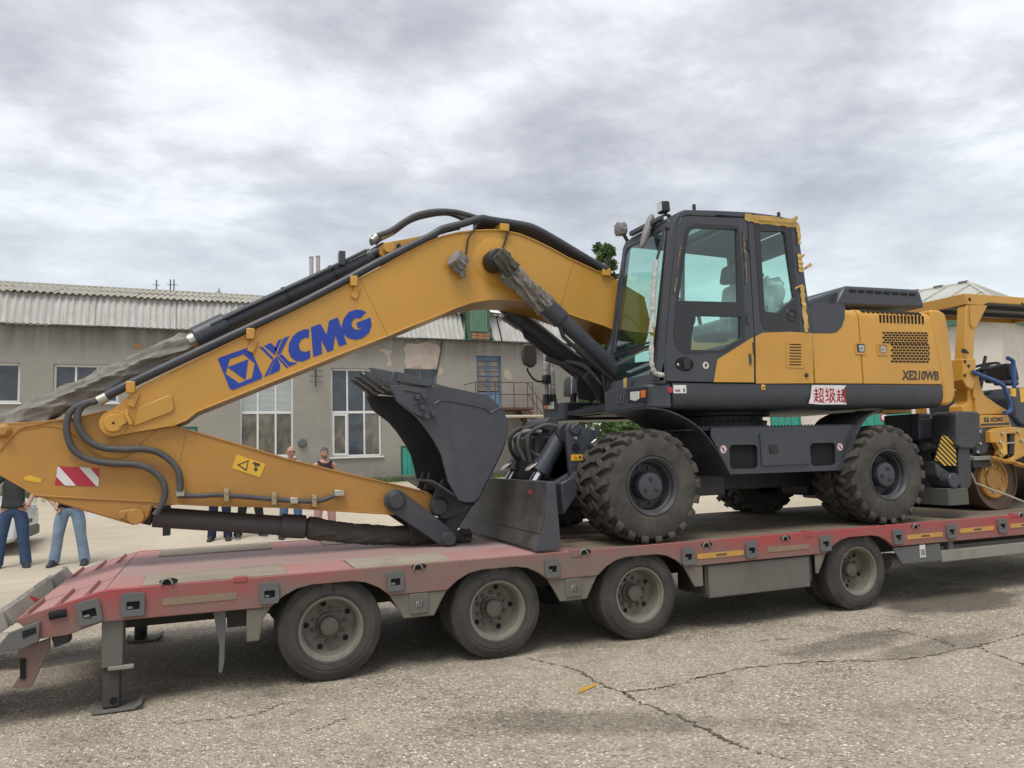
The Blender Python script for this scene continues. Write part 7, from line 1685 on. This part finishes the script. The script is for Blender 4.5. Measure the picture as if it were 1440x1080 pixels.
for q in [(8.739,3.441),(9.695,3.422)]: MB().lathe([(0.0,-0.003),(0.022,-0.003)],(q[0],6.549,q[1]),'y',14).build('canopy_hole', hole, RL)
MB().box(cx0+0.1,cx0+2.1,6.62,7.45,cz1-0.075,cz1-0.03).build('canopy_lining', plate_grey, RL, 0.01)
for y in (6.85,7.25): MB().bar((cx0+0.05,y,cz0+0.04),(cx0+2.18,y,cz0+0.04),0.05,0.05).build('canopy_rib', graphite_dusty, RL)
for y in (7.38,): MB().box(cx0+0.1,cx0+0.2,y,y+0.1,1.98,cz0+0.05).build('canopy_post', yellow, RL, 0.01)
q = [(8.571,2.782)][0]; MB().tube([(q[0]-0.08,6.5,q[1]),(q[0]+0.02,6.52,q[1]-0.02)],0.022,8,radii=[0.03,0.015]).build('knob', black, RL)
# blue handrails
for pts, y in (([(8.581,2.52),(8.71,2.479),(8.818,2.45),(9.028,2.387),(9.11,2.335),(9.134,2.274),(9.171,2.188),(9.192,2.114),(9.184,2.052),(9.15,2.022),(9.069,2.014)],6.47),([(9.612,2.746),(9.685,2.725),(9.717,2.682),(9.699,2.519),(9.694,2.39),(9.696,2.26),(9.684,2.144)],6.75)):
    MB().tube([(p[0],y,p[1]) for p in curve(pts,5)],0.026,10).build('handrail', blue_rail, RL)
q = [(9.347,2.275)][0]; MB().box(q[0]-0.04,q[0]+0.04,6.52,6.54,q[1]-0.05,q[1]+0.05).build('yellow_label', yellow_label, RL)
# lashings: an orange chain and a pale strap
chain = paint('orange_chain_paint', (0.52,0.27,0.04), 0.5, dirt=(0.25,0.15,0.06), dirt_amt=0.6, dirt_scale=12)
cp = [(p[0],6.36,p[1]) for p in curve([(8.676,1.47),(8.758,1.447),(8.841,1.427),(8.927,1.422),(8.995,1.416),(9.044,1.391),(9.112,1.377),(9.181,1.363),(9.318,1.328)],4)]
m = MB()
i = 0
for k in range(len(cp)-1):
    a, b = Vector(cp[k]), Vector(cp[k+1]); d = (b-a); n_ = max(1, int(d.length/0.05))
    for j in range(n_):
        c = a+d*(j+0.5)/n_; dn = d.normalized(); s_ = Vector((0,1,0)) if i % 2 else dn.cross(Vector((0,1,0))).normalized(); i += 1
        m.tube([c+dn*0.036*cos(t_)+s_*0.02*sin(t_) for t_ in [2*pi*q/10 for q in range(11)]],0.0085,5)
tag(m.build('lashing_chain', chain, None), 'orange lashing chain hooked over the roller drum yoke', 'chain')
wr = [(p[0],6.3,p[1]) for p in [(8.192,1.31),(8.214,1.263),(8.243,1.193),(8.483,1.112),(8.709,1.044),(8.823,1.008),(9.037,0.934)]]
tag(MB().tube(wr,0.012,6).build('lashing_strap', paint('pale_strap',(0.45,0.43,0.32),0.8), None), 'thin pale strap running down from stabiliser foot to the trailer edge', 'strap')


# ------------------------------------------------------------------ people watching from the yard
def cloth(name, col, col2=None, scale=6, amt=0.8): return paint(name, col, 0.9, col2=col2, amt=amt, scale=scale, bmp=0.9, bscale=16, spec=0.2)
skin = paint('skin', (0.42,0.235,0.17), 0.55, col2=(0.47,0.26,0.19), amt=0.7, scale=8, bmp=0.03)
denim_dark = cloth('dark_denim', (0.045,0.075,0.145), (0.06,0.105,0.19), 5)
denim_pale = cloth('faded_denim', (0.15,0.215,0.31), (0.25,0.33,0.42), 5)
denim_mid = cloth('blue_denim', (0.07,0.13,0.24), (0.10,0.17,0.29), 5)
navy = cloth('navy_work_cloth', (0.022,0.032,0.075)); char = cloth('charcoal_cloth', (0.030,0.029,0.031))
tee_grey = cloth('dark_grey_jersey', (0.058,0.060,0.063)); tee_black = cloth('black_jersey', (0.020,0.020,0.022))
tee_white = cloth('white_jersey', (0.62,0.62,0.60)); pink_cloth = cloth('faded_pink_cloth', (0.42,0.24,0.23), (0.48,0.29,0.27))
vest_c = cloth('dark_plum_jersey', (0.035,0.025,0.032)); shoe_dark = paint('dark_shoe', (0.025,0.025,0.03), 0.6, bmp=0.05); sole = flat('pale_sole', (0.45,0.44,0.42), 0.8)
hair_grey = paint('grey_dark_hair', (0.05,0.043,0.038), 0.7, col2=(0.13,0.12,0.11), amt=0.8, scale=30, bmp=0.4); hair_white = paint('white_hair', (0.55,0.52,0.48), 0.8, bmp=0.3)
reflect = paint('reflective_tape', (0.55,0.55,0.52), 0.4, bmp=0)
def skinned(pts, edges, root=0, sub=2):
    """one continuous surface grown round a skeleton; pts: name -> (co, rx, ry)"""
    names = list(pts); me = bpy.data.meshes.new('skeleton')
    me.from_pydata([pts[n][0] for n in names], [(names.index(a), names.index(b)) for a, b in edges], [])
    o = bpy.data.objects.new('skeleton', me); COL.objects.link(o)
    md = o.modifiers.new('skin', 'SKIN'); md.use_smooth_shade = True
    for i, n in enumerate(names):
        sv = me.skin_vertices[0].data[i]; sv.radius = (pts[n][1], pts[n][2]); sv.use_root = (n == names[root])
    ss = o.modifiers.new('sub', 'SUBSURF'); ss.levels = sub; ss.render_levels = sub
    bpy.context.view_layer.update(); dg = bpy.context.evaluated_depsgraph_get()
    m2 = bpy.data.meshes.new_from_object(o.evaluated_get(dg)); bpy.data.objects.remove(o)
    mb = MB(); mb.v = [tuple(v.co) for v in m2.vertices]; mb.f = [tuple(p.vertices) for p in m2.polygons]
    return mb
def head_shape(c, s=1.0, tilt=0.0):
    """a head with brow, nose, lips, chin and ears, facing -Y; c is its centre"""
    mb = MB(); n, k = 26, 30
    for i in range(n+1):
        th = pi*i/n
        for j in range(k):
            ph = 2*pi*j/k; x = sin(th)*sin(ph); y = -sin(th)*cos(ph); z = cos(th)
            f = max(0, -y)
            X = x*0.076; Y = y*0.096; Z = z*0.118
            if z < 0: X *= 1-0.28*z*z; Y *= 1-0.18*z*z*(1 if y > 0 else 0.2)
            if f > 0.75 and -0.38 < z < 0.12 and abs(x) < 0.32: Y -= 0.022*(1-abs(x)/0.32)*max(0, 1-abs(z+0.18)/0.24)   # nose
            if f > 0.6 and abs(z-0.08) < 0.12 and 0.22 < abs(x) < 0.62: Y += 0.008                                         # eye sockets
            if f > 0.6 and abs(z-0.24) < 0.09: Y -= 0.004                                                                   # brow
            if f > 0.7 and abs(z+0.52) < 0.07 and abs(x) < 0.4: Y += 0.004                                                  # mouth line
            if f > 0.5 and z < -0.72: Y -= 0.006                                                                            # chin
            mb.v.append((c[0]+X*s, c[1]+Y*s, c[2]+Z*s))
    for i in range(n):
        for j in range(k):
            j2 = (j+1) % k; mb.f.append((i*k+j, i*k+j2, (i+1)*k+j2, (i+1)*k+j))
    for sx in (-1, 1):
        mb.lathe([(0.0,-0.010),(0.022,-0.008),(0.03,0.0),(0.024,0.008),(0.0,0.006)],(c[0]+sx*0.078*s,c[1]+0.012,c[2]-0.005),'x',12)
    return mb
def hand(mb, w, d, side, curl=0.5, up=Vector((0,-1,0))):
    """palm, four unequal fingers and a side thumb along d from the wrist w"""
    d = Vector(d).normalized(); w = Vector(w); f = (up-d*up.dot(d)).normalized(); s_ = d.cross(f)*side
    mb.tube([w-d*0.02, w+d*0.03, w+d*0.085], 0.03, 10, radii=[0.026,0.036,0.034])
    for k in range(4):
        b = w+d*0.08+s_*(-0.027+0.018*k); L_ = (0.062,0.075,0.08,0.07)[3-k]
        mb.tube([b, b+d*L_*0.5+f*0.01*curl, b+d*L_*0.85+f*0.035*curl, b+d*L_*0.95+f*0.06*curl], 0.009, 7, radii=[0.0095,0.009,0.0085,0.006])
    b = w+d*0.025+s_*0.03
    mb.tube([b, b+d*0.03+s_*0.025+f*0.012, b+d*0.065+s_*0.03+f*0.02], 0.011, 7, radii=[0.013,0.011,0.008])
def person(label, loc, rotz, H=1.75, top=None, legs=None, sleeves='short', shoes='shoe', hair=None, stance=0.12, arms=None, shorts=False, extra=None, build=1.0, belt=False, glasses=False, bands=False, beard=False):
    k = H/1.75
    t = thing('person', label, 'person', loc, rotz, 'people watching the loaded machine', local=True)
    S = lambda *p: (p[0]*k, p[1]*k, p[2]*k)
    A = arms or {}
    J = {'pelvis': (S(0,0,0.97),0.135*build,0.105*build), 'waist': (S(0,-0.01,1.10),0.135*build,0.10*build), 'chest': (S(0,0,1.30),0.15*build,0.105*build), 'collar': (S(0,0.01,1.45),0.08,0.07), 'neck': (S(0,0.0,1.53),0.052,0.052), 'skull': (S(0,-0.012,1.60),0.055,0.06)}
    E = [('pelvis','waist'),('waist','chest'),('chest','collar'),('collar','neck'),('neck','skull')]
    for s_, n in ((-1,'r'),(1,'l')):
        J['hip'+n] = (S(s_*0.09,0,0.90),0.088*build,0.092*build); J['thigh'+n] = (S(s_*(0.10+stance*0.25),-0.005,0.72),0.080*build,0.083*build); J['knee'+n] = (S(s_*(0.09+stance*0.55),-0.015,0.49),0.055,0.058); J['calf'+n] = (S(s_*(0.09+stance*0.72),0.012,0.33),0.056,0.06); J['ankle'+n] = (S(s_*(0.09+stance),0.02,0.09),0.037,0.04)
        E += [('pelvis','hip'+n),('hip'+n,'thigh'+n),('thigh'+n,'knee'+n),('knee'+n,'calf'+n),('calf'+n,'ankle'+n)]
        el, wr = A.get(n, (((s_*0.25),0.03,1.15), (s_*0.27,-0.06,0.91)))
        J['sh'+n] = (S(s_*0.185,0.005,1.42),0.06,0.06); J['el'+n] = (S(*el),0.042,0.042); J['wr'+n] = (S(*wr),0.028,0.030)
        m_ = [(a+b)/2 for a, b in zip((s_*0.185,0.005,1.42), el)]; J['up'+n] = (S(*m_),0.050,0.050)
        m_ = [a+(b-a)*0.35 for a, b in zip(el, wr)]; J['fo'+n] = (S(*m_),0.043,0.043)
        E += [('collar','sh'+n),('sh'+n,'up'+n),('up'+n,'el'+n),('el'+n,'fo'+n),('fo'+n,'wr'+n)]
    b = skinned(J, E)
    hc = Vector(S(0,-0.02,1.645)); hs = head_shape(hc, k); b.add(hs.v, hs.f)
    for s_, n in ((-1,'r'),(1,'l')):
        d = Vector(J['wr'+n][0])-Vector(J['el'+n][0]); hand(b, J['wr'+n][0], d, s_)
    for s_, n in ((-1,'r'),(1,'l')):
        a = J['ankle'+n][0]; b.tube([(a[0],a[1]+0.03,0.05*k),(a[0]+s_*0.012,a[1]-0.09*k,0.045*k),(a[0]+s_*0.025,a[1]-0.19*k,0.03*k)],0.03,10,radii=[0.034,0.03,0.02])
    body = b.build('body', skin, t, smooth=60)
    # face details, hair
    for s_ in (-1, 1):
        e = hc+Vector((s_*0.031*k,-0.086*k,0.012*k)); MB().lathe([(0.0,-0.006),(0.007,-0.005),(0.012,0.0)],tuple(e),'y',10).build('eye', dark_print, body)
        MB().bar(tuple(hc+Vector((s_*0.016*k,-0.096*k,0.034*k))),tuple(hc+Vector((s_*0.05*k,-0.084*k,0.034*k))),0.008,0.006).build('eyebrow', hair or hair_grey, body)
    MB().bar(tuple(hc+Vector((-0.022*k,-0.094*k,-0.062*k))),tuple(hc+Vector((0.022*k,-0.094*k,-0.062*k))),0.01,0.009).build('mouth', paint('lips',(0.3,0.12,0.10),0.5,bmp=0) if 'lips' not in MATS else MATS['lips'], body, 0.003)
    def cap(z_front, z_back, grow):
        h = head_shape(hc, k*grow); keep = []
        for f in h.f[:26*30]:
            c = sum((Vector(h.v[i]) for i in f), Vector())/len(f)-hc; lim = z_front if c.y < -0.02 else z_back
            if c.z > lim*k: keep.append(f)
        h.f = keep; return h
    if hair is hair_white: 
        h = cap(9, -0.03, 1.035); h.f = [f for f in h.f if (sum((Vector(h.v[i]) for i in f), Vector())/len(f)-hc).z < 0.05*k]; h.build('hair', hair, t, smooth=60)
    elif hair: cap(0.062, -0.045, 1.09).build('hair', hair, t, smooth=60)
    if beard:
        h = head_shape(hc, k*1.02); h.f = [f for f in h.f[:780] if (lambda c: c.z < -0.052*k and c.y < 0.0)(sum((Vector(h.v[i]) for i in f), Vector())/len(f)-hc)]; h.build('stubble', paint('stubble',(0.20,0.115,0.085),0.8) if 'stubble' not in MATS else MATS['stubble'], t, smooth=60)
    if glasses:
        g = MB()
        for s_ in (-1, 1): g.tube([tuple(hc+Vector((s_*0.033*k+0.024*k*cos(q),-0.102*k,0.008*k+0.018*k*sin(q)))) for q in [2*pi*i/14 for i in range(15)]],0.0028,5); g.tube([tuple(hc+Vector((s_*0.057*k,-0.1*k,0.01*k))),tuple(hc+Vector((s_*0.08*k,0.01*k,0.012*k)))],0.0025,5)
        g.build('spectacles', black, t)
    # clothes: surfaces a little outside the body
    g_ = 0.014
    T = {n: (J[n][0], J[n][1]+g_, J[n][2]+g_) for n in ('pelvis','waist','chest')}; T['collar'] = (S(0,0.01,1.455),0.088,0.078)
    T['hem'] = (S(0,-0.003,0.90),J['pelvis'][1]+0.022,J['pelvis'][2]+0.022)
    TE = [('hem','pelvis'),('pelvis','waist'),('waist','chest'),('chest','collar')]
    for n in 'rl':
        if sleeves == 'none': T['sh'+n] = (tuple(Vector(J['sh'+n][0])*0.93+Vector(J['collar'][0])*0.07),0.066,0.066); TE += [('collar','sh'+n)]
        else:
            T['sh'+n] = (J['sh'+n][0],0.076,0.074); T['up'+n] = (J['up'+n][0],0.07,0.068); TE += [('collar','sh'+n),('sh'+n,'up'+n)]
            if sleeves == 'long': T['el'+n] = (J['el'+n][0],0.055,0.055); T['wr'+n] = (J['wr'+n][0],0.042,0.042); TE += [('up'+n,'el'+n),('el'+n,'wr'+n)]
    skinned(T, TE, 1).build('shirt', top, t, smooth=60)
    P = {'waistband': (S(0,-0.003,1.02),J['pelvis'][1]+0.008,J['pelvis'][2]+0.008), 'pelvis': (S(0,0,0.94),J['pelvis'][1]+0.014,J['pelvis'][2]+0.018)}; PE = [('waistband','pelvis')]
    for n in 'rl':
        for q in ('hip','thigh','knee') if shorts else ('hip','thigh','knee','calf','ankle'):
            gg = {'hip':0.014,'thigh':0.018,'knee':0.030,'calf':0.028,'ankle':0.050}[q]
            co = J[q+n][0] if not (shorts and q == 'knee') else tuple(Vector(J['knee'+n][0])+Vector((0,0,0.06)))
            P[q+n] = (co, J[q+n][1]+gg+(0.012 if shorts else 0), J[q+n][2]+gg+(0.012 if shorts else 0))
        PE += [('pelvis','hip'+n),('hip'+n,'thigh'+n),('thigh'+n,'knee'+n)]+([] if shorts else [('knee'+n,'calf'+n),('calf'+n,'ankle'+n)])
    if not shorts:
        for n in 'rl':
            q = J['ankle'+n][0]; P['cuff'+n] = ((q[0],q[1]-0.01,0.028*k),0.085,0.095); PE.append(('ankle'+n,'cuff'+n))
    skinned(P, PE, 1).build('shorts' if shorts else 'trousers', legs, t, smooth=60)
    if belt: MB().lathe([(J['pelvis'][1]+0.024,0.985*k),(J['pelvis'][1]+0.027,1.02*k)],(0,0,0),'z',28,cap=False).build('belt', black, t)
    for s_, n in ((-1,'r'),(1,'l')):
        a = Vector(J['ankle'+n][0])
        if bands:
            for z in (0.30,0.36): 
                c = a.lerp(Vector(J['calf'+n][0]), (z*k-a.z)/(J['calf'+n][0][2]-a.z)); MB().lathe([(0.079,-0.018),(0.079,0.018)],tuple(c),'z',18,cap=False).build('reflective_band', reflect, t)
        sh = MB()
        for (yy,wd,ht) in ():
            pass
        prof = [(0.085,0.036,0.10),(0.05,0.05,0.13),(0.0,0.054,0.135),(-0.06,0.054,0.115),(-0.12,0.055,0.082),(-0.17,0.050,0.058),(-0.205,0.038,0.045),(-0.222,0.018,0.03)]
        o_ = len(sh.v)
        for (yy,wd,ht) in prof:
            cx_ = a.x+s_*0.028*max(0,-yy)/0.2
            sh.v += [(cx_-wd*k,a.y+yy*k,0.02*k),(cx_-wd*0.95*k,a.y+yy*k,ht*0.6*k),(cx_-wd*0.5*k,a.y+yy*k,ht*k),(cx_+wd*0.5*k,a.y+yy*k,ht*k),(cx_+wd*0.95*k,a.y+yy*k,ht*0.6*k),(cx_+wd*k,a.y+yy*k,0.02*k)]
        for i in range(len(prof)-1):
            for j in range(6): sh.f.append((o_+i*6+j,o_+i*6+(j+1)%6,o_+(i+1)*6+(j+1)%6,o_+(i+1)*6+j))
        sh.f += [tuple(o_+j for j in range(6)),tuple(o_+(len(prof)-1)*6+j for j in reversed(range(6)))]
        so_ = sh.build('shoe' if shoes == 'shoe' else 'sandal', shoe_dark if shoes != 'navy' else navy, t, 0.004, smooth=50)
        MB().prism([(a.x-0.055*k,a.y+0.075*k),(a.x+0.055*k,a.y+0.075*k),(a.x+0.058*k+s_*0.02,a.y-0.16*k),(a.x+s_*0.03+0.02,a.y-0.23*k),(a.x+s_*0.03-0.02,a.y-0.23*k),(a.x-0.058*k+s_*0.02,a.y-0.16*k)],0.0,0.022*k,'xy').build('sole', sole if shoes == 'sandal' else shoe_dark, so_, 0.003)
    return t, J, k
pos = [(-3.093,14.554,0.07),(-2.258,14.433,0.064),(0.06,16.004,0.159),(0.628,16.106,0.166),(1.372,15.712,0.139),(2.021,15.615,0.132)]
def at_(i): p = pos[i]; return (p[0], p[1], p[2])
person('man in dark grey t-shirt and dark blue jeans beside the parked car', at_(0), radians(8), 1.80, tee_grey, denim_dark, arms={'r': ((-0.33,-0.10,1.22),(-0.22,-0.22,1.46)), 'l': ((0.27,0.02,1.16),(0.22,-0.12,1.02))}, hair=hair_grey, stance=0.10, build=1.14)
p2, J2, k2 = person('man in black t-shirt and faded blue jeans, hand in pocket, holding papers', at_(1), radians(-4), 1.78, tee_black, denim_pale, arms={'r': ((-0.36,0.06,1.14),(-0.20,-0.06,0.96)), 'l': ((0.31,0.05,1.15),(0.27,-0.14,0.98))}, hair=hair_grey, stance=0.13, belt=True, build=1.12)
w_ = Vector(J2['wrl'][0]); sheet = MB().obox(w_+Vector((0.06,-0.08,-0.12)),(0.045,0.015,0.03),(0,0.003,0),(-0.05,0,0.11))
c_, s_ = cos(radians(-4)), sin(radians(-4)); P_ = pos[1]
sheet.v = [(P_[0]+x*c_-y*s_, P_[1]+x*s_+y*c_, P_[2]+z) for x,y,z in sheet.v]
tag(sheet.build('paper_sheets', white_print, None), 'folded white papers in the hand of the man in faded jeans', 'papers')
person('man in navy work trousers with reflective bands, mostly hidden behind the stick', at_(2), radians(-6), 1.74, navy, navy, 'long', arms={'r': ((-0.27,0.05,1.16),(-0.22,-0.1,0.95))}, hair=hair_grey, stance=0.06, bands=True)
person('man in dark trousers and sandals standing wide, mostly hidden behind the stick', at_(3), radians(10), 1.72, char, char, 'short', shoes='sandal', hair=hair_grey, stance=0.15)
person('bald man in glasses and blue jeans looking over the excavator stick', at_(4), radians(6), 1.80, tee_white, denim_mid, hair=hair_white, glasses=True, stance=0.08)
person('dark haired smiling man in a sleeveless dark vest behind the excavator stick', at_(5), radians(4), 1.77, vest_c, pink_cloth, 'none', hair=hair_grey, stance=0.07, beard=True, build=1.15)

# ------------------------------------------------------------------ parked car at the left edge
car_paint = paint('pale_car_paint', (0.60,0.61,0.63), 0.25, bmp=0, dirt=(0.4,0.37,0.32), dirt_amt=0.5, dirt_scale=2)
cpos = [(-3.248,15.661,0.135)][0]
CX, CY, CZ = cpos
cr = thing('parked_car', 'pale dusty car parked behind the men at the left picture edge', 'car', (CX-2.1, CY+0.8, CZ))
X0 = CX-4.2
def cs(u, z): return (X0+u, CZ+z)
prof = [cs(0,0.35),cs(0.02,0.62),cs(0.10,0.80),cs(0.55,0.92),cs(0.95,0.98),cs(1.5,1.38),cs(1.75,1.45),cs(2.6,1.47),cs(2.95,1.40),cs(3.55,1.02),cs(4.0,0.93),cs(4.15,0.82),cs(4.2,0.62),cs(4.18,0.30),cs(4.05,0.24)]
def wa(c): return [cs(c+0.36*cos(a),0.30+0.36*sin(a)) for a in [pi*i/10 for i in range(11)]]
body_p = prof+[cs(3.78,0.24)]+[p for p in wa(3.36) if p[1] > CZ+0.3][0:]+[cs(2.98,0.22),cs(1.30,0.22)]+[p for p in wa(0.85) if p[1] > CZ+0.3]+[cs(0.45,0.24)]
cbm = MB(); n_ = len(body_p)
def inset(p, f): return p
rows_ = [(0.0,0.0),(0.06,0.9),(0.2,1.0),(1.5,1.0),(1.64,0.9),(1.70,0.0)]
cb = MB().prism(body_p, CY, CY+1.7); 
cb.v = [(x, CY+0.85+(y-CY-0.85)*(1-0.26*max(0,(z-CZ-0.9))/0.55), z) for x,y,z in cb.v]
cb = cb.build('body', car_paint, cr, 0.05, seg=3)
sh_ = lambda z: 0.85*(0.26*max(0,(z-0.9))/0.55)
gl = MB().prism([cs(1.12,1.0),cs(1.55,1.36),cs(2.1,1.40),cs(2.1,1.0)], CY+0.10, CY+0.112); gl.v = [(x, CY-0.006+(0.012 if y > CY+0.105 else 0)+sh_(z-CZ), z) for x,y,z in gl.v]; gl.build('side_window', pane_dark, cr)
gl = MB().prism([cs(2.18,1.0),cs(2.18,1.40),cs(2.6,1.41),cs(2.88,1.34),cs(3.3,1.03)], CY+0.10, CY+0.112); gl.v = [(x, CY-0.006+(0.012 if y > CY+0.105 else 0)+sh_(z-CZ), z) for x,y,z in gl.v]; gl.build('side_window', pane_dark, cr)
ws = MB().strip([(cs(2.98,1.40)[0]+0.01,CY+0.28,CZ+1.40),(cs(3.52,1.05)[0]+0.01,CY+0.16,CZ+1.05)],[(cs(2.98,1.40)[0]+0.01,CY+1.42,CZ+1.40),(cs(3.52,1.05)[0]+0.01,CY+1.54,CZ+1.05)],(0.006,0,0.008)); ws.build('windscreen', pane_dark, cr)
for u in (0.85,3.36):
    for y, s_ in ((CY-0.01,1),(CY+1.71,-1)):
        wx, wz = cs(u,0.31)
        wh_ = MB().lathe([(0.19,0.0),(0.25,-0.004*s_),(0.295,0.02*s_),(0.31,0.05*s_),(0.31,0.17*s_),(0.19,0.18*s_)],(wx,y,wz),'y',32,closed=True).build('wheel', tyre_tr, cr)
        MB().lathe([(0.0,0.02*s_),(0.05,0.015*s_),(0.15,0.03*s_),(0.19,0.01*s_)],(wx,y,wz),'y',24).build('rim', MATS['zinc_fitting'], wh_)
for u0_, u1_ in ((1.10,2.12),(2.16,3.0)): MB().box(X0+u0_,X0+u1_,CY-0.004,CY-0.001,CZ+0.28,CZ+0.285).box(X0+u0_,X0+u0_+0.006,CY-0.004,CY-0.001,CZ+0.285,CZ+0.95).build('door_gap', hole, cr)
for y in (CY+0.18,CY+1.3): MB().box(X0+4.165,X0+4.21,y,y+0.28,CZ+0.62,CZ+0.76).build('headlamp', lamp_glass, cr, 0.02)
MB().box(X0+4.12,X0+4.23,CY+0.06,CY+1.64,CZ+0.26,CZ+0.46).build('bumper', plate_grey, cr, 0.04)
MB().box(X0+4.19,X0+4.205,CY+0.6,CY+1.1,CZ+0.52,CZ+0.60).build('grille', black, cr, 0.01)
